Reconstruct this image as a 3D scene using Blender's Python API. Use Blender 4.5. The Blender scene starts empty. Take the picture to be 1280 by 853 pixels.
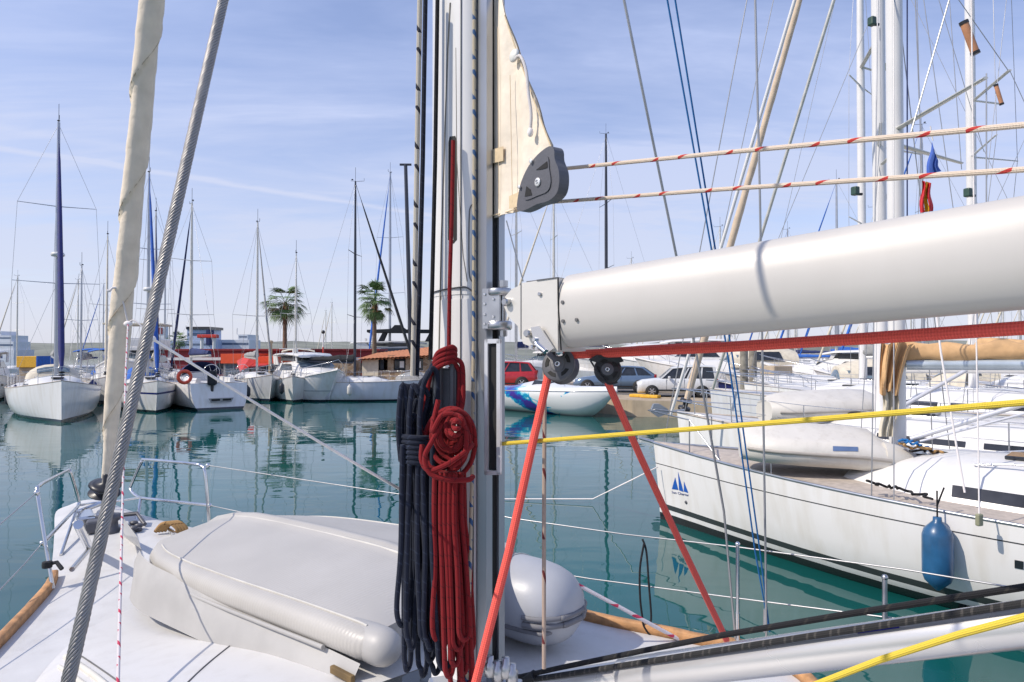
import bpy, bmesh, math, random
from mathutils import Vector, Matrix
random.seed(7)
PI = math.pi
R = math.radians
scene = bpy.context.scene
col = scene.collection

# ------------------------------------------------------------------ camera
F = 853.33                       # focal length in photo pixels (1280 wide)
EYE = Vector((0, 0, 3.0))
PITCH = math.atan((440 - 426.5) / F)
cam_d = bpy.data.cameras.new('camera')
cam = bpy.data.objects.new('camera', cam_d)
col.objects.link(cam)
cam_d.sensor_width = 36
cam_d.lens = 24
cam_d.clip_start = 0.05
cam_d.clip_end = 6000
cam.location = EYE
cam.rotation_euler = (PI / 2 + PITCH, 0, 0)
scene.camera = cam

# ------------------------------------------------------------------ light
SUN_EL, SUN_AZ = R(43), R(199)      # direction towards the sun, azimuth from +x counter-clockwise
S = Vector((math.cos(SUN_EL) * math.cos(SUN_AZ), math.cos(SUN_EL) * math.sin(SUN_AZ), math.sin(SUN_EL)))
sd = bpy.data.lights.new('sun', 'SUN')
sd.energy = 3.4
sd.angle = R(0.53)
sd.color = (1, 0.915, 0.80)
sun = bpy.data.objects.new('sun', sd)
col.objects.link(sun)
sun.rotation_euler = S.to_track_quat('Z', 'Y').to_euler()

w = bpy.data.worlds.new('World')
scene.world = w
w.use_nodes = True
nt = w.node_tree
bg = nt.nodes['Background']
bg.inputs['Strength'].default_value = 0.142
sky = nt.nodes.new('ShaderNodeTexSky')
sky.sky_type = 'NISHITA'
sky.sun_disc = False
sky.sun_elevation = SUN_EL
sky.sun_rotation = PI / 2 - SUN_AZ
sky.altitude = 0
sky.air_density = 1.0
sky.dust_density = 0.6
sky.ozone_density = 3.4


def nmath(t, op, a, b=None, c=None):
    n = t.nodes.new('ShaderNodeMath')
    n.operation = op
    for i, v in enumerate((a, b, c)):
        if v is None:
            continue
        if isinstance(v, (int, float)):
            n.inputs[i].default_value = v
        else:
            t.links.new(v, n.inputs[i])
    return n.outputs[0]


def nmix(t, fac, a, b):
    n = t.nodes.new('ShaderNodeMix')
    n.data_type = 'RGBA'
    for s, v in ((n.inputs['Factor'], fac), (n.inputs['A'], a), (n.inputs['B'], b)):
        if isinstance(v, (int, float)):
            s.default_value = v
        elif isinstance(v, (tuple, list)):
            s.default_value = (*v[:3], 1)
        else:
            t.links.new(v, s)
    return n.outputs['Result']


def nramp(t, fac, stops, interp='LINEAR'):
    n = t.nodes.new('ShaderNodeValToRGB')
    n.color_ramp.interpolation = interp
    els = n.color_ramp.elements
    while len(els) < len(stops):
        els.new(0.5)
    for e, (p, c) in zip(els, stops):
        e.position = p
        e.color = (*c[:3], 1) if isinstance(c, (tuple, list)) else (c, c, c, 1)
    t.links.new(fac, n.inputs[0])
    return n.outputs[0]


# thin high cirrus veil and two contrails, as real sky directions
tc = nt.nodes.new('ShaderNodeTexCoord')
sep = nt.nodes.new('ShaderNodeSeparateXYZ')
nt.links.new(tc.outputs['Generated'], sep.inputs[0])
X, Y, Zs = sep.outputs
zz = nmath(nt, 'MAXIMUM', Zs, 0.02)
den = nmath(nt, 'ADD', zz, 0.12)
px = nmath(nt, 'DIVIDE', X, den)
py = nmath(nt, 'DIVIDE', Y, den)
cmb = nt.nodes.new('ShaderNodeCombineXYZ')
nt.links.new(px, cmb.inputs[0]); nt.links.new(py, cmb.inputs[1])
mp = nt.nodes.new('ShaderNodeMapping')
mp.inputs['Rotation'].default_value = (0, 0, R(-18))
mp.inputs['Scale'].default_value = (0.55, 1.5, 1)
nt.links.new(cmb.outputs[0], mp.inputs[0])


def wnoise(scale, detail, rough, dist, vec):
    n = nt.nodes.new('ShaderNodeTexNoise')
    n.inputs['Scale'].default_value = scale
    n.inputs['Detail'].default_value = detail
    n.inputs['Roughness'].default_value = rough
    n.inputs['Distortion'].default_value = dist
    nt.links.new(vec, n.inputs['Vector'])
    return n.outputs['Fac']


c1 = wnoise(0.9, 6, 0.62, 0.6, mp.outputs[0])
c2 = wnoise(3.2, 5, 0.6, 0.4, mp.outputs[0])
cl = nmath(nt, 'ADD', nmath(nt, 'MULTIPLY', c1, 0.8), nmath(nt, 'MULTIPLY', c2, 0.2))
veil = nramp(nt, cl, [(0.38, 0.0), (0.50, 0.35), (0.64, 1.0)])
hz = nramp(nt, zz, [(0.0, 0.78), (0.14, 0.56), (0.34, 0.30), (0.6, 0.22)])
skysep = nt.nodes.new('ShaderNodeRGBToBW')
nt.links.new(veil, skysep.inputs[0])
f_veil = nmath(nt, 'MULTIPLY', skysep.outputs[0], 0.62)
hzb = nt.nodes.new('ShaderNodeRGBToBW')
nt.links.new(hz, hzb.inputs[0])
fac = nmath(nt, 'ADD', nmath(nt, 'MULTIPLY', f_veil, 0.95), nmath(nt, 'MULTIPLY', hzb.outputs[0], 0.90))
fac = nmath(nt, 'MINIMUM', nmath(nt, 'ADD', fac, nmath(nt, 'MULTIPLY', nmath(nt, 'MULTIPLY', f_veil, hzb.outputs[0]), 0.5)), 0.85)


def contrail(p, q, wdt, amount, fade):
    """great circle band through two photo directions"""
    a = ray(*p); b = ray(*q)
    n = a.cross(b).normalized()
    dp = nt.nodes.new('ShaderNodeVectorMath'); dp.operation = 'DOT_PRODUCT'
    nt.links.new(tc.outputs['Generated'], dp.inputs[0]); dp.inputs[1].default_value = n
    wob = nmath(nt, 'MULTIPLY', nmath(nt, 'SUBTRACT', c2, 0.5), 0.012)
    d = nmath(nt, 'ABSOLUTE', nmath(nt, 'ADD', dp.outputs['Value'], wob))
    m = nmath(nt, 'SUBTRACT', 1.0, nmath(nt, 'MINIMUM', nmath(nt, 'DIVIDE', d, wdt), 1.0))
    e = nt.nodes.new('ShaderNodeVectorMath'); e.operation = 'DOT_PRODUCT'
    nt.links.new(tc.outputs['Generated'], e.inputs[0]); e.inputs[1].default_value = (a + b).normalized()
    rr = nt.nodes.new('ShaderNodeMapRange'); rr.inputs['From Min'].default_value = fade[0]; rr.inputs['From Max'].default_value = fade[1]
    nt.links.new(e.outputs['Value'], rr.inputs['Value'])
    m = nmath(nt, 'MULTIPLY', m, rr.outputs[0])
    m = nmath(nt, 'MULTIPLY', m, nmath(nt, 'ADD', 0.55, c1))
    return nmath(nt, 'MULTIPLY', m, amount)


def ray(pxl, pyl):
    v = Vector((pxl - 640, F, 426.5 - pyl)).normalized()
    c, s = math.cos(PITCH), math.sin(PITCH)
    return Vector((v.x, v.y * c - v.z * s, v.y * s + v.z * c))


t1 = contrail((0, 185), (400, 247), 0.0045, 0.42, (0.85, 0.93))
t2 = contrail((0, 160), (330, 212), 0.008, 0.14, (0.85, 0.93))
fac = nmath(nt, 'MINIMUM', nmath(nt, 'ADD', fac, nmath(nt, 'ADD', t1, t2)), 0.95)
hcol = nramp(nt, zz, [(0.0, (0.405, 0.422, 0.49)), (0.22, (0.37, 0.405, 0.525)), (0.6, (0.315, 0.385, 0.61))])
hc10 = nt.nodes.new('ShaderNodeVectorMath'); hc10.operation = 'SCALE'; nt.links.new(hcol, hc10.inputs[0]); hc10.inputs['Scale'].default_value = 10.6
wb = nt.nodes.new('ShaderNodeVectorMath'); wb.operation = 'MULTIPLY'; nt.links.new(sky.outputs[0], wb.inputs[0]); wb.inputs[1].default_value = (1.12, 0.99, 1.07)
skyc = nmix(nt, fac, wb.outputs[0], hc10.outputs[0])
nt.links.new(skyc, bg.inputs['Color'])

vs = scene.view_settings
vs.view_transform = 'Standard'
vs.look = 'None'
vs.gamma = 1
vs.use_curve_mapping = False
vs.exposure = 0.24
scene.render.resolution_x = 1024
scene.render.resolution_y = 682


# ------------------------------------------------------------------ photo to world
def P(x, y, depth):
    v = ray(x, y)
    return EYE + v * (depth / v.y)


def Z(x, y, z):
    v = ray(x, y)
    return EYE + v * ((z - EYE.z) / v.z)


def PL(x, y, p0, n):
    v = ray(x, y)
    p0 = Vector(p0); n = Vector(n)
    return EYE + v * ((p0 - EYE).dot(n) / v.dot(n))


def pxr(px_w, depth):
    """radius in metres of something px_w wide at this depth"""
    return px_w / 2 / F * depth


# ------------------------------------------------------------------ mesh builder
class MB:
    def __init__(s):
        s.bm = bmesh.new(); s.recalc = True
        s.uv = s.bm.loops.layers.uv.new('UVMap')

    def tube(s, pts, r, seg=8, closed=False, cap=True, smooth=True, squash=1.0):
        pts = [Vector(p) for p in pts]
        n = len(pts)
        if n < 2:
            return s
        rad = r if isinstance(r, (list, tuple)) else [r] * n
        tan = []
        for i in range(n):
            a = pts[(i - 1) % n] if (closed or i > 0) else pts[i]
            b = pts[(i + 1) % n] if (closed or i < n - 1) else pts[i]
            t = (b - a)
            tan.append(t.normalized() if t.length > 1e-9 else Vector((0, 0, 1)))
        up = Vector((0, 0, 1)) if abs(tan[0].z) < 0.9 else Vector((1, 0, 0))
        nrm = tan[0].cross(up).normalized()
        rings = []; L = 0; ls = []
        for i in range(n):
            if i:
                nrm = (nrm - tan[i] * nrm.dot(tan[i]))
                nrm = nrm.normalized() if nrm.length > 1e-6 else tan[i].orthogonal().normalized()
                L += (pts[i] - pts[i - 1]).length
            bn = tan[i].cross(nrm)
            ls.append(L)
            rings.append([s.bm.verts.new(pts[i] + (nrm * math.cos(2 * PI * k / seg) + bn * math.sin(2 * PI * k / seg) * squash) * rad[i]) for k in range(seg)])
        m = n if closed else n - 1
        circ = 2 * PI * max(max(rad), 1e-5)
        for i in range(m):
            A, B = rings[i], rings[(i + 1) % n]
            la = ls[i]; lb = ls[i + 1] if i + 1 < n else ls[i] + (pts[0] - pts[-1]).length
            for k in range(seg):
                f = s.bm.faces.new((A[k], A[(k + 1) % seg], B[(k + 1) % seg], B[k]))
                f.smooth = smooth
                for lp, uvv in zip(f.loops, ((la / circ, k / seg), (la / circ, (k + 1) / seg), (lb / circ, (k + 1) / seg), (lb / circ, k / seg))):
                    lp[s.uv].uv = uvv
        if cap and not closed:
            s.bm.faces.new([s.bm.verts.new(v.co) for v in rings[0]]); s.bm.faces.new([s.bm.verts.new(v.co) for v in reversed(rings[-1])])
        return s

    def box(s, c, size, rot=None, bevel=0):
        m = Matrix.Translation(Vector(c))
        if rot is not None:
            m = m @ (rot if isinstance(rot, Matrix) else Matrix.Rotation(rot, 4, 'Z'))
        m = m @ Matrix.Diagonal((*size, 1))
        r = bmesh.ops.create_cube(s.bm, size=1, matrix=m)
        if bevel:
            es = list({e for v in r['verts'] for e in v.link_edges})
            bmesh.ops.bevel(s.bm, geom=es, offset=bevel, segments=2, profile=0.5, affect='EDGES')
        return s

    def prism(s, poly, off, smooth=False):
        poly = [Vector(p) for p in poly]; off = Vector(off)
        a = [s.bm.verts.new(p) for p in poly]; b = [s.bm.verts.new(p + off) for p in poly]
        n = len(poly)
        s.bm.faces.new(a); s.bm.faces.new(list(reversed(b)))
        for i in range(n):
            f = s.bm.faces.new((a[i], b[i], b[(i + 1) % n], a[(i + 1) % n])); f.smooth = smooth
        return s

    def loft(s, rings, closed=True, cap0=True, cap1=True, smooth=True):
        vr = [[s.bm.verts.new(Vector(p)) for p in r] for r in rings]
        n = len(vr[0])
        for a, b in zip(vr, vr[1:]):
            for k in range(n if closed else n - 1):
                k2 = (k + 1) % n
                try:
                    f = s.bm.faces.new((a[k], a[k2], b[k2], b[k])); f.smooth = smooth
                except ValueError:
                    pass
        if cap0:
            s.bm.faces.new([s.bm.verts.new(v.co) for v in vr[0]])
        if cap1:
            s.bm.faces.new([s.bm.verts.new(v.co) for v in reversed(vr[-1])])
        return s

    def lathe(s, prof, c=(0, 0, 0), axis=(0, 0, 1), seg=20, smooth=True):
        q = Vector((0, 0, 1)).rotation_difference(Vector(axis).normalized()).to_matrix()
        c = Vector(c)
        rings = [[c + q @ Vector((max(r, 1e-4) * math.cos(2 * PI * k / seg), max(r, 1e-4) * math.sin(2 * PI * k / seg), z)) for k in range(seg)] for r, z in prof]
        return s.loft(rings, smooth=smooth)

    def ball(s, c, r, seg=10, scale=(1, 1, 1)):
        m = Matrix.Translation(Vector(c)) @ Matrix.Diagonal((*scale, 1))
        g = bmesh.ops.create_uvsphere(s.bm, u_segments=seg, v_segments=max(6, seg // 2), radius=r, matrix=m)
        for v in g['verts']:
            for f in v.link_faces:
                f.smooth = True
        return s

    def quad(s, *p, smooth=False):
        f = s.bm.faces.new([s.bm.verts.new(Vector(q)) for q in p]); f.smooth = smooth
        return s

    def build(s, name, material, parent=None, world=False, weld=0):
        if weld:
            bmesh.ops.remove_doubles(s.bm, verts=s.bm.verts, dist=weld)
        if s.recalc:
            bmesh.ops.recalc_face_normals(s.bm, faces=s.bm.faces)
        if world and parent is not None:
            root = parent
            while root.parent:
                root = root.parent
            mw = Matrix.Translation(root.location) @ root.rotation_euler.to_matrix().to_4x4()
            bmesh.ops.transform(s.bm, matrix=mw.inverted(), verts=s.bm.verts)
        me = bpy.data.meshes.new(name)
        s.bm.to_mesh(me); s.bm.free()
        me.materials.append(material)
        o = bpy.data.objects.new(name, me)
        col.objects.link(o)
        if parent is not None:
            o.parent = parent
        return o


def tag(o, label=None, cat=None, group=None, kind=None):
    if label: o['label'] = label
    if cat: o['category'] = cat
    if group: o['group'] = group
    if kind: o['kind'] = kind
    return o


def thing(name, label, cat, loc=(0, 0, 0), rz=0, group=None):
    o = bpy.data.objects.new(name, None)
    col.objects.link(o)
    o.empty_display_size = 0.2
    o.location = loc; o.rotation_euler = (0, 0, rz)
    return tag(o, label, cat, group)


def solo(mb, name, m, label, cat, group=None):
    """a thing that is one mesh; origin moved to its own centre of bounds bottom"""
    co = [v.co for v in mb.bm.verts]
    c = Vector((sum(v.x for v in co) / len(co), sum(v.y for v in co) / len(co), min(v.z for v in co)))
    bmesh.ops.translate(mb.bm, vec=-c, verts=mb.bm.verts)
    o = mb.build(name, m)
    o.location = c
    return tag(o, label, cat, group)


def copy_tree(o, parent=None):
    c = o.copy(); col.objects.link(c)
    c.parent = parent
    for ch in [x for x in bpy.data.objects if x.parent == o]:
        copy_tree(ch, c)
    return c


def lerp(a, b, t):
    return a + (b - a) * t


def catmull(pts, n=8, closed=False):
    pts = [Vector(p) for p in pts]
    out = []
    m = len(pts)
    rng = range(m if closed else m - 1)
    for i in rng:
        p0 = pts[(i - 1) % m] if (closed or i > 0) else pts[0]
        p1 = pts[i]; p2 = pts[(i + 1) % m]
        p3 = pts[(i + 2) % m] if (closed or i + 2 < m) else pts[-1]
        for k in range(n):
            t = k / n
            out.append(0.5 * ((2 * p1) + (p2 - p0) * t + (2 * p0 - 5 * p1 + 4 * p2 - p3) * t * t + (3 * p1 - p0 - 3 * p2 + p3) * t ** 3))
    if not closed:
        out.append(pts[-1])
    return out


def line(a, b, n=2, sag=0.0):
    a = Vector(a); b = Vector(b)
    return [a.lerp(b, i / (n - 1)) - Vector((0, 0, sag * 4 * (i / (n - 1)) * (1 - i / (n - 1)))) for i in range(n)]


# ------------------------------------------------------------------ materials
MATS = {}


def newmat(name):
    m = bpy.data.materials.new(name); m.use_nodes = True
    t = m.node_tree
    return m, t, t.nodes['Principled BSDF']


def mat(name, c, rough=0.5, metal=0.0, var=0.10, scale=5, bump=0.0, bscale=60, coat=0.0, spec=0.5, grime=0.0, trans=0.0):
    if name in MATS:
        return MATS[name]
    m, t, b = newmat(name)
    co = t.nodes.new('ShaderNodeTexCoord')
    n = t.nodes.new('ShaderNodeTexNoise'); n.inputs['Scale'].default_value = scale; n.inputs['Detail'].default_value = 5
    t.links.new(co.outputs['Object'], n.inputs['Vector'])
    lo = tuple(max(0, v * (1 - var)) for v in c); hi = tuple(min(1, v * (1 + var)) for v in c)
    res = nramp(t, n.outputs['Fac'], [(0.32, lo), (0.68, hi)])
    if grime:
        mp_ = t.nodes.new('ShaderNodeMapping'); mp_.inputs['Scale'].default_value = (3.5, 3.5, 0.5)
        t.links.new(co.outputs['Object'], mp_.inputs[0])
        g = t.nodes.new('ShaderNodeTexNoise'); g.inputs['Scale'].default_value = 2.2; g.inputs['Detail'].default_value = 7; g.inputs['Roughness'].default_value = 0.65
        t.links.new(mp_.outputs[0], g.inputs['Vector'])
        gf = nramp(t, g.outputs['Fac'], [(0.50, 0.0), (0.74, 1.0)])
        gb = t.nodes.new('ShaderNodeRGBToBW'); t.links.new(gf, gb.inputs[0])
        res = nmix(t, nmath(t, 'MULTIPLY', gb.outputs[0], grime), res, (c[0] * 0.45, c[1] * 0.40, c[2] * 0.32))
    t.links.new(res, b.inputs['Base Color'])
    rn = t.nodes.new('ShaderNodeMapRange')
    rn.inputs['To Min'].default_value = max(0.02, rough * 0.8); rn.inputs['To Max'].default_value = min(1, rough * 1.25)
    t.links.new(n.outputs['Fac'], rn.inputs['Value']); t.links.new(rn.outputs[0], b.inputs['Roughness'])
    b.inputs['Metallic'].default_value = metal
    b.inputs['Coat Weight'].default_value = coat
    b.inputs['Specular IOR Level'].default_value = spec
    b.inputs['Transmission Weight'].default_value = trans
    if bump:
        bn = t.nodes.new('ShaderNodeTexNoise'); bn.inputs['Scale'].default_value = bscale; bn.inputs['Detail'].default_value = 4
        t.links.new(co.outputs['Object'], bn.inputs['Vector'])
        bu = t.nodes.new('ShaderNodeBump'); bu.inputs['Strength'].default_value = bump; bu.inputs['Distance'].default_value = 0.01
        t.links.new(bn.outputs['Fac'], bu.inputs['Height']); t.links.new(bu.outputs[0], b.inputs['Normal'])
    MATS[name] = m
    return m


def rope_mat(name, c, c2=None, fleck=0.9, fw=0.16, dens=0.5, K=1.6, N=5, rough=0.85):
    m, t, b = newmat(name)
    uv = t.nodes.new('ShaderNodeUVMap')
    s = t.nodes.new('ShaderNodeSeparateXYZ'); t.links.new(uv.outputs[0], s.inputs[0])
    U, V = s.outputs[0], s.outputs[1]
    A = nmath(t, 'ADD', nmath(t, 'MULTIPLY', U, K * N), nmath(t, 'MULTIPLY', V, N))
    B = nmath(t, 'SUBTRACT', nmath(t, 'MULTIPLY', U, K * N), nmath(t, 'MULTIPLY', V, N))
    sa = nmath(t, 'SINE', nmath(t, 'MULTIPLY', A, 2 * PI)); sb = nmath(t, 'SINE', nmath(t, 'MULTIPLY', B, 2 * PI))
    h = nmath(t, 'MULTIPLY', sa, sb)
    hh = nmath(t, 'ADD', nmath(t, 'MULTIPLY', h, 0.5), 0.5)
    base = nmix(t, hh, tuple(v * 0.78 for v in c), tuple(min(1, v * 1.2) for v in c))
    if c2:
        f1 = nmath(t, 'FRACT', nmath(t, 'ADD', nmath(t, 'MULTIPLY', U, fleck * 2), V))
        f2 = nmath(t, 'FRACT', nmath(t, 'MULTIPLY', U, fleck * 2 / 1.5))
        mk = nmath(t, 'MULTIPLY', nmath(t, 'LESS_THAN', f1, fw), nmath(t, 'LESS_THAN', f2, dens))
        base = nmix(t, mk, base, c2)
    t.links.new(base, b.inputs['Base Color'])
    b.inputs['Roughness'].default_value = rough
    b.inputs['Specular IOR Level'].default_value = 0.25
    b.inputs['Sheen Weight'].default_value = 0.05
    bu = t.nodes.new('ShaderNodeBump'); bu.inputs['Strength'].default_value = 0.8; bu.inputs['Distance'].default_value = 0.0009
    t.links.new(h, bu.inputs['Height']); t.links.new(bu.outputs[0], b.inputs['Normal'])
    return m


def hull_mat(name, c, stripes, rough=0.18, var=0.04):
    """stripes: list of (z, colour) bands by height above the water, in the thing's own frame; first from the keel up"""
    m, t, b = newmat(name)
    co = t.nodes.new('ShaderNodeTexCoord')
    s = t.nodes.new('ShaderNodeSeparateXYZ'); t.links.new(co.outputs['Object'], s.inputs[0])
    f = nmath(t, 'DIVIDE', nmath(t, 'ADD', s.outputs[2], 1.0), 4.0)
    st = [(max(0.0, (z + 1) / 4), cc) for z, cc in stripes]
    base = nramp(t, f, st, 'CONSTANT')
    mp_ = t.nodes.new('ShaderNodeMapping'); mp_.inputs['Scale'].default_value = (2.5, 2.5, 0.35)
    t.links.new(co.outputs['Object'], mp_.inputs[0])
    g = t.nodes.new('ShaderNodeTexNoise'); g.inputs['Scale'].default_value = 2.0; g.inputs['Detail'].default_value = 7
    t.links.new(mp_.outputs[0], g.inputs['Vector'])
    gf = nramp(t, g.outputs['Fac'], [(0.45, (1, 1, 1)), (0.75, (0.80, 0.76, 0.68))])
    mm = t.nodes.new('ShaderNodeMix'); mm.data_type = 'RGBA'; mm.blend_type = 'MULTIPLY'; mm.inputs['Factor'].default_value = 0.6
    t.links.new(base, mm.inputs['A']); t.links.new(gf, mm.inputs['B'])
    t.links.new(mm.outputs['Result'], b.inputs['Base Color'])
    b.inputs['Roughness'].default_value = rough
    b.inputs['Coat Weight'].default_value = 0.2
    b.inputs['Coat Roughness'].default_value = 0.08
    return m


WHITE = mat('gelcoat_white', (0.70, 0.69, 0.66), 0.3, var=0.035, scale=3, grime=0.10)
DECKW = mat('deck_white', (0.60, 0.595, 0.58), 0.5, var=0.05, scale=4, bump=0.12, bscale=220, grime=0.20)
COACH = mat('coachroof_white', (0.64, 0.63, 0.61), 0.4, var=0.03, scale=2, bump=0.04, bscale=160, grime=0.16)
CREAM = mat('gelcoat_cream', (0.70, 0.67, 0.58), 0.35, var=0.05, grime=0.15)
TEAK = mat('teak', (0.46, 0.24, 0.10), 0.6, var=0.3, scale=14, bump=0.3, bscale=90)
TEAKG = mat('weathered_teak', (0.46, 0.40, 0.34), 0.75, var=0.15, scale=10, bump=0.2)
STEEL = mat('stainless', (0.68, 0.68, 0.68), 0.17, 1.0, var=0.06, scale=8)
STEELD = mat('stainless_satin', (0.50, 0.50, 0.50), 0.33, 1.0, var=0.1, scale=20)
WIRE = mat('rigging_wire', (0.42, 0.42, 0.42), 0.38, 0.75, var=0.1)
ALU = mat('mast_aluminium', (0.74, 0.74, 0.75), 0.34, 0.45, var=0.05, scale=2, bump=0.02, bscale=200)
ALUG = mat('anodised_grey', (0.42, 0.44, 0.47), 0.32, 0.75, var=0.08, scale=3)
MASTW = mat('mast_white_paint', (0.73, 0.715, 0.69), 0.28, var=0.04, scale=2, coat=0.2, grime=0.05)
BOOMW = mat('boom_paint', (0.57, 0.545, 0.505), 0.48, 0.15, var=0.035, scale=1.6, coat=0.0, grime=0.06)
SILVER = mat('spar_silver', (0.66, 0.65, 0.63), 0.27, 0.55, var=0.05, scale=2)
MASTD = mat('mast_dark', (0.05, 0.055, 0.07), 0.35, 0.3)
MASTB = mat('mast_bluegrey', (0.25, 0.30, 0.38), 0.35, 0.4)
MASTT = mat('mast_pale', (0.62, 0.60, 0.54), 0.35, 0.4)
BLACK = mat('black_plastic', (0.022, 0.022, 0.025), 0.38, var=0.3)
BLACKM = mat('grey_composite', (0.10, 0.10, 0.11), 0.42, var=0.2, bump=0.1, bscale=120)
RUBBER = mat('grey_rubber', (0.17, 0.17, 0.18), 0.6, var=0.15)
DARKGLASS = mat('tinted_glass', (0.022, 0.026, 0.032), 0.07, var=0.3, spec=0.6)
GLASS = mat('pale_glass', (0.10, 0.14, 0.17), 0.06, var=0.3, spec=0.7)
NAVY = mat('navy_cloth', (0.018, 0.03, 0.11), 0.75, var=0.25, bump=0.4, bscale=18)
BLUE = mat('blue_cloth', (0.02, 0.12, 0.46), 0.7, var=0.2, bump=0.4, bscale=18)
TAN = mat('tan_cloth', (0.60, 0.37, 0.18), 0.8, var=0.16, bump=0.5, bscale=14, grime=0.2)
BEIGE = mat('beige_sailcloth', (0.80, 0.69, 0.55), 0.75, var=0.08, scale=8, bump=0.5, bscale=22, grime=0.12)
SAILC = mat('cream_sailcloth', (0.80, 0.71, 0.58), 0.7, var=0.08, scale=7, bump=0.35, bscale=30, grime=0.15)
GREYC = mat('grey_cloth', (0.30, 0.30, 0.29), 0.8, var=0.15, bump=0.4, bscale=18)
BLACKC = mat('black_cloth', (0.02, 0.022, 0.025), 0.8, var=0.25, bump=0.5, bscale=18)
CREAMC = mat('cream_canvas', (0.62, 0.56, 0.44), 0.8, var=0.1, bump=0.3, bscale=18)
HYP = mat('grey_inflatable_fabric', (0.40, 0.388, 0.365), 0.42, var=0.05, scale=3, bump=0.06, bscale=50, grime=0.12)
HYPG = mat('grey_inflatable_tube', (0.40, 0.41, 0.43), 0.40, var=0.08, scale=3, bump=0.05, bscale=40)
HYPW = mat('white_inflatable_fabric', (0.64, 0.61, 0.55), 0.5, var=0.05, scale=3, bump=0.1, bscale=30, grime=0.25)
REDP = mat('red_paint', (0.42, 0.018, 0.02), 0.25, var=0.1, coat=0.5)
REDC = mat('red_plastic', (0.55, 0.035, 0.02), 0.5, var=0.15)
ORANGE = mat('orange_red_panel', (0.80, 0.10, 0.03), 0.5, var=0.06)
MAROON = mat('maroon_wall', (0.24, 0.025, 0.03), 0.7, var=0.15)
YEL = mat('yellow_paint', (0.75, 0.42, 0.04), 0.7, var=0.15, scale=9, grime=0.3)
CONC = mat('quay_concrete', (0.42, 0.34, 0.24), 0.9, var=0.16, scale=1.2, bump=0.5, bscale=12, grime=0.3)
STONE = None
SLOT = mat('dark_recess', (0.012, 0.012, 0.012), 0.7)
TYRE = mat('tyre_rubber', (0.02, 0.02, 0.02), 0.8, var=0.2)

R_NAVY = rope_mat('rope_navy', (0.016, 0.021, 0.038), (0.03, 0.04, 0.07))
R_BLACK = rope_mat('rope_black', (0.018, 0.018, 0.02), (0.035, 0.033, 0.03), fleck=0.5)
R_BLACKF = rope_mat('rope_black_fleck', (0.03, 0.03, 0.03), (0.075, 0.07, 0.065), fleck=1.3, fw=0.30, dens=0.6)
R_RED = rope_mat('rope_dark_red', (0.24, 0.011, 0.014), (0.12, 0.008, 0.01), fleck=0.8, fw=0.12)
R_CORAL = rope_mat('rope_coral', (0.93, 0.12, 0.09), None, K=1.2, N=6)
R_YEL = rope_mat('rope_yellow', (0.80, 0.60, 0.07), None)
R_CREAM = rope_mat('rope_cream_red', (0.82, 0.68, 0.54), (0.60, 0.06, 0.05), fleck=0.24, fw=0.24, dens=0.45)
R_FLECK = rope_mat('rope_grey_fleck', (0.58, 0.53, 0.44), (0.03, 0.03, 0.04), fleck=0.42, fw=0.28, dens=0.5)
R_TAUPE = rope_mat('rope_taupe_fleck', (0.50, 0.38, 0.30), (0.16, 0.03, 0.03), fleck=0.2, fw=0.25, dens=0.4)
R_STRIPE = rope_mat('rope_blue_gold', (0.58, 0.50, 0.36), (0.06, 0.13, 0.28), fleck=0.45, fw=0.45, dens=0.5)
R_PINK = rope_mat('rope_white_pink', (0.76, 0.70, 0.70), (0.62, 0.06, 0.12), fleck=0.25, fw=0.35, dens=0.5)
R_WHITE = rope_mat('rope_white', (0.88, 0.80, 0.77), None)
R_BLUE = rope_mat('rope_blue', (0.02, 0.16, 0.42), None)
R_TAN = rope_mat('rope_tan', (0.42, 0.25, 0.10), (0.15, 0.08, 0.03))
# ================================================================== SETTING
# water: one sheet to the horizon
m, t, b = newmat('harbour_water')
co = t.nodes.new('ShaderNodeTexCoord')
b.inputs['Base Color'].default_value = (0.004, 0.055, 0.062, 1)
b.inputs['Roughness'].default_value = 0.015
b.inputs['IOR'].default_value = 1.43
n0 = t.nodes.new('ShaderNodeTexNoise'); n0.inputs['Scale'].default_value = 0.16; n0.inputs['Detail'].default_value = 3
t.links.new(co.outputs['Object'], n0.inputs['Vector'])
cc = nramp(t, n0.outputs['Fac'], [(0.35, (0.004, 0.066, 0.062)), (0.65, (0.006, 0.092, 0.085))])
t.links.new(cc, b.inputs['Base Color'])
mp_ = t.nodes.new('ShaderNodeMapping'); mp_.inputs['Scale'].default_value = (0.55, 1.0, 1)
t.links.new(co.outputs['Object'], mp_.inputs[0])
n1 = t.nodes.new('ShaderNodeTexNoise'); n1.inputs['Scale'].default_value = 1.1; n1.inputs['Detail'].default_value = 2; n1.inputs['Distortion'].default_value = 0.4
n2 = t.nodes.new('ShaderNodeTexNoise'); n2.inputs['Scale'].default_value = 4.5; n2.inputs['Detail'].default_value = 2
n3 = t.nodes.new('ShaderNodeTexNoise'); n3.inputs['Scale'].default_value = 0.22; n3.inputs['Detail'].default_value = 1
for n in (n1, n2, n3):
    t.links.new(mp_.outputs[0], n.inputs['Vector'])
gate = nramp(t, n0.outputs['Fac'], [(0.42, 0.25), (0.62, 1.0)])
gb = t.nodes.new('ShaderNodeRGBToBW'); t.links.new(gate, gb.inputs[0])
h = nmath(t, 'ADD', nmath(t, 'MULTIPLY', n1.outputs['Fac'], 0.0105), nmath(t, 'MULTIPLY', nmath(t, 'MULTIPLY', n2.outputs['Fac'], 0.0006), gb.outputs[0]))
h = nmath(t, 'ADD', h, nmath(t, 'MULTIPLY', n3.outputs['Fac'], 0.012))
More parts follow.
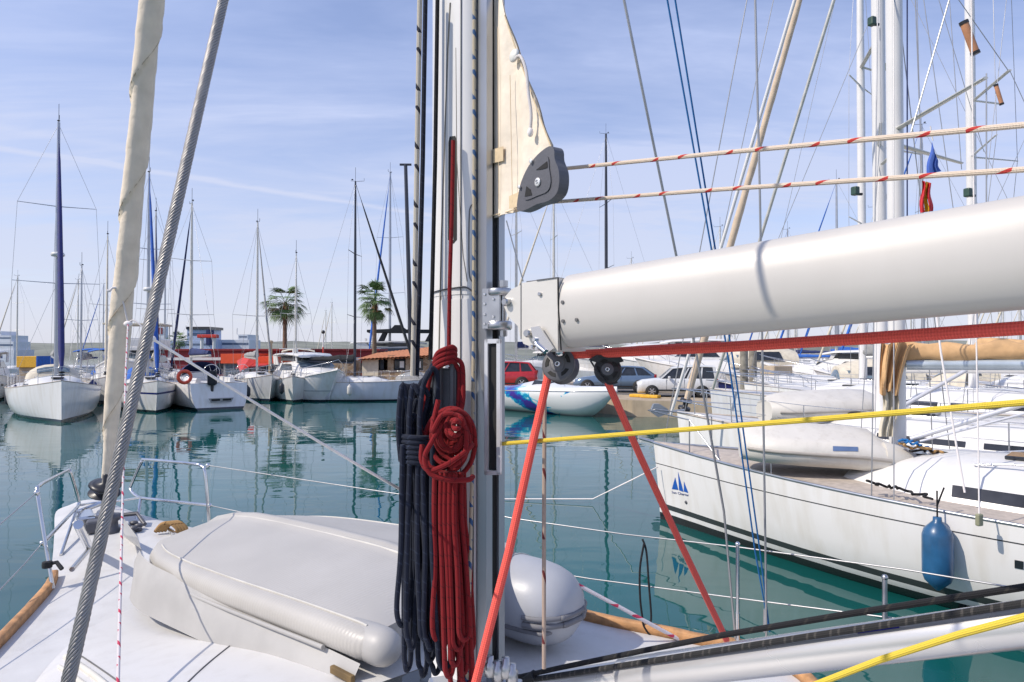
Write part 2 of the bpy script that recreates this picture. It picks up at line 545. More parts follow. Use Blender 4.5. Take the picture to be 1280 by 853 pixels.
bu = t.nodes.new('ShaderNodeBump'); bu.inputs['Strength'].default_value = 1.0; bu.inputs['Distance'].default_value = 1.0
t.links.new(h, bu.inputs['Height']); t.links.new(bu.outputs[0], b.inputs['Normal'])
WATER = m
mb = MB()
mb.quad((-3000, -300, 0), (3000, -300, 0), (3000, 4000, 0), (-3000, 4000, 0))
tag(mb.build('water', WATER), kind='structure')

# quay: land sheet with a stone edge
QZ = 0.75
edge = [(-140, 52), (-34, 44.5), (-17, 45.5), (-7, 43.0), (-3.0, 41.2), (1.5, 36.6), (5.6, 31.8), (9, 30.4), (12.6, 27.6), (16, 33), (17, 40), (17.5, 46)]
back = [(-2, 54), (-20, 63), (-140, 72)]
mb = MB()
poly = [Vector((x, y, QZ)) for x, y in edge + back]
mb.prism([Vector((p.x, p.y, -1.5)) for p in poly], (0, 0, 1.5 + QZ))
tag(mb.build('quay', CONC), kind='structure')
# quay asphalt
ASPH = mat('asphalt', (0.16, 0.14, 0.12), 0.92, var=0.2, scale=0.8, bump=0.3, bscale=30)
mb = MB()
ins = [(-140, 56), (-34, 48), (-17, 49), (-6, 46.5), (-1.0, 43.2), (3.0, 38.6), (7.0, 34.6), (11.0, 32.2), (14.5, 34.5), (16.0, 44), (-2, 52), (-20, 61), (-139, 70)]
mb.bm.faces.new([mb.bm.verts.new((x, y, QZ + .004)) for x, y in ins])
tag(mb.build('quay_road', ASPH), kind='structure')
# far breakwater ridge of land to the right
mb = MB()
GREENH = mat('far_land', (0.20, 0.21, 0.17), 0.95, var=0.3, scale=0.02)
rng = random.Random(3)
prev = [(x, 520 + 40 * math.sin(x * .01), 0) for x in range(-600, 1500, 30)]
top = [(x, y + 60, 5 + 5 * rng.random()) for x, y, z in prev]
mb.loft([prev, top, [(x, y + 200, z + 6) for x, y, z in top]], closed=False, cap0=False, cap1=False)
tag(mb.build('far_shore', GREENH), kind='structure')

# ================================================================== OUR YACHT
AX = Vector((0.65, -0.76, 0)).normalized()        # aft direction of the yacht
FW = -AX
ST = Vector((FW.y, -FW.x, 0))                      # starboard
PO = -ST
yacht = thing('sailing_yacht', 'foreground white yacht seen from its own deck, with its thick mast, boom and teak rail', 'sailing yacht', (-0.15, 2.08, 0), math.atan2(FW.y, FW.x))

# deck outline traced on the deck plane, port side then starboard, from aft to the bow
portL = [Z(-700, 1700, 1.36), Z(-150, 960, 1.37), Z(0, 800, 1.38), Z(34, 764, 1.39), Z(60, 731, 1.40), Z(66, 694, 1.43), Z(68, 664, 1.46), Z(70, 640, 1.49), Z(86, 632, 1.50)]
stbL = [Z(1700, 1700, 1.36), Z(1010, 850, 1.37), Z(868, 802, 1.38), Z(745, 776, 1.39), Z(600, 735, 1.41), Z(430, 694, 1.43), Z(262, 664, 1.46), Z(185, 646, 1.49), Z(140, 630, 1.50)]
pl = catmull(portL, 5); sl = catmull(stbL, 5)
rings = []
for a, c in zip(pl, sl):
    row = []
    mid = (a + c) / 2
    for k in range(13):
        q = k / 12
        p = a.lerp(c, q); p.z += 0.05 * (1 - (2 * q - 1) ** 2)
        row.append(p)
    rings.append(row)
mb = MB()
mb.loft(rings, closed=False, cap0=False, cap1=False)
mb.build('deck', DECKW, yacht, True)
# hull sides
HULLO = hull_mat('own_hull_paint', (0.78, 0.78, 0.77), [(-1, (0.02, 0.03, 0.06)), (0.06, (0.02, 0.03, 0.10)), (0.16, (0.78, 0.78, 0.77))])
mb = MB()
outl = pl + list(reversed(sl))
cen = Vector((-1.6, 3.4, 0))
rr = []
for f_, zf in ((1.0, 1.0), (1.0, 0.965), (0.985, 0.7), (0.95, 0.35), (0.86, 0.0), (0.6, -0.35)):
    row = []
    for p in outl:
        q = cen + (Vector((p.x, p.y, 0)) - cen) * f_
        row.append((q.x, q.y, (p.z - 0.006) * zf if zf >= 0 else zf))
    rr.append(row)
mb.loft(rr, cap0=False, cap1=True)
mb.build('hull', HULLO, yacht, True)
# teak toe rails
for side in (pl, sl):
    mb = MB()
    pts = [p + Vector((0, 0, 0.028)) for p in side[: (22 if side is pl else 26)]]
    ctr = Vector((-1.3, 3.6, 0))
    r_ = []
    for i, p in enumerate(pts):
        d = (pts[min(i + 1, len(pts) - 1)] - pts[max(i - 1, 0)]).normalized()
        n_ = Vector((d.y, -d.x, 0))
        if (Vector((ctr.x, ctr.y, 0)) - p).dot(n_) < 0: n_ = -n_
        hw = 0.040
        r_.append([p - Vector((0, 0, .03)), p + Vector((0, 0, .022)), p + n_ * .012 + Vector((0, 0, .03)), p + n_ * hw + Vector((0, 0, .03)), p + n_ * (hw + .01) + Vector((0, 0, .022)), p + n_ * (hw + .01) - Vector((0, 0, .03))])
    mb.loft(r_)
    mb.build('toe_rail', TEAK, yacht, True)
# coachroof: smooth mound around the mast
MC = Vector((-0.15, 2.08, 0))


def loc(u, v, z):
    return MC + FW * u + ST * v + Vector((0, 0, z))


mb = MB()
rings = []
NU = 40; NV = 36
for i in range(NU + 1):
    q = i / NU
    u = -3.2 + q * 6.25
    hf = max(0.0, min(1, (2.8 - u) / 2.6))
    hgt = 0.38 * (math.sin(hf * PI / 2) ** 1.25)
    hw = 0.28 + 1.02 * (min(1, max(0, (3.05 - u) / 2.2)) ** 0.55)
    row = []
    for k in range(NV + 1):
        s_ = -1 + 2 * k / NV
        prof = max(0.0, 1 - abs(s_) ** 5.5) ** 0.9
        row.append(loc(u, (s_ * hw + 0.0) if s_ < 0 else s_ * hw * .60, 1.37 + 0.05 * u / 3 + hgt * prof))
    rings.append(row)
mb.loft(rings, closed=False, cap0=False, cap1=False)
mb.build('coachroof', COACH, yacht, True)


def roofz(u, v):
    hf = max(0.0, min(1, (2.8 - u) / 2.6))
    hw = 0.28 + 1.02 * (min(1, max(0, (3.05 - u) / 2.2)) ** 0.55)
    s_ = v / hw if v < 0 else v / (hw * .60)
    if abs(s_) >= 1: return 1.40
    return 1.37 + 0.05 * u / 3 + 0.38 * (math.sin(hf * PI / 2) ** 1.25) * max(0.0, 1 - abs(s_) ** 5.5) ** 0.9


def onroof(x, y, dz=0.0):
    """photo pixel -> point lying on the coachroof or deck"""
    z = 1.7
    for _ in range(12):
        p = Z(x, y, z)
        d = p - MC
        z = lerp(z, max(1.41, roofz(d.dot(FW), d.dot(ST))), 0.6)
    return Z(x, y, z) + Vector((0, 0, dz))


# panel grooves and hatch trim on the coachroof
mb = MB()
for pts in ([(90, 814), (104, 822), (122, 834), (142, 848), (160, 862)], [(232, 856), (262, 828), (302, 797), (330, 780)]):
    mb.tube(catmull([onroof(x, y, .001) for x, y in pts], 4), 0.0035, 6)
mb.build('panel_seam', mat('seam_grey', (0.12, 0.12, 0.12), 0.7), yacht, True)
mb = MB()
mb.tube(catmull([onroof(x, y, .004) for x, y in [(82, 822), (98, 832), (118, 846), (134, 860)]], 4), 0.014, 8)
mb.tube(catmull([onroof(x, y, .002) for x, y in [(74, 834), (92, 846), (110, 860)]], 4), 0.010, 8)
mb.build('hatch_trim', CREAM, yacht, True)
# small hatch with dark frame at mast foot, left of it
mb = MB()
hc = onroof(560, 868) + Vector((0, 0, .01))
mb.box(hc, (0.40, 0.40, 0.035), math.atan2(FW.y, FW.x), .015)
hatch = mb.build('deck_hatch', BLACK, yacht, True)
mb = MB(); mb.box(hc + Vector((0, 0, .02)), (0.34, 0.34, 0.012), math.atan2(FW.y, FW.x), .005); mb.build('pane', DARKGLASS, hatch, True)

# bow fittings
mb = MB()
wc = Z(140, 652, 1.58)
mb.lathe([(0.07, 0), (0.08, .03), (.05, .05), (.045, .1), (.075, .13), (.07, .16), (0, .165)], wc - Vector((0, 0, .1)), (0, 0, 1), 16)
mb.box(wc + Vector((-.12, .03, -.04)), (.2, .14, .1), .5, .02)
mb.tube([wc + Vector((-.25, .1, .0)), wc + Vector((.1, .2, .02)), wc + Vector((.22, .1, -.05))], .018, 8)
for k in range(7):
    a = k * .9
    mb.ball(wc + Vector((.18 + .05 * math.cos(a), -.02 + .05 * math.sin(a), -.06 + .02 * k % .05)), .03, 8, (1.3, .8, .7))
mb.build('windlass', BLACKM, yacht, True)
mb = MB()
mb.box(Z(106, 648, 1.56), (.34, .14, .09), 2.2, .02)
mb.tube([Z(98, 640, 1.56), Z(120, 632, 1.60), Z(136, 626, 1.58)], .022, 8)
mb.tube([Z(108, 660, 1.5), Z(98, 640, 1.62)], .012, 8)
mb.build('bow_roller', STEEL, yacht, True)
mb = MB()
lid = [Z(148, 668, 1.47), Z(178, 690, 1.46), Z(192, 664, 1.47), Z(176, 650, 1.48)]
mb.prism(lid, (0, 0, .012))
up = [Z(150, 668, 1.48), Z(177, 688, 1.47), Z(172, 672, 1.74), Z(156, 650, 1.80)]
mb.prism(up, FW * .03)
mb.build('anchor_locker_lid', DECKW, yacht, True)
# cleat, port fairlead rods on deck
mb = MB()
c0 = Z(214, 668, 1.5)
mb.tube(line(c0 - FW * .13 + Vector((0, 0, .03)), c0 + FW * .13 + Vector((0, 0, .03)), 5), [.008, .013, .015, .013, .008], 8)
mb.tube([c0 + FW * .04 - Vector((0, 0, .03)), c0 + FW * .04 + Vector((0, 0, .03))], .014, 8); mb.tube([c0 - FW * .04 - Vector((0, 0, .03)), c0 - FW * .04 + Vector((0, 0, .03))], .014, 8)
mb.build('cleat', STEEL, yacht, True)
mb = MB()
mb.tube([Z(90, 712, 1.50), Z(112, 686, 1.52)], .018, 8)
mb.tube([Z(98, 656, 1.9), Z(111, 684, 1.52)], .030, 8)
mb.build('fairlead_tube', STEEL, yacht, True)

# pulpit rails
PR = 0.0135
bl = Z(66, 736, 1.41); Yb = bl.y
mb = MB()
pA = P(47, 617, Yb + .12)
pts = [bl, P(56, 676, Yb + .05), pA, P(49, 608, Yb + .2), P(60, 601, Yb + .5), P(84, 589, Yb + 1.3), P(88, 591, Yb + 1.38), P(98, 624, Yb + 1.45), P(98, 632, Yb + 1.4), P(90, 641, Yb + 1.1), P(54, 679, Yb + .07)]
mb.tube(catmull(pts, 4), PR, 10)
mb.build('pulpit_rail', STEEL, yacht, True)
mb = MB(); mb.tube([P(98, 630, Yb + 1.42), Z(76, 694, 1.44)], PR * .9, 8)
mb.tube(catmull([P(98, 632, Yb + 1.42), P(118, 629, 6.35), P(150, 626, 6.3), P(176, 622, 6.05)], 4), PR * .8, 8)
mb.build('pulpit_rail', STEEL, yacht, True)
mb = MB()
br = Z(262, 664, 1.47); Yr = br.y
pts = [br, P(260, 632, Yr), P(256, 590, Yr + .02), P(252, 583, Yr + .05), P(240, 580, Yr + .1), P(184, 575, Yr + .5), P(177, 578, Yr + .55), P(165, 604, Yr + .6), P(163, 612, Yr + .6), P(172, 621, Yr + .5), P(188, 624, Yr + .4), P(262, 632, Yr)]
mb.tube(catmull(pts, 4), PR * 1.05, 10)
mb.tube([P(176, 622, Yr + .48), Z(171, 656, 1.48)], PR, 8)
mb.build('pulpit_rail', STEEL, yacht, True)
# guard wires and stanchions on the starboard side
s1 = Z(922, 812, 1.38)
top1 = P(922, 681, s1.y)
mb = MB()
mb.tube([s1, s1.lerp(top1, .35)], .0125, 10); mb.tube([s1.lerp(top1, .3), top1], .0105, 10); mb.ball(top1 + Vector((0, 0, .002)), .014)
mb.build('stanchion', STEEL, yacht, True)
mb = MB(); mb.tube([P(1106, 790, 3.25), P(1106, 722, 3.25)], .012, 8); mb.ball(P(1106, 722, 3.25), .015)
mb.build('stanchion', STEELD, yacht, True)
mb = MB()
W_ = .0042
mb.tube([P(260, 582, Yr), P(500, 618, 4.9), P(640, 648, 4.35), P(780, 668, 4.02), P(922, 684, s1.y), P(1130, 712, 3.2), P(1400, 757, 2.7)], W_, 6)
mb.tube([P(262, 632, Yr), P(370, 655, 5.3), P(500, 682, 4.8), P(640, 708, 4.35), P(740, 724, 4.1), P(922, 748, s1.y), P(1140, 776, 3.2), P(1400, 815, 2.7)], W_, 6)
mb.tube([P(46, 616, Yb + .1), P(-40, 690, 3.9), P(-300, 900, 2.6)], W_, 6)
mb.tube([P(53, 679, Yb + .07), P(30, 706, 4.45), P(-60, 800, 3.7)], W_, 6)
mb.build('guard_wire', WIRE, yacht, True)
for c_ in (P(46, 616, Yb + .1), P(53, 679, Yb + .07), P(260, 582, Yr), P(262, 632, Yr)):
    mb = MB(); mb.ball(c_, .020)
    mb.build('wire_fitting', STEEL, yacht, True)
mb = MB()
lb = P(59, 706, Yb)
mb.lathe([(.03, -.02), (.032, 0), (.03, .02)], lb, (0, 0, 1), 10)
mb.tube([lb, lb + Vector((.05, .02, .01)), lb + Vector((.1, .0, -.03))], .014, 6)
mb.build('black_lashing', BLACKC, yacht, True)

# ------------------------------------------------------------- mast
ME = Vector((-0.151, 2.085, 0))
mast_root_z = 1.86


def mastring(z, sc=1.0):
    out = []
    for k in range(40):
        a = 2 * PI * k / 40
        ca, sa = math.cos(a), math.sin(a)
        fu = 0.112 * (abs(ca) ** 0.86) * (1 if ca > 0 else -1)
        fv = 0.074 * (abs(sa) ** 0.80) * (1 if sa > 0 else -1)
        out.append(ME + FW * fu * sc + ST * fv * sc + Vector((0, 0, z)))
    return out


mb = MB()
mb.loft([mastring(mast_root_z), mastring(3.155)])
mb.loft([mastring(3.155, .975), mastring(3.168, .975)])
mb.loft([mastring(3.168), mastring(17.2)])
mast = mb.build('mast', MASTW, yacht, True)
# aft luff track with slot
mb = MB()


def mp(u, v, z):
    return ME + FW * u + ST * v + Vector((0, 0, z))


def vbar(mb, u0, u1, v0, v1, z0, z1):
    mb.prism([mp(u0, v0, z0), mp(u1, v0, z0), mp(u1, v1, z0), mp(u0, v1, z0)], (0, 0, z1 - z0))


vbar(mb, -.104, -.118, -.030, .030, mast_root_z, 17.0)
vbar(mb, -.118, -.150, -.030, -.018, mast_root_z, 17.0)
vbar(mb, -.118, -.150, .018, .030, mast_root_z, 17.0)
vbar(mb, -.150, -.160, -.034, -.012, mast_root_z, 17.0)
vbar(mb, -.150, -.160, .012, .034, mast_root_z, 17.0)
mb.build('luff_track', ALUG, mast, True)
mb = MB()
vbar(mb, -.119, -.149, -.017, .017, mast_root_z, 17.0)
mb.build('track_slot', SLOT, mast, True)
# vertical dark sealing strips on the mast skin
mb = MB()
for x0 in (604, 613.5):
    q = [PL(x0, 0, mp(-.09, -.06, 0), (0, -1, 0)), PL(x0, 852, mp(-.09, -.06, 0), (0, -1, 0))]
for ang in (205, 232):
    a = R(ang)
    ca, sa = math.cos(a), math.sin(a)
    fu = 0.1135 * (abs(ca) ** 0.86) * (1 if ca > 0 else -1); fv = 0.0755 * (abs(sa) ** 0.80) * (1 if sa > 0 else -1)
    mb.tube([mp(fu, fv, mast_root_z + .01), mp(fu, fv, 17)], .0016, 6)
mb.build('mast_seam', mat('seam_dark', (.06, .06, .06), .6), mast, True)


def mastskin(x, y, off=.0):
    """photo pixel -> point on the mast's skin, camera side"""
    v = ray(x, y)
    best = None
    for i in range(400):
        t_ = 1.7 + i * .0012
        p = EYE + v * (t_ / v.y)
        d = p - ME
        u = d.dot(FW); s_ = d.dot(ST)
        a = (abs(u) / 0.112) ** (2 / .86) + (abs(s_) / .074) ** (2 / .80)
        if a <= 1:
            best = p; break
    if best is None:
        best = P(x, y, 2.03)
    return best - v * off


# joint band, wire loop and screws
mb = MB()
mb.tube(catmull([mastskin(542, 366, .001), mastskin(552, 363, .001), mastskin(570, 360, .001), mastskin(582, 359, .001), mastskin(590, 364, .001)], 3), .0070, 8, squash=.35)
mb.tube(catmull([mastskin(x, y, .002) for x, y in [(612, 255), (604, 254), (592, 255), (588, 259), (586.5, 270), (586, 300), (586.5, 342), (590, 352)]], 3), .0018, 6)
mb.build('mast_joint_band', BLACKM, mast, True)
for x, y in ((601, 450), (601, 573)):
    mb = MB(); mb.ball(mastskin(x, y, 0), .006)
    mb.build('mast_screw', STEEL, mast, True)
# halyard exit slots
mb = MB()
for poly in ([(560.5, 178), (562, 171), (569, 170), (571, 176), (571, 300), (567, 305), (560, 300)],):
    mb.prism([mastskin(x, y, .0015) for x, y in poly], Vector((0, .004, 0)))
mb.build('halyard_exit', SLOT, mast, True)
mb = MB()
mb.tube([mastskin(563, 4), mastskin(560, 60), mastskin(552, 300), mastskin(549, 440)], .0033, 6)
mb.tube([mastskin(570, 60), mastskin(571, 200), mastskin(579, 320), mastskin(584, 352)], .0016, 6)  # no rope: grey tube drawn in place of a shadow line on the mast
mb.build('halyard_and_shadow_lines', mat('halyard_and_shadow_grey', (.22, .20, .17), .8), mast, True)
# gooseneck bracket on the aft face
PB = mp(-.162, -.04, 0)
NB = (-.45, -.89, 0)


def bolt(mb, c, r, h=None, ax=None):
    ax = Vector(ax if ax is not None else NB).normalized()
    h = h or r * .9
    mb.lathe([(r, -h * .2), (r, h * .7), (r * .75, h), (0, h)], c, ax, 10, smooth=False)


mb = MB()
pp = lambda x, y, o=0: PL(x, y, PB, NB) + Vector(NB).normalized() * o
mb.prism([pp(603, 361), pp(624, 361), pp(624, 411), pp(603, 411)], Vector(NB) * -.010)
mb.lathe([(0, -.010), (.033, -.010), (.036, -.006), (.036, .008), (.033, .012), (0, .012)], PL(624, 366, mp(-.18, 0, 0), NB), (0, 0, 1), 20)
mb.lathe([(0, -.013), (.033, -.013), (.037, -.008), (.037, .008), (.033, .012), (0, .012)], PL(624, 407, mp(-.18, 0, 0), NB), (0, 0, 1), 20)
mb.tube([PL(629, 352, mp(-.19, 0, 0), NB), PL(629, 421, mp(-.19, 0, 0), NB)], .010, 12)
mb.lathe([(0, 0), (.014, 0), (.014, .018), (0, .018)], PL(629, 359, mp(-.19, 0, 0), NB), (0, 0, 1), 8, smooth=False)
mb.lathe([(0, 0), (.012, 0), (.012, .014), (0, .014)], PL(629, 420, mp(-.19, 0, 0), NB), (0, 0, 1), 8, smooth=False)
goose = mb.build('gooseneck_bracket', STEELD, mast, True)
for x, y in ((606, 368), (606, 380), (606, 393), (606, 405), (617, 374), (617, 396)):
    mb = MB(); bolt(mb, pp(x, y), .0042, .004)
    mb.build('bracket_bolt', STEEL, mast, True)
# reefing slot box below the gooseneck
mb = MB()
o = Vector(NB).normalized() * .012
fr = [(608, 424, 627.5, 429.5), (608, 588, 627.5, 593)]
for x0, y0, x1, y1 in fr + [(608, 424, 612, 593), (623, 424, 627.5, 593)]:
    mb.prism([pp(x0, y0), pp(x1, y0), pp(x1, y1), pp(x0, y1)], Vector(NB) * .012)
mb.build('slot_frame', ALU, mast, True)
mb = MB()
mb.prism([pp(612.3, 430), pp(622.7, 430), pp(622.7, 587.5), pp(612.3, 587.5)], Vector(NB) * .004)
mb.build('slot_recess', SLOT, mast, True)
# rope clutch fixed to the front of the mast
mb = MB()
cb = P(557, 490, 1.935)
ang = math.atan2(-.70, -.71) - PI / 2
rot = Matrix.Rotation(R(-12), 4, 'Z')
mb.box(cb, (.078, .05, .135), rot, .006)
mb.box(cb + Vector((-.012, -.03, .02)), (.012, .02, .15), rot, .003)
mb.box(cb + Vector((.022, -.03, .02)), (.012, .02, .15), rot, .003)
clutch = mb.build('rope_clutch', BLACKM, yacht, True)
mb = MB(); mb.box(cb + Vector((-.026, -.029, .0)), (.016, .012, .115), rot, .004); mb.build('clutch_lever', STEELD, clutch, True)
for z in (-.045, -.015, .02, .05):
    mb = MB(); bolt(mb, cb + Vector((.050, -.01, z)), .003, .003, (0, -1, 0))
    mb.build('rivet', STEEL, clutch, True)
# mast step fittings at the bottom of the picture
for i, (x, y) in enumerate(((612, 836), (622, 842), (632, 838), (640, 846))):
    mb = MB()
    c_ = P(x, y, 1.92)
    mb.lathe([(.010, -.02), (.017, -.018), (.017, .015), (.011, .02), (.011, .035), (0, .036)], c_, (0, 0, 1), 12)
    mb.build('step_sheave', STEELD, yacht, True)
mb = MB()
mb.box(P(624, 858, 1.94), (.13, .05, .035), -.2, .008)
mb.build('mast_step_block', STEELD, yacht, True)
mb = MB()
mb.box(P(584, 862, 1.97), (.2, .16, .03), .3, .01)
mb.build('mast_foot', ALUG, yacht, True)

# shrouds
mb = MB()
A = P(83, 862, .70); B_ = P(281, -8, .93)
d_ = (B_ - A)
A2 = A - d_ * .18; B2 = A + d_ * 5.2
core = line(A2, B_ + d_ * .1, 30)
mb.tube(core, .0046, 8)
ax_ = d_.normalized(); e1 = ax_.orthogonal().normalized(); e2 = ax_.cross(e1)
Lr = (core[-1] - core[0]).length
NS = 12
steps = int(Lr / .060 * 10)
for s_ in range(NS):
    pts = []
    for i in range(steps + 1):
        q = i / steps
        a = 2 * PI * (q * Lr / .060) + 2 * PI * s_ / NS
        pts.append(core[0] + (core[-1] - core[0]) * q + (e1 * math.cos(a) + e2 * math.sin(a)) * .0056)
    mb.tube(pts, .00155, 5, cap=False)
mb.tube([core[-1], B2], .0068, 8)
mb.build('shroud', mat('bright_wire', (.34, .325, .31), .42, .6, var=.12, scale=30), yacht, True)
mb = MB()
mb.tube([P(922, 830, 3.8), P(905, 640, 3.45), P(870, 440, 3.2), P(780, 0, 2.80), P(560, -1100, 2.3)], .0058, 8)
mb.build('shroud', WIRE, yacht, True)
mb = MB()
mb.tube([P(958, 800, 3.55), P(957, 700, 3.5), P(950, 250, 3.35), P(944, 0, 3.25), P(930, -700, 3.0)], .0058, 8)
mb.tube([P(956, 790, 3.55), P(956.5, 762, 3.55)], .010, 8)
mb.build('shroud', WIRE, yacht, True)

# ------------------------------------------------------------- boom
BX = Vector((.74, -.67, 0)).normalized()            # boom swung slightly off the centreline
BS = Vector((-BX.y, BX.x, 0))
PO_, ST_, AX_ = PO, ST, AX
PO, ST, AX = -BS, BS, BX
BO = ME + FW * (-.26)
B0 = mp(-.26, 0, 0)
lastx = 1.15


def boomring(s_, sc=1.0):
    c_ = BO + BX * s_ + Vector((0, 0, 3.092 + s_ * .064))
    out = []
    for k in range(32):
        a = 2 * PI * k / 32
        ca, sa = math.cos(a), math.sin(a)
        fz = .094 * (abs(sa) ** .80) * (1 if sa > 0 else -1)
        fv = .066 * (abs(ca) ** .75) * (1 if ca > 0 else -1)
        out.append(c_ + ST * fv * sc + Vector((0, 0, fz * sc)))
    return out


PBm = BO - BS * .062
sA = (PL(699, 390, PBm, -BS) - BO).dot(BX)
mb = MB()
mb.loft([boomring(sA - .004, .97), boomring(sA, .995), boomring(sA + .006), boomring(sA + 3.8), boomring(sA + 3.81, .96)])
boom = mb.build('boom', BOOMW, yacht, True)
PBm = BO - BS * .062
bp = lambda x, y, o=0: PL(x, y, PBm, PO) + PO * o
mb = MB()
poly = [(632, 371), (640, 362), (651, 356.5), (652, 354), (660, 353), (697, 347.5), (698, 439), (690, 440), (676, 438), (655, 430), (650, 420), (648, 408), (636, 396), (631, 384)]
mb.prism([bp(x, y, .002) for x, y in poly], ST * .118)
endf = mb.build('boom_end_fitting', mat('cast_end_fitting', (.70, .67, .61), .35, .25, var=.04, bump=.05), boom, True)
for x, y, r_, h_ in ((636, 378, .011, .016), (664, 417, .011, .018), (676, 368, .0055, .004), (674, 412, .005, .012)):
    mb = MB(); bolt(mb, bp(x, y, .004), r_, h_, PO)
    mb.build('bolt', STEELD, boom, True)
for x, y in ((704.5, 378), (705, 401.5), (722, 400)):
    mb = MB(); bolt(mb, bp(x, y, .004), .0048, .003, PO)
    mb.build('rivet', mat('dull_rivet', (.22, .21, .20), .4, .7), boom, True)
mb = MB()
mb.prism([bp(651, 355, -.02), bp(668, 352, -.02), bp(668, 349, -.02), bp(652, 351, -.02)], ST * .06)
mb.prism([bp(672, 351.5, .0045), bp(697, 348, .0045), bp(697, 346.8, .0045), bp(672, 350, .0045)], ST * .03)
mb.build('boom_top_strip', BLACKM, boom, True)
mb = MB(); mb.tube([bp(652, 354, .003), bp(652, 424, .003)], .0011, 5); mb.build('fitting_seam', RUBBER, endf, True)
mb = MB(); mb.tube([bp(698.5, 347, .003), bp(699.5, 392, .004), bp(702, 438, .002)], .0022, 6); mb.build('fitting_seam', SLOT, endf, True)
mb = MB()
mb.tube([bp(690, 438, .006), bp(678, 420, .01)], .006, 8)
mb.prism([bp(669, 410, .012), bp(679, 408, .012), bp(697, 436, .012), bp(690, 441, .012), bp(672, 424, .012)], PO * .006)
mb.tube([bp(673, 424, .016), bp(678, 432, .02), bp(688, 440, .02)], .007, 8)
bolt(mb, bp(671.5, 434.5, .016), .007, .012, PO); bolt(mb, bp(678, 436, .016), .006, .01, PO); bolt(mb, bp(675, 425, .016), .0065, .01, PO)
mb.build('block_shackle', STEEL, boom, True)


def pulley(name, c, ax, r, th, spin=0.0, slots=5, dark=False):
    ax = Vector(ax).normalized()
    mb = MB()
    mb.lathe([(0, -th / 2), (r * .93, -th / 2), (r, -th / 2 + .003), (r, -th / 2 + .008), (r * .82, -th * .2), (r * .82, th * .2), (r, th / 2 - .008), (r, th / 2 - .003), (r * .93, th / 2), (0, th / 2)], c, ax, 30)
    o_ = mb.build(name, BLACK if dark else BLACKM, boom, True)
    e1 = ax.orthogonal().normalized(); e2 = ax.cross(e1)
    for k in range(slots):
        mb = MB()
        a0 = 2 * PI * k / slots + spin
        ins_ = []
        for q in range(7):
            a = a0 + (q - 3) * .13
            ins_.append(c + ax * (th / 2 + .0008) + (e1 * math.cos(a) + e2 * math.sin(a)) * r * .78)
        for q in range(6, -1, -1):
            a = a0 + (q - 3) * .10
            ins_.append(c + ax * (th / 2 + .0008) + (e1 * math.cos(a) + e2 * math.sin(a)) * r * .56)
        mb.prism(ins_, ax * .0006)
        mb.build('sheave_slot', SLOT, o_, True)
    mb = MB()
    mb.lathe([(r * .17, 0), (r * .17, .004), (r * .10, .005), (r * .09, .002), (0, .002)], c + ax * th / 2, ax, 14)
    mb.build('axle', STEEL, o_, True)
    mb = MB()
    mb.lathe([(r * .45, 0), (r * .45, .0025), (r * .40, .003), (0, .003)], c + ax * (th / 2 - .0005), ax, 20)
    mb.build('hub', BLACKM, o_, True)
    return o_


b1c = P(701, 458, 1.86)
pulley('pulley', b1c, (-.42, -.86, .28), .047, .046, .3)
b2c = P(760, 463, 1.80)
pulley('pulley', b2c, (-.20, -.95, .15), .036, .036, .5, dark=True)
mb = MB()
mb.prism([P(736, 450, 1.79), P(746, 444, 1.79), P(775, 444, 1.77), P(780, 452, 1.77), P(760, 458, 1.79)], (0, .02, 0))
mb.tube(catmull([P(738, 451, 1.785), P(748, 466, 1.78), P(760, 480, 1.78), P(772, 478, 1.78)], 4), .0025, 6)
mb.build('pulley_strap', BLACK, boom, True)
mb = MB()
mb.lathe([(.01, -.012), (.014, -.008), (.014, .012), (0, .013)], P(700, 440, 1.84), (0, 0, 1), 10)
mb.build('block_swivel', STEEL, boom, True)

PO, ST, AX = PO_, ST_, AX_

# rigid vang from mast foot to boom
V0 = P(640, 862, 2.2); V1 = P(1290, 779, 1.40)
vd = (V1 - V0).normalized()
V2 = V1 + vd * 1.2
mb = MB()
mb.tube([V0, V0 + vd * .02, V0.lerp(V1, .30)], [.034, .038, .038], 28)
mb.tube([V0.lerp(V1, .295), V0.lerp(V1, .30), V2], [.042, .046, .046], 28)
vang = mb.build('boom_vang', SILVER, yacht, True)
mb = MB()
mb.lathe([(.0, -.03), (.03, -.03), (.041, -.01), (.041, .04), (.038, .042)], V0, vd, 20)
mb.build('vang_end_cap', BLACK, vang, True)
# blue sticker on the vang
vn = (EYE - V0.lerp(V1, .66)); vn = (vn - vd * vn.dot(vd)).normalized()
vt = vn.cross(vd).normalized()
if vt.z < 0: vt = -vt
mb = MB()
cs = PL(1100, 776, V0.lerp(V1, .66), vn)
rings = []
for q in (-.045, .045):
    row = []
    for k in range(6):
        a = R(30 + k * 5)
        row.append(V0 + vd * ((cs - V0).dot(vd) + q) + (vn * math.cos(a) + vt * math.sin(a)) * .0467)
    rings.append(row)
mb.loft(rings, closed=False, cap0=False, cap1=False)
mb.build('blue_sticker', mat('sticker_blue', (.03, .03, .30), .4), vang, True)
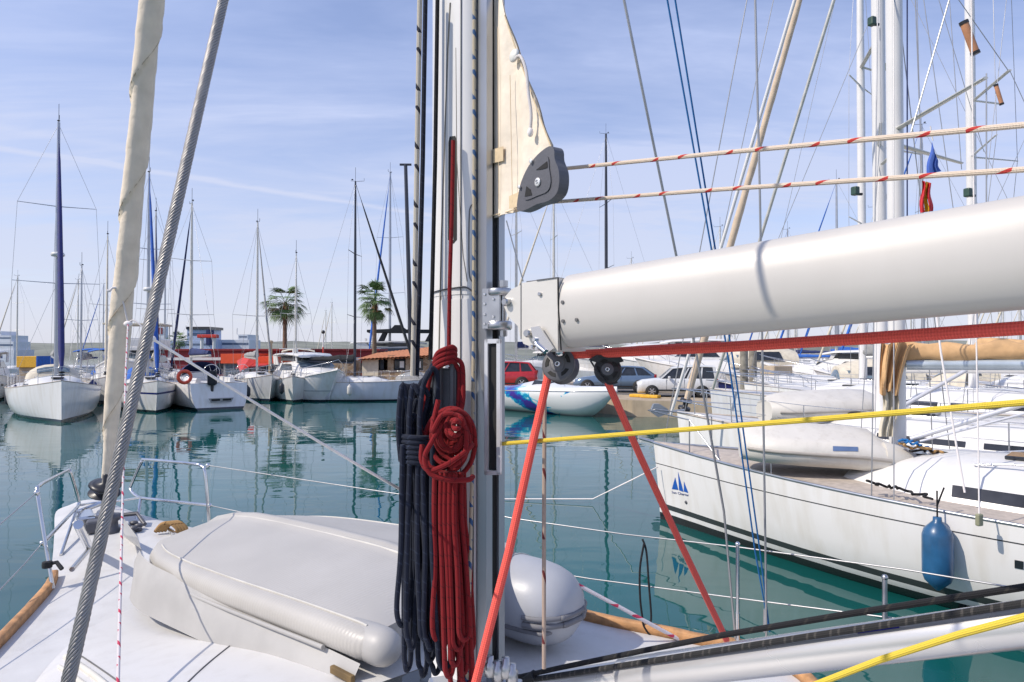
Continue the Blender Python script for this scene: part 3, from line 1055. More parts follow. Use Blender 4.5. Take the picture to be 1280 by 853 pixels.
# ================================================================== FURLED GENOA
fs0 = P(133, 597, 6.05); fs1 = P(190, -8, 4.95)
fdir = (fs1 - fs0)
fend = fs0 + fdir * 3.4
gen = thing('furled_headsail', 'thick beige headsail rolled tightly around the foreground forestay above a black furling drum', 'rolled sail', tuple(Z(131, 650, 1.5)))
axn = fdir.normalized(); g1 = axn.orthogonal().normalized(); g2 = axn.cross(g1)
rng = random.Random(11)
mb = MB(); rings = []
NL = 420
for i in range(NL + 1):
    q = i / NL
    c_ = fs0 + (fend - fs0) * q
    Lm = q * (fend - fs0).length
    rb = 0.037 + 0.042 * min(1, Lm / 1.3) + 0.003 * math.sin(Lm * 1.7)
    if q > .8: rb *= 1 - (q - .8) * 2.5
    row = []
    for k in range(48):
        a = 2 * PI * k / 48
        ph = (a / (2 * PI) - Lm / 0.95) % 1.0        # spiral overlap of the rolled cloth
        ph2 = (a / (2 * PI) - Lm / 0.42 + .3) % 1.0
        rr_ = rb * (0.88 + 0.24 * ph + 0.05 * ph2 + .010 * math.sin(3 * a + Lm * 5 + 2 * math.sin(Lm * 3)) + .012 * math.sin(Lm * 31 + 2 * a))
        row.append(c_ + (g1 * math.cos(a) + g2 * math.sin(a)) * rr_)
    rings.append(row)
mb.loft(rings)
cl_ = mb.build('rolled_sailcloth', BEIGE, gen, True)
mb = MB(); pts = []
for i in range(0, 900):
    Lm = i * .0095 + .1
    q = Lm / (fend - fs0).length
    if q > .6: break
    a = 2 * PI * (Lm / .95 - .02)
    rb = 0.037 + 0.042 * min(1, Lm / 1.3) + 0.003 * math.sin(Lm * 1.7)
    pts.append(fs0 + (fend - fs0) * q + (g1 * math.cos(a) + g2 * math.sin(a)) * rb * 1.10)
mb.tube(pts, .0038, 5)
mb.build('leech_edge', mat('leech_tape', (.50, .40, .28), .8), cl_, True)
mb = MB()
fb = P(133, 612, 6.05)
mb.lathe([(0, -.055), (.095, -.05), (.13, -.035), (.125, -.028), (.06, -.02), (.06, .03), (.125, .04), (.13, .047), (.09, .06), (.03, .07), (.028, .15), (0, .16)], P(131, 612, 6.05), axn, 24)
drum = mb.build('furling_drum', BLACK, gen, True)
mb = MB()
mb.lathe([(.058, -.03), (.062, 0), (.058, .035)], P(131, 612, 6.05), axn, 20); mb.tube([P(130, 618, 6.05), Z(130, 648, 1.52)], .022, 10)
mb.build('drum_core', STEELD, drum, True)
mb = MB()
kn = P(160, 405, 5.55)
mb.ball(kn, .035, 8, (1.1, .7, .7)); mb.tube(catmull([kn, kn + Vector((.04, 0, .03)), kn + Vector((.10, 0, -.01)), kn + Vector((.15, 0, -.06))], 3), .007, 6)
mb.tube(catmull([P(150, 360, 5.5), P(141, 360, 5.48), P(137, 364, 5.46), P(134, 363, 5.46)], 3), .010, 6)
mb.tube([P(150, 360, 5.5), P(160, 405, 5.56)], .006, 6)
mb.build('tie_cord', R_WHITE, gen, True)

# white and pink line from the headsail down to the deck
mb = MB(); mb.tube([kn, P(157, 470, 4.9), P(153, 640, 3.8), P(147, 875, 2.45)], .0062, 8)
solo(mb, 'deck_line', R_PINK, 'thin white line with pink flecks, running down in front of the beige rolled headsail', 'line')
# white line from the shroud to the mast
mb = MB()
lk = P(190, 424, .80)
mb.tube(line(P(191, 424, 1.15), P(502, 613, 1.95), 12, .004), [.0024 + .0002 * k for k in range(12)], 8)
mb.ball(P(191, 424, 1.15), .0055, 8)
solo(mb, 'white_cord', mat('cord_white', (.88, .84, .82), .7), 'plain white cord sloping down from the twisted wire shroud towards the navy rope bundle', 'cord')

# ================================================================== MAINSAIL LUFF AND CLEW PLATE
SP0 = mp(-.16, 0, 0); SN = (ST * 1.0 + AX * .10)
sp = lambda x, y, o=0: PL(x, y, SP0, SN) - Vector(SN).normalized() * o
sail = thing('mainsail', 'cream mainsail cloth rising beside the mast above the boom, with a black plastic clew block', 'sail', tuple(sp(620, 268)))
# outline: luff x=617 to leech
leech = [(618, -60), (624, -14), (633, 20), (647, 62), (660, 98), (672, 132), (683, 163), (691, 184)]
foot = [(617.5, 273), (637, 268), (655, 262)]
NVs = 40
mb = MB()


def interp(pts, y):
    for (x0, y0), (x1, y1) in zip(pts, pts[1:]):
        if y0 <= y <= y1:
            return lerp(x0, x1, (y - y0) / (y1 - y0))
    return pts[-1][0]


outer = leech + [(684, 208), (672, 235), (656, 262), (648, 270)]
rf = []; rbk = []
for j in range(NVs + 1):
    yy = lerp(-60, 273, j / NVs)
    xr = interp([(x, y) for x, y in outer], yy) if yy < 270 else 648
    row = []
    for k in range(17):
        q = k / 16
        x = lerp(617.5, max(618.5, xr), q)
        ylim = 273 - 11 * (x - 617) / 38
        y = min(yy, ylim)
        bulge = .008 * math.sin(x * .22 + 1.2) * math.sin(q * PI) + .004 * math.sin(y * .05 + x * .11) * q
        row.append(sp(x, y, bulge))
    rf.append(row)
thk = Vector(SN).normalized() * .004
mb.loft(rf, closed=False, cap0=False, cap1=False)
mb.loft([[p + thk for p in r_] for r_ in rf], closed=False, cap0=False, cap1=False)
cloth = mb.build('sailcloth', SAILC, sail, True)
STC = mat('stitched_patch', (.66, .52, .33), .8, var=.12, bump=.3)
mb = MB()
for x0, x1 in ((625.5, 627), (641, 644)):
    pts = [sp(lerp(x0, x1, j / 14), lerp(35 if x0 < 640 else 95, 262 if x0 < 640 else 255, j / 14), .0085 + .001) for j in range(15)]
    mb.tube(pts, .0010, 5)
mb.tube([sp(x, y, .006) for x, y in leech[2:]], .0022, 6)
mb.tube([sp(x, y - 3, .006) for x, y in foot], .0015, 6)
mb.build('seam_stitching', STC, cloth, True)
mb = MB()
mb.prism([sp(618, 205, .009), sp(633, 202, .011), sp(633, 184, .011), sp(618, 188, .009)], thk * .2)
mb.build('patch', STC, cloth, True)
mb = MB()
mb.prism([sp(640, 262, .010), sp(656, 258, .010), sp(654, 240, .010), sp(640, 246, .010)], thk * .2)
mb.build('patch', STC, cloth, True)
# clew block
cp = lambda x, y, o=0: sp(x, y, .012 + o)
k_out = catmull([(691, 184, 0), (697, 188, 0), (698, 200, 0), (703, 214, 0), (703.5, 230, 0), (700, 243, 0), (690, 252, 0), (676, 256, 0), (664, 262, 0), (654, 265, 0), (650.5, 261, 0), (652, 246, 0), (656, 228, 0), (665, 209, 0), (677, 194, 0)], 3, True)
mb = MB()
mb.prism([cp(p.x, p.y) for p in k_out], thk * 8)
plate = mb.build('clew_block', BLACKM, sail, True)
mb = MB()
k_in = catmull([(690, 197, 0), (692, 212, 0), (694, 228, 0), (690, 240, 0), (677, 246, 0), (664, 251, 0), (660, 247, 0), (663, 234, 0), (671, 216, 0), (681, 203, 0)], 3, True)
mb.prism([cp(p.x, p.y, .003) for p in k_in], thk * .6)
mb.build('cheek', BLACKM, plate, True)
for tri in ([(676, 214), (690, 203), (690.5, 211), (684, 213)], [(664, 234), (662, 247), (671, 245), (669, 238)]):
    mb = MB(); mb.prism([cp(x, y, .0045) for x, y in tri], thk * .2)
    mb.build('opening', SLOT, plate, True)
for x, y, r_ in ((678.5, 229, .0115), (670, 203, .006), (655.5, 235, .005)):
    mb = MB(); mb.lathe([(r_, 0), (r_, .002), (r_ * .8, .003), (0, .003)], cp(x, y, .0045), -Vector(SN), 18)
    mb.build('rivet', mat('rivet_white', (.75, .75, .73), .3, .4), plate, True)
# small S mark on the large rivet
rc = cp(678.5, 229, .0080)
sx = AX; sz = Vector((0, 0, 1))
pts = [rc + sx * (.0042 * math.cos(a)) + sz * (.0022 + .0022 * math.sin(a)) for a in [R(d) for d in range(20, 270, 25)]]
pts += [rc + sx * (.0042 * math.cos(a)) + sz * (-.0022 + .0022 * math.sin(a)) for a in [R(d) for d in range(90, -160, -25)]]
mb = MB(); mb.tube(pts, .0006, 5); mb.build('rivet_mark', BLACK, plate, True)
# toggle disc and leech line
mb = MB()
mb.lathe([(.0, -.004), (.018, -.004), (.019, 0), (.016, .005), (0, .006)], sp(647, 71, .012), -Vector(SN) + Vector((0, 0, .15)), 22)
mb.build('toggle_disc', mat('off_white_plastic', (.72, .71, .66), .5), sail, True)
mb = MB()
mb.tube(catmull([sp(650, 76, .016), sp(657, 72, .02), sp(662, 80, .02), (sp(666, 96, .02)), sp(667.5, 120, .018), sp(670, 145, .016), sp(669, 164, .016)], 5), .0042, 8)
mb.ball(sp(669, 167, .016), .0085, 10, (1, 1, 1.5))
mb.build('leech_line', R_WHITE, sail, True)

# ================================================================== RUNNING ROPES
def rope(name, pts, r, m, label, cat='rope', group=None, seg=10, n=0):
    mb = MB(); mb.tube(catmull(pts, n) if n else pts, r, seg)
    return solo(mb, name, m, label, cat, group)


rope('reefing_line', [P(696, 212, 1.93), P(900, 191.5, 1.55), P(1290, 155.5, 1.08)], .0052, R_CREAM, 'upper cream line with red flecks, from the middle of the clew block rightwards', 'rope', 'cream and red reefing lines above the boom')
rope('reefing_line', [P(676, 254, 1.95), P(900, 237, 1.57), P(1290, 211.5, 1.10)], .0050, R_CREAM, 'lower of the two cream lines with red flecks, just above the boom', 'rope', 'cream and red reefing lines above the boom')
rope('mainsheet', [P(708, 443.5, 1.86), P(740, 442.5, 1.82), P(900, 434.5, 1.58), P(1080, 423.5, 1.36), P(1290, 409.5, 1.14)], .0123, R_CORAL, 'thick coral red rope running along under the whole boom', 'rope', seg=14)
rope('mainsheet', [P(760, 440.8, 1.80), P(810, 437.5, 1.73), P(900, 433.0, 1.59)], .0118, R_CORAL, 'short coral red rope doubled beside the long one, above the second dark pulley', 'rope', seg=12)
rope('mainsheet_fall', [P(686, 466, 1.86), P(668, 545, 1.82), P(636, 690, 1.74), P(590, 872, 1.66)], .0112, R_CORAL, 'coral red rope from the grey pulley slanting down left across the mast foot', 'rope', seg=14)
rope('mainsheet_fall', [P(757, 472, 1.80), P(800, 570, 2.05), P(850, 678, 2.4), P(908, 800, 2.86)], [.0098, .0105, .0115, .013], R_CORAL, 'coral red rope from the dark pulley slanting down right to the black spar ropes', 'rope', seg=14)
rope('control_line', [P(681, 462, 1.92), P(680, 650, 1.88), P(680, 836, 1.84)], .0058, R_TAUPE, 'vertical taupe line with dark red flecks hanging below the pulley over the grey dinghy end', 'rope')
rope('yellow_rope', [P(614, 556, 1.955), P(800, 541.5, 1.62), P(1000, 526, 1.36), P(1290, 502.5, 1.09)], .0058, R_YEL, 'yellow rope running right from the slot in the mast', 'rope', 'yellow ropes')
rope('yellow_rope', [P(1004, 862, 1.45), P(1100, 825, 1.33), P(1200, 793, 1.22), P(1290, 769, 1.13)], .0064, R_YEL, 'yellow rope crossing the silver spar in the lower right corner', 'rope', 'yellow ropes')
rope('yellow_rope', [P(614.5, 556, 1.958), P(614, 570, 1.95), P(614.5, 584, 1.95)], .0042, R_YEL, 'short end of yellow rope inside the lower part of the mast slot', 'rope', 'yellow ropes')
# halyards
rope('halyard', [P(566.5, 176, 1.975), P(565, 260, 1.965), P(562, 360, 1.96), P(561, 440, 1.955)], .0060, R_RED, 'dark red halyard coming out of the mast slot and running down its face', 'rope')
rope('halyard', [P(525, -12, 1.98), P(522, 160, 1.98), P(519, 330, 1.98), P(516, 470, 1.98)], .0076, R_FLECK, 'cream halyard with black flecks, leftmost line beside the mast', 'rope')
rope('halyard', [P(532, -12, 2.0), P(528.5, 200, 2.0), P(524.5, 360, 2.0), P(521, 470, 1.99)], .0068, R_NAVY, 'plain navy halyard next to the cream flecked one beside the mast', 'rope')
rope('halyard', [P(547, -12, 2.03), P(544, 200, 2.03), P(540.5, 350, 2.03), P(538, 450, 1.99)], .0064, R_BLACK, 'black halyard lying against the left edge of the mast', 'rope')
rope('halyard', [mastskin(593, -12, .005), mastskin(593, 200, .005), mastskin(592, 430, .006), P(590, 600, 1.93), P(586, 760, 1.90), P(583, 865, 1.88)], .0056, R_STRIPE, 'gold and blue striped halyard running the full height of the mast face', 'rope')
# white-red line over the far rail
rope('mooring_line', [P(716, 728, 3.68), P(780, 762, 3.75), P(818, 783, 3.8), P(848, 799, 3.85)], .0105, R_PINK, 'white line with pink flecks crossing the teak rail to the right of the dinghy end', 'rope')
rope('mooring_line', [P(636, 690, 4.2), P(642, 692, 4.2), P(658, 700, 4.1)], .010, R_PINK, 'short piece of pink flecked line behind the top of the dinghy end', 'rope')
# black looped line hung on the guard wire
rope('hanging_line', [P(805, 680, 3.95), P(800, 710, 3.93), P(800, 745, 3.93), P(803, 772, 3.93), P(806, 785, 3.93), P(820, 800, 3.9), P(850, 806, 3.85)], .006, R_BLACK, 'black line looped over the upper guard wire right of the dinghy', 'rope', n=5, group='black lines hung on the guard wire')
rope('hanging_line', [P(803, 674, 3.97), P(808, 690, 3.95), P(811, 730, 3.93), P(814, 770, 3.92), P(812, 780, 3.9)], .006, R_BLACK, 'straight second strand of the black line on the upper guard wire, with a knot below', 'rope', n=5, group='black lines hung on the guard wire')
# blue flag halyards
rope('flag_halyard', [P(962, 790, 3.75), P(944, 690, 3.6), P(915, 480, 3.4), P(889, 310, 3.3), P(832, -12, 3.1)], .0042, R_BLUE, 'left one of the two thin blue flag lines crossing the sky above the boom', 'line', 'thin blue flag lines')
rope('flag_halyard', [P(962, 790, 3.76), P(950, 690, 3.62), P(921, 480, 3.42), P(897, 330, 3.32), P(842, -12, 3.12)], .0042, R_BLUE, 'right one of the two thin blue flag lines crossing the sky above the boom', 'line', 'thin blue flag lines')
# black ropes lashed along the vang
vo = Vector((0, 0, 1))


def vp(x, y, dy=-.03):
    # points beside the vang at its own depth
    q = (PL(x, y, V0, Vector((-vd.y, vd.x, 0))))
    return q + Vector((0, dy, 0))


rope('black_rope', [vp(648, 841), vp(700, 829), vp(800, 808), vp(900, 788), vp(1050, 762), vp(1290, 724)], .0074, R_BLACK, 'upper of two black ropes lying along the silver spar at the bottom right', 'rope', 'black ropes along the silver spar')
rope('black_rope', [vp(652, 846), vp(720, 832, -.045), vp(860, 808, -.05), vp(1000, 785, -.05), vp(1100, 769, -.05), vp(1290, 738, -.05)], .0076, R_BLACKF, 'lower black rope with pale flecks lying directly on top of the silver spar', 'rope', 'black ropes along the silver spar')
rope('black_rope', [vp(1000, 850, .06), vp(1100, 836, .06), vp(1290, 812, .06)], .006, R_BLACK, 'thin black line showing just below the silver spar', 'rope', 'black ropes along the silver spar')
mb = MB()
mb.tube([vp(640, 852, -.03), vp(655, 846, -.03), vp(668, 838, -.03)], .015, 10); mb.ball(vp(645, 850, -.035), .02, 10)
solo(mb, 'rope_end_lashing', BLACKC, 'black knotted lashing where the black ropes meet the mast foot', 'lashing')
# tan rope on the cleat
mb = MB()
c0 = Z(214, 668, 1.5)
for k in range(4):
    o = Vector((.02 * k - .03, .01 * k, .02))
    mb.tube(catmull([c0 + o + Vector((-.10, 0, 0)), c0 + o + Vector((-.05, 0, .06)), c0 + o + Vector((.02, 0, .07)), c0 + o + Vector((.08, .0, .02)), c0 + o + Vector((.06, .0, -.03))], 4), .016, 8)
solo(mb, 'cleat_rope', R_TAN, 'tan rope wound over the cleat by the bow, left of the dinghy', 'rope')


# ------------------------------------------------------------------ rope coils on the mast
def coil(name, m, label, r, strands, wraps, top, extra=()):
    mb = MB()
    for pts in strands:
        mb.tube(catmull(pts, 6), r, 8)
    for pts in wraps + list(extra):
        mb.tube(catmull(pts, 6), r, 8)
    return solo(mb, name, m, label, 'rope coil')


rng = random.Random(5)
strands = []
# hanging loops of the navy coil
for k in range(13):
    x0 = 503 + k * 3.1 + rng.uniform(-1.5, 1.5)
    yb = [782, 838, 775, 812, 790, 845, 800, 826, 842, 812, 790, 818, 836][k]
    wd = rng.uniform(8, 17)
    dy = 1.84 + (k % 3) * .035
    xb = x0 + [-8, -3, 1, -3, 2, 7, 1, 7, 10, 3, 6, 4, 6][k]
    xs = x0 + wd * .7
    strands.append([P(x0, 556, dy), P(x0 - 1, 600, dy), P(lerp(x0, xb, .5) + rng.uniform(-4, 3), 690, dy - .01), P(xb + rng.uniform(-3, 1), yb - 30, dy),
                    P(xb + 2, yb - 8, dy), P(xb + wd / 2, yb, dy + .01), P(xb + wd, yb - 9, dy + .02), P(xb + wd + 1, yb - 34, dy + .02),
                    P(lerp(xs, xb + wd, .5) + rng.uniform(-2, 4), 690, dy + .03), P(xs, 600, dy + .03), P(xs, 556, dy + .03)])
# upper fan of loops above the lashing
for k in range(9):
    x0 = 500 + k * 4.4
    yt = 448 + abs(k - 7) * 10 + rng.uniform(-5, 5)
    xt = 512 + k * 3.9
    dy = 1.86 + (k % 3) * .035
    strands.append([P(x0 + 1, 575, dy), P(x0 - 2, 530, dy - .012), P(lerp(x0, xt, .55) - 3, 480 + k * 1, dy), P(xt, yt + 8, dy), P(xt + 5, yt, dy + .015), P(xt + 11, yt + 9, dy + .02),
                    P(lerp(x0, xt, .5) + 15, 500, dy + .025), P(x0 + 11, 540, dy + .02), P(x0 + 6, 575, dy + .02)])
wr = []
for k in range(6):
    y = 545 + k * 6.2
    pts = []
    for q in range(10):
        a = 2 * PI * q / 10
        pts.append(P(519 + 21.5 * math.cos(a) * (1 - .03 * k), y + 2.5 * math.sin(a) + 1.2 * math.cos(a), 1.89 - .055 * math.sin(a)))
    pts.append(pts[0] + Vector((0, 0, -.012)))
    wr.append(pts)
coil('coiled_rope', R_NAVY, 'large bundle of coiled navy rope hanging left of the red one on the mast', .0074, strands, wr, None)

strands = []
for k in range(15):
    x0 = 544 + k * 2.05 + rng.uniform(-1.5, 1.5)
    yb = [800, 838, 812, 846, 786, 790, 832, 862, 796, 812, 856, 828, 800, 842, 815][k]
    xb = x0 + [-2, 2, -2, 4, 0, 2, 4, 6, 3, 5, 8, 4, 2, 6, 5][k] + rng.uniform(-3, 3)
    wd = rng.uniform(8, 14)
    dy = 1.83 + (k % 3) * .03
    xs = x0 + wd * .6
    strands.append([P(x0, 590, dy), P(x0 - 1, 650, dy), P(lerp(x0, xb, .5) + rng.uniform(-3, 3), 710, dy), P(xb, yb - 30, dy), P(xb + 1, yb - 8, dy), P(xb + wd / 2, yb, dy + .01),
                    P(xb + wd, yb - 8, dy + .02), P(xb + wd, yb - 32, dy + .02), P(lerp(xs, xb + wd, .5) + rng.uniform(-2, 2), 700, dy + .025), P(xs, 640, dy + .02), P(xs, 590, dy + .02)])
wr = []
# ball of round turns
for k in range(9):
    cx = 560 + rng.uniform(-6, 6) + k * .8; cy = 556 - k * 3.5 + rng.uniform(-5, 5)
    rx = max(3, 31 - k * 3.4); ry = max(4, 44 - k * 4.9)
    tilt = rng.uniform(-.35, .25)
    pts = []
    for q in range(12):
        a = 2 * PI * q / 12
        ex = rx * math.cos(a); ey = ry * math.sin(a)
        pts.append(P(cx + ex * math.cos(tilt) - ey * math.sin(tilt), cy + ex * math.sin(tilt) + ey * math.cos(tilt), 1.86 - k * .011 + .012 * math.sin(2 * a + k)))
    pts.append(pts[0])
    wr.append(pts)
for k in range(14):
    a = k * 2.4; a2 = a + rng.uniform(1.8, 2.6)
    wr.append([P(561 + 24 * math.cos(a), 552 + 36 * math.sin(a), 1.875), P(561 + rng.uniform(-8, 8), 552 + rng.uniform(-14, 14), 1.855), P(561 + 24 * math.cos(a2), 552 + 36 * math.sin(a2), 1.875)])
wr.append([P(528, 556, 1.80), P(527, 575, 1.79), P(536, 588, 1.78), P(556, 582, 1.77), P(575, 570, 1.78), P(587, 560, 1.80), P(590, 556, 1.84)])
wr.append([P(552, 530, 1.79), P(540, 552, 1.78), P(531, 572, 1.775), P(538, 592, 1.775), P(560, 600, 1.78), P(585, 600, 1.80), P(591, 596, 1.84)])
wr.append([P(548, 500, 1.80), P(540, 540, 1.785), P(552, 520, 1.78), P(570, 520, 1.785), P(582, 540, 1.79), P(580, 570, 1.79), P(562, 585, 1.785)])
# turns above the clutch
for k in range(4):
    y = 438 + k * 6
    wr.append([P(543 + k * -1.5, y + 12, 1.90), P(548, y + 3, 1.885), P(558, y - 2, 1.88), P(566, y - 4, 1.89), P(569, y + 1, 1.91), P(562, y + 6, 1.92)])
wr.append([P(546, 452, 1.90), P(538, 470, 1.89), P(532, 500, 1.885), P(526, 530, 1.88), P(528, 545, 1.87), P(536, 552, 1.85)])
wr.append([P(566, 448, 1.90), P(577, 455, 1.90), P(579, 480, 1.90), P(578, 505, 1.895), P(572, 520, 1.88), P(560, 525, 1.87)])
wr.append([P(560, 446, 1.90), P(573, 462, 1.905), P(574, 485, 1.905), P(573, 510, 1.90)])
coil('coiled_rope', R_RED, 'bundle of coiled dark red rope knotted in a round ball on the mast', .0070, strands, wr, None)
mb = MB()
for x0, dx in ((571, 6), (580, 4)):
    mb.tube(catmull([P(x0, 600, 1.92), P(x0 + 2, 700, 1.93), P(x0 + dx, 800, 1.93), P(x0 + dx + 2, 870, 1.92)], 4), .007, 8)
solo(mb, 'halyard_tails', R_RED, 'dark red rope tails hanging straight behind the striped line at the mast foot', 'rope')

# ================================================================== OUR UPTURNED DINGHY
dA = Vector((-.51, 2.72, 1.80)); dB = Vector((.28, 3.52, 1.80))       # stern, near and far tube axis
ldir = Vector((-1.80, 1.58, -.17))                                       # stern to bow along the near tube
dwid = (dB - dA); dw = Vector((dwid.x, dwid.y, 0)).normalized()
dl = Vector((ldir.x, ldir.y, 0)).normalized()
Ld = 2.45
din = thing('upturned_dinghy', 'grey inflatable dinghy turned upside down on the foredeck in front of the mast', 'dinghy', tuple(Vector(((dA.x + dB.x) / 2 - 1, (dA.y + dB.y) / 2 + .8, 1.42))))
hwid = (dB - dA).length / 2
ctr0 = (dA + dB) / 2


def dsec(q, W, zt, rt, keel):
    """cross section of the upturned boat; q metres from the stern"""
    c_ = ctr0 + dl * q
    zc = zt
    row = []
    prof = []
    n1 = 9
    for k in range(n1):                       # near tube from bottom inside round to its top
        a = R(-110) + R(200) * k / (n1 - 1)
        prof.append((-(W + rt * math.cos(a)), zc + rt * math.sin(a)))
    for k in range(1, 6):
        s_ = 1 - k / 6
        prof.append((-W * s_, zc + rt + keel * (1 - s_ ** 1.3) * .92))
    prof.append((-.035, zc + rt + keel)); prof.append((-.02, zc + rt + keel + .016)); prof.append((.02, zc + rt + keel + .016)); prof.append((.035, zc + rt + keel))
    for k in range(1, 6):
        s_ = k / 6
        prof.append((W * s_, zc + rt + keel * (1 - s_ ** 1.3) * .92))
    for k in range(n1):
        a = R(90) - R(200) * k / (n1 - 1)
        prof.append(((W + rt * math.cos(a)), zc + rt * math.sin(a)))
    return [Vector((c_.x, c_.y, 0)) + dw * x + dl * (.46 * min(1, max(0, (x + hwid) / (2 * hwid))) * (1 - q / 2.8)) + Vector((0, 0, z)) for x, z in prof]


mb = MB(); rings = []
for q, W, zt, rt, keel in ((-.02, hwid * .97, 1.80, .145, .0), (.03, hwid, 1.80, .165, .02), (.12, hwid, 1.80, .17, .06), (.5, hwid, 1.785, .175, .10), (1.0, hwid, 1.76, .175, .12), (1.5, hwid * .97, 1.735, .175, .13),
                           (1.85, hwid * .90, 1.715, .175, .13), (2.12, hwid * .76, 1.695, .17, .115), (2.33, hwid * .55, 1.68, .16, .08), (2.46, hwid * .32, 1.665, .14, .04), (2.53, hwid * .16, 1.65, .10, .02)):
    rings.append(dsec(q * 1.10, W + .06, zt + .055 - .015 * q, rt * .38, keel * .9))
mb.loft(rings, closed=False, cap0=True, cap1=True)
bmesh.ops.subdivide_edges(mb.bm, edges=list(mb.bm.edges), cuts=1, use_grid_fill=True, smooth=.6) if False else None
m, t, b = newmat('dinghy_bottom')
co = t.nodes.new('ShaderNodeTexCoord')
sx_ = t.nodes.new('ShaderNodeSeparateXYZ')
mpn = t.nodes.new('ShaderNodeMapping'); mpn.inputs['Rotation'].default_value = (0, 0, -math.atan2(dw.y, dw.x))
t.links.new(co.outputs['Object'], mpn.inputs[0]); t.links.new(mpn.outputs[0], sx_.inputs[0])
wv = nmath(t, 'SINE', nmath(t, 'MULTIPLY', sx_.outputs[1], 2 * PI / .022))
nn = t.nodes.new('ShaderNodeTexNoise'); nn.inputs['Scale'].default_value = 2.2; nn.inputs['Detail'].default_value = 5; t.links.new(co.outputs['Object'], nn.inputs['Vector'])
basec = nramp(t, nn.outputs['Fac'], [(.3, (.42, .40, .362)), (.7, (.48, .458, .418))])
t.links.new(basec, b.inputs['Base Color'])
hgt = nmath(t, 'MULTIPLY', wv, nmath(t, 'GREATER_THAN', nn.outputs['Fac'], .42))
bu = t.nodes.new('ShaderNodeBump'); bu.inputs['Strength'].default_value = .16; bu.inputs['Distance'].default_value = .003
t.links.new(hgt, bu.inputs['Height']); t.links.new(bu.outputs[0], b.inputs['Normal'])
b.inputs['Roughness'].default_value = .42
hull_d = mb.build('hull_skin', m, din, True)
# rubbing strake along the near and far tubes
for sgn in (-1, 1):
    mb = MB(); pts = []
    for q, W, zt, rt in ((-.35, hwid, 1.80, .165), (.2, hwid, 1.80, .17), (1.0, hwid, 1.76, .175), (1.5, hwid * .97, 1.735, .175), (1.85, hwid * .90, 1.715, .175), (2.12, hwid * .76, 1.695, .17), (2.33, hwid * .55, 1.68, .16), (2.50, hwid * .2, 1.66, .12)):
        if q < 0: continue
        c_ = ctr0 + dl * q
        pts.append(Vector((c_.x, c_.y, 0)) + dw * sgn * (W + .06 + rt * .38) + Vector((0, 0, zt + .055 - .015 * q - .045)))
        pts[-1] += dl * q * .10
    mb.tube(catmull(pts, 5), .010, 8)
    mb.build('rubbing_strake', HYP, din, True)
# flat lower flap on the near side
# seam lines: near crease and the double ridge
def dpt(q, wfrac, W, zt, rt, keel, dz=0.0):
    """point on the skin; wfrac -1..1 of the flat bottom"""
    s_ = abs(wfrac)
    c_ = ctr0 + dl * (q * 1.10)
    return Vector((c_.x, c_.y, 0)) + dw * ((W + .05) * wfrac) + dl * (.46 * (wfrac + 1) / 2 * (1 - q * 1.1 / 2.8)) + Vector((0, 0, zt + .055 - .015 * q + rt * .38 + keel * .9 * (1 - s_ ** 1.3) * .92 + dz))


SECS = ((.03, hwid, 1.80, .165, .02), (.12, hwid, 1.80, .17, .06), (.5, hwid, 1.785, .175, .10), (1.0, hwid, 1.76, .175, .12), (1.5, hwid * .97, 1.735, .175, .13), (1.85, hwid * .90, 1.715, .175, .13), (2.12, hwid * .76, 1.695, .17, .115))
PIPE = mat('seam_piping', (.54, .52, .47), .6)
for wf_, rr_ in ((-1.0, .006), (-.06, .010), (.06, .010), (1.0, .006)):
    mb = MB(); mb.tube(catmull([dpt(q, wf_, W, zt, rt, k_, .003) for q, W, zt, rt, k_ in SECS], 5), rr_, 6); mb.build('seam', PIPE, din, True)
# folded skirt lying between the near tube and the deck
mb = MB(); rows = []
for i in range(24):
    q = i / 23 * 2.15
    c_ = Vector((ctr0.x, ctr0.y, 0)) + dl * q * 1.10
    e0 = hwid + .06 + .045 - max(0, q - 1.7) ** 2 * .35
    rows.append([c_ - dw * e0 + Vector((0, 0, 1.80 - .015 * q)), c_ - dw * (e0 + .03) + Vector((0, 0, 1.75 - .02 * q + .006 * math.sin(q * 19))), c_ - dw * (e0 + .045 + .01 * math.sin(q * 8)) + Vector((0, 0, 1.70 - .04 * q + .006 * math.sin(q * 13))), c_ - dw * (e0 + .055) + Vector((0, 0, 1.64 - .07 * q))])
mb.loft(rows, closed=False, cap0=False, cap1=False)
mb.build('skirt', mat('grey_skirt', (.42, .41, .39), .6, var=.06, bump=.1, bscale=30), din, True)
# stern tube ends
mb = MB()
base = Vector((ctr0.x, ctr0.y, 0)) - dw * (hwid + .03)
rings = []
for q, rr_ in ((.14, .070), (0, .074), (-.04, .073), (-.07, .066), (-.095, .048), (-.108, .025), (-.112, .004)):
    c_ = base + dl * q
    rings.append([c_ + dw * rr_ * math.cos(2 * PI * k / 28) + Vector((0, 0, 1.852 + rr_ * math.sin(2 * PI * k / 28))) for k in range(28)])
mb.loft(rings); mb.build('tube_end', HYP, din, True)
mb = MB(); rings = []
fc = Vector((.06, 3.80, 0)); fr_ = .225; fz = 1.645
prof = ((.55, .200), (.3, .215), (.05, .224), (-.08, .225), (-.17, .216), (-.24, .196), (-.29, .165), (-.325, .12), (-.342, .07), (-.348, .005))
for q, rr_ in prof:
    c_ = fc + dl * q
    rings.append([c_ + dw * rr_ * math.cos(2 * PI * k / 40) + Vector((0, 0, fz + rr_ * .98 * math.sin(2 * PI * k / 40))) for k in range(40)])
mb.loft(rings); cone = mb.build('tube_end', HYPG, din, True)
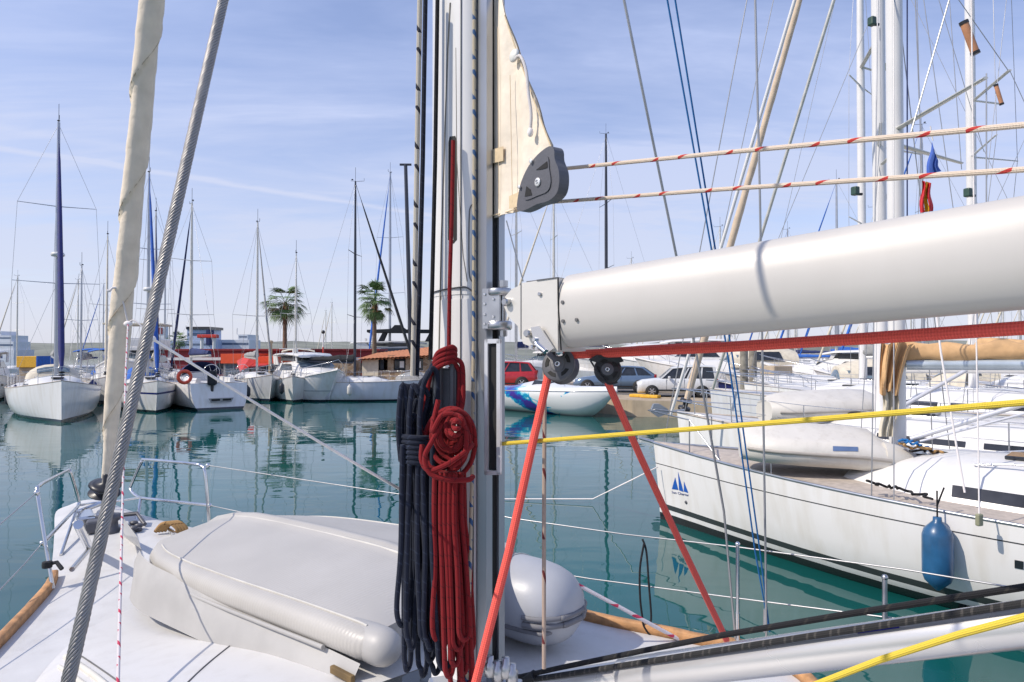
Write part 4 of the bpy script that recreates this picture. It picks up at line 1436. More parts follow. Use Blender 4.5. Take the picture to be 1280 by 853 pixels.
for dz, rr2 in ((-.008, .014), (-.045, .017), (-.082, .013)):
    mb = MB(); pts = []
    def rad_at(q_):
        for (q0, r0), (q1, r1) in zip(prof, prof[1:]):
            if q1 <= q_ <= q0: return lerp(r0, r1, (q0 - q_) / (q0 - q1))
        return .005
    qs_ = [.5 - .84 * (k / 16) for k in range(17)]
    side_ = []
    for q_ in qs_ + [-.335, -.342]:
        r_ = rad_at(q_)
        if r_ <= abs(dz) + .01: continue
        side_.append((q_, math.sqrt(r_ * r_ - dz * dz)))
    pts = [fc + dl * q_ + dw * (x_ + .004) + Vector((0, 0, fz + dz)) for q_, x_ in side_] + [fc + dl * (q_ - .004) - dw * x_ + Vector((0, 0, fz + dz)) for q_, x_ in side_[::-1][:6]]
    mb.tube(catmull(pts, 3), rr2, 8); mb.build('rub_band', RUBBER, cone, True)
mb = MB(); qv = .06
mb.tube([fc + dl * qv + dw * .226 * math.cos(a) + Vector((0, 0, fz + .222 * math.sin(a))) for a in [R(-20 + 200 * k / 24) for k in range(25)]], .004, 6); mb.build('seam', PIPE, cone, True)
# handle and torn patch at the near stern corner
mb = MB()
nb = base
mb = MB()
pc = Vector((ctr0.x, ctr0.y, 0)) - dw * (hwid + .15) + dl * .05 + Vector((0, 0, 1.76))
mb.box(pc, (.14, .02, .03), math.atan2(dl.y, dl.x), .004)
mb.build('lifting_patch', mat('brown_patch', (.20, .13, .05), .8, var=.4), din, True)
mb = MB()
pc2 = Vector((ctr0.x, ctr0.y, 0)) - dw * (hwid * .6) - dl * .0 + Vector((0, 0, 1.925))
mb.tube(catmull([pc2, pc2 + Vector((-.03, -.02, .02)), pc2 + Vector((.02, -.05, .015)), pc2 + Vector((.05, -.02, .0))], 4), .003, 6)
mb.build('cord_end', BLACK, din, True)
# ================================================================== BOATS
def hull_shape(L, B, F, bow_rise=.25, rake=.35, plumb=False, stern=.78, transom_rake=.35, n=22, fullness=2.1, maxat=.42):
    """rings of half sections from stern to bow; returns function sheer(t)->(x, halfbeam, z) and rings"""
    def hb(t):
        if t < maxat:
            return B / 2 * (stern + (1 - stern) * math.sin(t / maxat * PI / 2))
        q = (t - maxat) / (1 - maxat)
        return B / 2 * max(.012, (1 - q ** fullness))

    def shz(t):
        return F * (1 + bow_rise * (2 * abs(t - .35)) ** 2 * (1 if t > .35 else .3))

    def xs(t, zf):
        x = -L / 2 + L * t
        x -= rake * (1 - zf) * t ** 6
        x += transom_rake * (1 - zf) * (1 - t) ** 8 * (-1)
        return x
    rings = []
    zl = (-.30, -.12, 0.02, .22, .45, .7, .88, 1.0)
    wl = (.30, .66, .80, .90, .955, .985, .997, 1.0)
    for i in range(n + 1):
        t_ = i / n
        h_ = hb(t_); zz_ = shz(t_)
        row = []
        sh = min(1.0, (1 - t_) * 5 + .10)
        for zf, wf in zip(zl, wl):
            ww = lerp(wf ** 1.0, wf, 1) if t_ < .6 else wf * lerp(1, zf if zf > 0 else .0, ((t_ - .6) / .4) ** 2 * .35)
            row.append((xs(t_, max(zf, 0)), h_ * max(ww, .02) , zz_ * zf if zf > 0 else zf * 1.2))
        full = [(x, -y, z) for x, y, z in row[::-1]] + [(x, y, z) for x, y, z in row]
        rings.append(full)
    return hb, shz, xs, rings


def rig_pts(x, top, sp_w, z):
    return None


def sailboat(label, loc, hdg, L=11, B=3.6, F=1.15, mast_h=14, mast_r=.085, mx=.08, hull=None, mast_m=None, furl=None, furl_r=.07, cover=None, spreaders=(.5, .78),
             spr_w=.26, sweep=.0, deck=None, sprayhood=None, bimini=None, radar=0, cabin=True, cat='sailboat', name='sailboat', group='sailing boats moored in the harbour',
             plumb=False, noboom=False, norail=False, cabin_h=.45, win=True, swim=False, detail=2, windexcol=None, boomz=.95, mast_tilt=0, backstay=True, lines=True, bow_rise=.25, stern=.78):
    root = thing(name, label, cat, loc, R(hdg), group)
    deck = deck or DECKW
    hb, shz, xs, rings = hull_shape(L, B, F, rake=.15 if plumb else .9, bow_rise=bow_rise, stern=stern)
    mb = MB(); mb.loft(rings, closed=False, cap0=True, cap1=True)
    mb.build('hull', hull, root)
    # deck
    mb = MB(); rows = []
    N = 22
    for i in range(N + 1):
        t_ = i / N
        x = xs(t_, 1); h_ = hb(t_) * .985; z = shz(t_) - .02
        rows.append([(x, h_ * s_, z + .06 * (1 - s_ * s_)) for s_ in (-1, -.6, -.25, 0, .25, .6, 1)])
    mb.loft(rows, closed=False, cap0=False, cap1=False)
    mb.build('deck', deck, root)
    if detail >= 2:
        mb = MB()
        for sg in (1, -1):
            mb.tube([(xs(i / N, 1), sg * hb(i / N) * .995, shz(i / N) + .012) for i in range(N + 1)], .022, 6)
        mb.build('toe_rail', TEAKG if deck is not TEAKG else ALUG, root)
    dz = lambda x: shz((x + L / 2) / L)
    X = lambda f_: -L / 2 + L * f_
    # coachroof
    if cabin:
        c0, c1 = X(.33), X(.74)

        def cab(q, s_, lift=0):
            x = lerp(c0, c1, q)
            t_ = (x + L / 2) / L
            hw = hb(t_) * .66 * (1 if q < .8 else 1 - (q - .8) * 1.6)
            h_ = cabin_h * min(1, (1 - q) / .22 + .12) * (1 if q > .04 else .96)
            ys = hw * s_
            zz_ = h_ * (1 - abs(s_) ** 6) * .99 + .07 * (1 - s_ * s_)
            zz_ = max(zz_, -.02)
            return Vector((x, ys, shz(t_) - .01 + zz_))
        mb = MB()
        ss = [-1, -.985, -.95, -.90, -.8, -.5, 0, .5, .8, .90, .95, .985, 1]
        mb.loft([[cab(i / 18, s_) for s_ in ss] for i in range(19)], closed=False, cap0=True, cap1=True)
        cb_ = mb.build('coachroof', WHITE, root)
        if win:
            for sg in (1, -1):
                for q0, q1 in (((.02, .74),) if name == 'sailing_yacht' and noboom else ((.10, .40), (.45, .72)) if detail >= 2 else ((.12, .72),)):
                    mb = MB(); rows = []
                    for i in range(7):
                        q = lerp(q0, q1, i / 6)
                        p1_ = cab(q, sg * .985); p2_ = cab(q, sg * (.90 if noboom else .925))
                        p1_ = p1_.lerp(p2_, .25)
                        o = Vector((0, sg * .012, .006))
                        rows.append([p1_ + o, p2_ + o])
                    mb.loft(rows, closed=False, cap0=False, cap1=False)
                    mb.build('cabin_window', DARKGLASS, cb_)
        if detail >= 2:
            for q in (.62, .86):
                mb = MB(); c_ = cab(q, 0); mb.box(c_ + Vector((0, 0, .02)), (.5, .5, .05), None, .015)
                mb.build('roof_hatch', DARKGLASS, cb_)
            for sg in (1, -1):
                mb = MB()
                mb.tube([cab(.15 + .07 * k, sg * .62) + Vector((0, 0, .06 if k % 4 else 0)) for k in range(9)], .015, 6)
                mb.build('handrail', STEEL, cb_)
        # cockpit coaming and steering
        mb = MB()
        for sg in (1, -1):
            rows = []
            for i in range(6):
                x = lerp(X(.06), c0, i / 5); h_ = hb((x + L / 2) / L)
                z = dz(x) - .02
                rows.append([(x, sg * h_ * .48, z), (x, sg * h_ * .50, z + .28), (x, sg * h_ * .62, z + .28), (x, sg * h_ * .68, z)])
            mb.loft(rows, closed=False)
        mb.build('cockpit_coaming', WHITE, root)
        if detail >= 2:
            mb = MB()
            wc_ = Vector((X(.13), 0, dz(X(.13)) + .55))
            mb.tube([wc_ + Vector((0, .42 * math.cos(a), .42 * math.sin(a))) for a in [2 * PI * k / 20 for k in range(20)]], .016, 6, closed=True)
            for k in range(5):
                a = 2 * PI * k / 5
                mb.tube([wc_, wc_ + Vector((0, .42 * math.cos(a), .42 * math.sin(a)))], .008, 5)
            mb.tube([wc_ + Vector((0.03, 0, .05)), wc_ + Vector((.05, 0, -.55))], .06, 8)
            mb.build('steering_wheel', STEEL, root)
    # mast and rig
    xm = X(.5) + mx * L
    zm = dz(xm) + (cabin_h * .9 if cabin else 0)
    ztop = mast_h
    tilt = mast_tilt
    mb = MB()
    mb.tube([(xm, 0, zm - .1), (xm + tilt * .6, 0, lerp(zm, ztop, .6)), (xm + tilt, 0, ztop)], [mast_r, mast_r, mast_r * .62], 12)
    mast_ = mb.build('mast', mast_m or ALU, root)
    mb = MB(); mb.tube([(xm + tilt, 0, ztop), (xm + tilt, 0, ztop + .9)], .012, 5)
    mb.tube([(xm + tilt - .05, 0, ztop + .02), (xm + tilt + .55, 0, ztop + .04), (xm + tilt + .55, 0, ztop + .2)], .014, 5)
    mb.ball((xm + tilt - .2, 0, ztop + .14), .07, 8, (1, 1, .6)); mb.tube([(xm + tilt - .3, 0, ztop + .06), (xm + tilt, 0, ztop + .04)], .012, 5)
    mb.build('masthead_gear', MASTD, mast_)
    tips = []
    for f_ in spreaders:
        z = lerp(zm, ztop, f_)
        wd = B * spr_w * (1.18 - .35 * f_)
        for sg in (1, -1):
            mb = MB()
            tip = Vector((xm + tilt * f_ - sweep * wd, sg * wd, z + .06))
            mb.tube([(xm + tilt * f_, 0, z), tip], [.045, .028], 8, squash=.5)
            mb.build('spreader', mast_m or ALU, mast_)
            tips.append((sg, tip))
    if radar:
        zr = lerp(zm, ztop, radar)
        mb = MB(); mb.lathe([(0, 0), (.26, .02), (.30, .10), (.26, .2), (0, .24)], (xm + .38, 0, zr), (0, 0, 1), 16); mb.box((xm + .2, 0, zr - .02), (.4, .12, .04))
        mb.build('radar_dome', WHITE, mast_)
    if lines:
        wr_ = .0085 if detail >= 1 else .012
        for sg in (1, -1):
            mb = MB()
            ch = Vector((xm - .1, sg * hb((xm + L / 2) / L) * .96, dz(xm)))
            seq = [ch] + [t_ for s_, t_ in tips if s_ == sg] + [Vector((xm + tilt, 0, ztop - .1))]
            mb.tube(seq, wr_, 5)
            mb.tube([ch + Vector((-.25, 0, 0)), (xm, 0, lerp(zm, ztop, spreaders[0] if spreaders else .4))], wr_ * .9, 5)
            mb.build('shroud', WIRE, root)
        if backstay:
            mb = MB(); mb.tube([(X(.01), 0, dz(X(0))), (xm + tilt, 0, ztop)], wr_, 5); mb.build('backstay', WIRE, root)
    fb_ = Vector((X(.985), 0, dz(X(.985)) + .05)); ft_ = Vector((xm + tilt + .05, 0, ztop * .985))
    if furl:
        mb = MB()
        pts = [fb_.lerp(ft_, q) for q in (0, .035, .05, .10, .3, .6, .85, .93, 1)]
        mb.tube(pts, [.012, .012, furl_r * .6, furl_r, furl_r, furl_r * .8, furl_r * .5, .014, .012], 8)
        mb.build('furled_headsail', furl, root)
        mb = MB(); mb.lathe([(0, -.06), (.11, -.05), (.11, -.02), (.05, -.01), (.05, .06), (.11, .07), (.11, .10), (0, .11)], fb_.lerp(ft_, .02), (ft_ - fb_), 12)
        mb.build('furling_drum', BLACK, root)
    else:
        mb = MB(); mb.tube([fb_, ft_], .010, 5); mb.build('forestay', WIRE, root)
    # boom with its sail
    bl_ = L * .36
    zb = zm + boomz
    if not noboom:
        mb = MB(); mb.tube([(xm - .12, 0, zb), (xm - bl_, 0, zb + .08)], .075, 10, squash=1)
        bo = mb.build('boom', mast_m or ALU, root)
    if cover and not noboom:
        mb = MB(); rows = []
        rg = random.Random(int(L * 100 + mast_h * 7))
        for i in range(15):
            q = i / 14
            x = xm - .05 - bl_ * .97 * q
            hh_ = lerp(.42, .2, q) * (1 + .08 * rg.uniform(-1, 1)); ww_ = lerp(.17, .12, q) * (1 + .10 * rg.uniform(-1, 1))
            zc_ = zb + .06 * q + .07
            rows.append([(x, ww_ * math.cos(a) * (1.15 if math.sin(a) < 0 else .7), zc_ + hh_ * .5 + hh_ * .55 * math.sin(a)) for a in [2 * PI * k / 12 for k in range(12)]])
        mb.loft(rows)
        mb.build('sail_cover', cover, bo)
    # rails
    if detail >= 1 and not norail:
        mb = MB()
        hr = .60
        for f_ in ((0.0, .14), ):
            for hh_ in (hr, hr * .55):
                pts = [(xs(.2, 1), hb(.2) * .95, shz(.2) + hh_), (xs(.02, 1), hb(.02) * .95, shz(.02) + hh_), (xs(.0, 1), 0.3, shz(0) + hh_)]
                mb.tube(pts, .013, 5); mb.tube([(x, -y, z) for x, y, z in pts], .013, 5)
        for t_ in (.02, .12, .2):
            for sg in (1, -1):
                mb.tube([(xs(t_, 1), sg * hb(t_) * .95, shz(t_)), (xs(t_, 1), sg * hb(t_) * .95, shz(t_) + hr)], .013, 5)
        mb.build('pushpit', STEEL, root)
        mb = MB()
        for hh_ in (hr, hr * .5):
            pts = [(xs(t_, 1) + (.12 if t_ > .97 else 0), hb(t_) * .9, shz(t_) + hh_) for t_ in (.86, .92, .97)] + [(xs(1, 1) + .16, 0, shz(1) + hh_)]
            mb.tube(pts + [(x, -y, z) for x, y, z in pts[-2::-1]], .014, 6)
        for t_ in (.86, .95):
            for sg in (1, -1):
                mb.tube([(xs(t_, 1), sg * hb(t_) * .9, shz(t_)), (xs(t_, 1) + .03, sg * hb(t_) * .9, shz(t_) + hr)], .014, 5)
        mb.build('pulpit', STEEL, root)
        mb = MB()
        for sg in (1, -1):
            st_ = (.2, .33, .46, .59, .72, .86)
            for hh_ in (hr, hr * .5):
                mb.tube([(xs(t_, 1), sg * hb(t_) * .95, shz(t_) + hh_) for t_ in st_], .006, 4)
            for t_ in st_[1:-1]:
                mb.tube([(xs(t_, 1), sg * hb(t_) * .95, shz(t_)), (xs(t_, 1), sg * hb(t_) * .95, shz(t_) + hr)], .012, 5)
        mb.build('guard_rail', STEEL, root)
    if sprayhood:
        mb = MB(); rows = []
        x0 = X(.33)
        for i in range(7):
            q = i / 6
            x = x0 - .3 + q * 1.25; hh_ = .75 * math.cos(q * PI / 2) ** .5 if q < 1 else .02
            w_ = B * .30
            rows.append([(x, w_ * math.cos(a), dz(x) + cabin_h * .8 + max(hh_, .03) * math.sin(a)) for a in [PI * k / 10 for k in range(11)]])
        mb.loft(rows, closed=False, cap0=False, cap1=False)
        sh_ = mb.build('sprayhood', sprayhood, root)
        mb = MB()
        rows2 = []
        for i in (3, 4, 5):
            r_ = rows[i]
            rows2.append([(p[0] + .03, p[1] * 1.01, p[2] + .012) for p in r_[3:8]])
        mb.loft(rows2, closed=False, cap0=False, cap1=False)
        mb.build('window', GLASS, sh_)
    if bimini:
        mb = MB(); x0 = X(.02); x1 = X(.22); z0 = dz(x0) + 1.95
        rows = [[(lerp(x0, x1, q), B * .36 * s_, z0 + .18 * (1 - s_ * s_) - .1 * (2 * q - 1) ** 2) for s_ in (-1, -.6, 0, .6, 1)] for q in (0, .25, .5, .75, 1)]
        mb.loft(rows, closed=False, cap0=False, cap1=False); mb.loft([[(x, y, z - .03) for x, y, z in r_] for r_ in rows], closed=False, cap0=False, cap1=False)
        bi = mb.build('bimini', bimini, root)
        mb = MB()
        for sg in (1, -1):
            for q in (0, .5, 1):
                mb.tube([(lerp(x0, x1, q), sg * B * .36, z0 - .1), (lerp(x0, x1, .5), sg * B * .38, z0 - 1.5)], .014, 5)
        mb.build('bimini_frame', STEEL, bi)
    return root


def fender(loc, r, h, m, label, group=None):
    t_ = thing('fender', label, 'fender', loc, 0, group)
    mb = MB()
    pr = [(0.02, -h / 2 - r * .55), (r * .28, -h / 2 - r * .42), (r * .5, -h / 2 - r * .22), (r * .86, -h / 2 + r * .15), (r, -h / 2 + r * .6), (r * 1.01, 0), (r, h / 2 - r * .6), (r * .86, h / 2 - r * .15), (r * .5, h / 2 + r * .22), (r * .3, h / 2 + r * .42), (r * .28, h / 2 + r * .7), (0, h / 2 + r * .72)]
    mb.lathe(pr, (0, 0, 0), (0, 0, 1), 24)
    mb.build('body', m, t_)
    mb = MB(); mb.tube([(0, 0, h / 2 + r * .6), (0, 0, h / 2 + r * 2.6)], .009, 6); mb.build('lanyard', R_BLACK, t_)
    return t_


H_WHITE = hull_mat('hull_white', (0.78, 0.77, 0.75), [(-1, (.03, .06, .05)), (.05, (.03, .035, .05)), (.14, (.78, .77, .75))])
H_NAVYL = hull_mat('hull_white_navy', (0.76, 0.76, 0.75), [(-1, (.02, .03, .04)), (.10, (.76, .76, .75)), (.90, (.02, .03, .16)), (.99, (.76, .76, .75))])
H_GREY = hull_mat('hull_grey_white', (0.64, 0.645, 0.65), [(-1, (.02, .03, .04)), (.08, (.02, .03, .07)), (.17, (.64, .645, .65))])
H_R1 = hull_mat('hull_logo_yacht', (0.79, 0.77, 0.745), [(-1, (.015, .016, .018)), (.10, (.05, .05, .05)), (.19, (.78, .77, .75)), (.262, (.04, .045, .05)), (.275, (.78, .77, .75)), (.345, (.05, .055, .055)), (.415, (.79, .77, .745))])


def bowat(x, y, z, hdg, L):
    """boat centre so that its bow stem at height z sits on this photo pixel"""
    b_ = Z(x, y, z); a = R(hdg)
    return (b_.x - L / 2 * math.cos(a), b_.y - L / 2 * math.sin(a), 0)


# --- left row -----------------------------------------------------------
sailboat('white sailboat with bow towards us and a navy rolled headsail, farthest left mast', bowat(76, 528, 0, -54, 11.2), -54, L=12.5, B=4.0, F=1.25, mast_h=14.1, mast_r=.10, mast_m=ALUG, hull=H_WHITE,
         furl=mat('furl_navy', (.03, .035, .16), .7, var=.2), furl_r=.12, cover=GREYC, sprayhood=CREAMC, radar=.47, spreaders=(.37, .67), spr_w=.42, plumb=True)
sailboat('white sailboat with blue stripe and blue rolled headsail, behind the twisted wire shroud', bowat(196, 517, 0, -56, 9.6), -56, L=10.3, B=3.1, F=1.12, mast_h=12.6, mast_r=.08, mast_m=ALUG, hull=H_NAVYL,
         furl=mat('furl_blue', (.02, .10, .42), .7, var=.2), furl_r=.10, cover=BLUE, sprayhood=BLUE, radar=.42, spreaders=(.36, .63), spr_w=.34)
sb = sailboat('sailboat with its rounded white transom towards us and an orange lifebuoy on the rail', (-18.8, 40.1, 0), 128, L=11.6, B=3.6, F=1.35, mast_h=11.8, mast_r=.085, mast_m=MASTT, mx=.02, hull=H_WHITE,
              furl=NAVY, furl_r=.08, cover=NAVY, sprayhood=NAVY, spreaders=(.34, .66), spr_w=.33, bow_rise=.1)
sailboat('narrow sailboat with pale mast left of the palm trees, bow towards us', bowat(339, 503, 0, -57, 9.0), -57, L=9.6, B=3.1, F=1.15, mast_h=11.3, mast_r=.075, mast_m=MASTT, hull=H_GREY,
         furl=GREYC, furl_r=.06, cover=GREYC, spreaders=(.38,), spr_w=.46)
sailboat('low white yacht with dark mast and black furled sail, right of the motor yacht', (-9.6, 42.4, 0), -3, L=8.0, B=3.0, F=1.15, mast_h=13.6, mast_r=.085, mast_m=MASTD, mx=-.02, hull=hull_mat('hull_pale_violet', (.62, .63, .68), [(-1, (.02, .03, .04)), (.1, (.62, .63, .68))]),
         furl=BLACKC, furl_r=.09, cover=BLACKC, spreaders=(.31, .63), spr_w=.5, plumb=True, bow_rise=.05, cabin_h=.25, win=False)
sailboat('sailboat with a thin pale leaning mast, second mast left of the rounded transom boat', (-22.2, 42.4, 0), -60, L=10, B=3.3, F=1.1, mast_h=11.6, mast_r=.07, mast_m=MASTT, hull=H_WHITE, furl=NAVY, furl_r=.06, cover=CREAMC, spreaders=(.4, .7), spr_w=.3, sprayhood=CREAMC, mast_tilt=-.3)
sailboat('sailboat with a grey cover squeezed behind the farthest left sailboat', (-27.5, 43.8, 0), -68, L=9, B=3, F=1.1, mast_h=8.4, mast_r=.06, mast_m=ALUG, hull=H_WHITE, furl=None, cover=GREYC, spreaders=(.5,), spr_w=.3, bimini=BLUE)
sailboat('sailboat with a bright blue bimini, second right of the farthest left sailboat', (-25.4, 42.8, 0), -60, L=9.6, B=3.1, F=1.1, mast_h=10.2, mast_r=.06, mast_m=MASTT, hull=H_GREY, furl=CREAMC, furl_r=.06, cover=BLUE, spreaders=(.5,), spr_w=.3, bimini=BLUE, sprayhood=BLUE)
sailboat('sailboat with navy covers right of the rounded transom boat', (-13.9, 44.0, 0), -75, L=9.0, B=3.0, F=1.1, mast_h=9.2, mast_r=.06, mast_m=MASTT, hull=H_WHITE, furl=None, cover=NAVY, spreaders=(.5,), spr_w=.3, bimini=CREAMC)
# details on the transom boat
tb = sb
mb = MB()
tx = -5.8 - .36
mb.prism([(tx - .02, -.62, .62), (tx - .02, .62, .62), (tx - .03, .50, .40), (tx - .03, -.50, .40)], (-.03, 0, 0))
sw = mb.build('swim_step', GREYC, tb)
for y0 in (-.5, .05):
    mb = MB(); mb.box((tx - .056, y0 + .22, .53), (.01, .42, .10)); mb.build('step_recess', SLOT, sw)
mb = MB(); mb.tube([(-5.9, .95 + .30 * math.cos(a), 1.62 + .30 * math.sin(a)) for a in [2 * PI * k / 20 for k in range(20)]], .085, 8, closed=True)
mb.bm.transform(Matrix.Rotation(0, 4, 'Z'))
lbm = Matrix.Translation(tb.location) @ tb.rotation_euler.to_matrix().to_4x4()
bmesh.ops.transform(mb.bm, matrix=lbm, verts=mb.bm.verts)
bmesh.ops.translate(mb.bm, vec=Vector((-.75, -.1, .1)), verts=mb.bm.verts)
solo(mb, 'lifebuoy', mat('lifebuoy_orange', (.75, .09, .04), .5, var=.15), 'orange horseshoe lifebuoy on the rail of the rounded transom sailboat', 'lifebuoy')
t_ = thing('outboard_motor', 'black covered outboard motor on the rail beside the orange lifebuoy', 'outboard motor', tuple(lbm @ Vector((-5.85, .35, 1.2))))
mb = MB(); mb.box((0, 0, .45), (.42, .5, .75), .2, .1); mb.build('cowling', BLACKC, t_)
mb = MB(); mb.box((0, 0, .0), (.14, .16, .5), .2, .03); mb.build('leg', BLACK, t_)


# --- motor boats ----------------------------------------------------------
def motorboat(label, loc, hdg, L=9, B=3.1, F=1.25, hull=None, style='hardtop', canopy=None, group='motor boats moored in the harbour', cat='motor boat', name='motor_boat', glass=None, flare=1.0):
    root = thing(name, label, cat, loc, R(hdg), group)
    hb, shz, xs, rings = hull_shape(L, B, F, rake=1.5, bow_rise=.35, stern=.92, fullness=2.6, maxat=.5)
    mb = MB(); mb.loft(rings, closed=False); mb.build('hull', hull or H_WHITE, root)
    mb = MB(); N = 18
    mb.loft([[(xs(i / N, 1), hb(i / N) * .98 * s_, shz(i / N) - .02 + .10 * (1 - s_ * s_)) for s_ in (-1, -.5, 0, .5, 1)] for i in range(N + 1)], closed=False, cap0=False, cap1=False)
    mb.build('deck', WHITE, root)
    mb = MB()
    for sg in (1, -1):
        mb.tube([(xs(i / N, 1), sg * hb(i / N) * 1.0, shz(i / N) - .06) for i in range(N + 1)], .035, 6)
    mb.build('rubbing_strake', WHITE, root)
    X = lambda f_: -L / 2 + L * f_
    dz = lambda x: shz((x + L / 2) / L)
    W2 = B * .40
    if style == 'hardtop':
        # lower superstructure with raked windscreen
        sec = []
        for x, top, w_ in ((X(.12), .55, W2), (X(.22), 1.05, W2), (X(.55), 1.15, W2), (X(.66), .62, W2 * .93), (X(.84), .20, W2 * .6), (X(.90), .02, W2 * .3)):
            z0 = dz(x) - .05
            sec.append([(x, w_, z0), (x, w_ * .96, z0 + top * .55), (x, w_ * .82, z0 + top), (x, 0, z0 + top + .05), (x, -w_ * .82, z0 + top), (x, -w_ * .96, z0 + top * .55), (x, -w_, z0)])
        mb = MB(); mb.loft(sec, closed=False); cbn = mb.build('cabin', WHITE, root)
        for sg in (1, -1):
            mb = MB()
            z0 = dz(X(.4))
            mb.prism([(X(.28), sg * W2 * .955, z0 + .58), (X(.54), sg * W2 * .955, z0 + .60), (X(.49), sg * W2 * .90, z0 + .98), (X(.31), sg * W2 * .90, z0 + .95)], (0, sg * .03, .0))
            mb.build('side_window', DARKGLASS, cbn)
            for q in (.40, .48, .56, .66):
                mb = MB(); mb.box((X(q), sg * hb(q) * .965, dz(X(q)) * .62), (.42, .06, .13), None, .02); mb.build('porthole', DARKGLASS, root)
        mb = MB()
        mb.loft([[(X(.555), y_, dz(X(.6)) + 1.13) for y_ in (-W2 * .78, -W2 * .3, W2 * .3, W2 * .78)], [(X(.655), y_, dz(X(.6)) + .66) for y_ in (-W2 * .86, -W2 * .3, W2 * .3, W2 * .86)]], closed=False, cap0=False, cap1=False)
        bmesh.ops.translate(mb.bm, vec=(.03, 0, .03), verts=mb.bm.verts)
        mb.build('windscreen', GLASS, cbn)
        mb = MB(); rows = []
        for x, w_, z_ in ((X(.10), .80, 1.46), (X(.14), .98, 1.55), (X(.35), 1.02, 1.62), (X(.55), .98, 1.56), (X(.62), .78, 1.42)):
            rows.append([(x, w_ * W2 * c_, dz(X(.4)) + z_ + s__) for c_, s__ in ((1, -.04), (.9, .06), (0, .12), (-.9, .06), (-1, -.04), (0, -.03))])
        mb.loft(rows)
        tp = mb.build('hardtop', WHITE, root)
        z0 = dz(X(.4))
        for sg in (1, -1):
            mb = MB(); mb.prism([(X(.14), sg * W2 * .95, z0 + .9), (X(.24), sg * W2 * .95, z0 + .9), (X(.20), sg * W2 * .95, z0 + 1.6), (X(.12), sg * W2 * .95, z0 + 1.55)], (0, -sg * .06, 0)); mb.build('pillar', WHITE, tp)
            mb = MB(); mb.prism([(X(.56), sg * W2 * .84, z0 + 1.1), (X(.58), sg * W2 * .84, z0 + 1.1), (X(.56), sg * W2 * .84, z0 + 1.58), (X(.53), sg * W2 * .84, z0 + 1.58)], (0, -sg * .06, 0)); mb.build('pillar', WHITE, tp)
        mb = MB(); mb.prism([(X(.25), -W2 * .85, z0 + 1.17), (X(.53), -W2 * .80, z0 + 1.17), (X(.53), -W2 * .80, z0 + 1.5), (X(.25), -W2 * .85, z0 + 1.5)], (0, W2 * 1.65, 0)); mb.build('upper_glass', DARKGLASS, tp)
        mb = MB(); mb.tube([(X(.2), -W2 * .8, z0 + 1.95), (X(.2), W2 * .8, z0 + 1.95)], .03, 6); mb.box((X(.2), 0, z0 + 1.8), (.2, .3, .35)); mb.build('radar_arch', WHITE, tp)
    else:
        mb = MB(); rows = []
        for x, top in ((X(.36), .50), (X(.5), .55), (X(.62), .45), (X(.8), .2), (X(.9), .03)):
            w_ = hb((x + L / 2) / L) * .75
            rows.append([(x, w_ * c_, dz(x) - .04 + top * s__) for c_, s__ in ((1, 0), (.85, .8), (.4, 1.05), (-.4, 1.05), (-.85, .8), (-1, 0))])
        mb.loft(rows, closed=False); mb.build('cabin', WHITE, root)
        mb = MB(); z0 = dz(X(.4)) + .42
        rows = []
        for k in range(9):
            a = R(-80 + 160 * k / 8)
            rows.append([(X(.38) + .7 * math.cos(a), W2 * math.sin(a) * 1.0, z0 - .1), (X(.38) - .15 + .55 * math.cos(a), W2 * .9 * math.sin(a), z0 + .42)])
        mb.loft(rows, closed=False, cap0=False, cap1=False); mb.build('windscreen', GLASS, root)
        if canopy:
            mb = MB(); rows = []
            for q in range(8):
                x = lerp(X(.03), X(.42), q / 7); hh_ = 1.25 * math.sin(PI * (.18 + .64 * q / 7)) ** .6
                rows.append([(x, W2 * 1.02 * math.cos(a), dz(x) + .15 + hh_ * max(0, math.sin(a)) ** .7) for a in [PI * k / 10 for k in range(11)]])
            mb.loft(rows, closed=False); cn = mb.build('canopy', canopy, root)
            for sg in (1, -1):
                mb = MB(); mb.prism([(X(.12), sg * W2 * 1.0, dz(X(.2)) + .55), (X(.32), sg * W2 * 1.0, dz(X(.2)) + .55), (X(.30), sg * W2 * .86, dz(X(.2)) + 1.0), (X(.14), sg * W2 * .86, dz(X(.2)) + 1.0)], (0, sg * .05, 0)); mb.build('side_window', DARKGLASS, cn)
    # bow rail
    mb = MB()
    pts = [(xs(t_, 1) + .05, hb(t_) * .93, shz(t_) + (.5 if t_ > .6 else .05)) for t_ in (.55, .62, .75, .88, .96)] + [(xs(1, 1) + .1, 0, shz(1) + .55)]
    mb.tube(pts + [(x, -y, z) for x, y, z in pts[-2::-1]], .018, 6)
    for t_ in (.66, .78, .90):
        for sg in (1, -1): mb.tube([(xs(t_, 1), sg * hb(t_) * .93, shz(t_)), (xs(t_, 1) + .05, sg * hb(t_) * .93, shz(t_) + .5)], .014, 5)
    mb.build('bow_rail', STEEL, root)
    return root


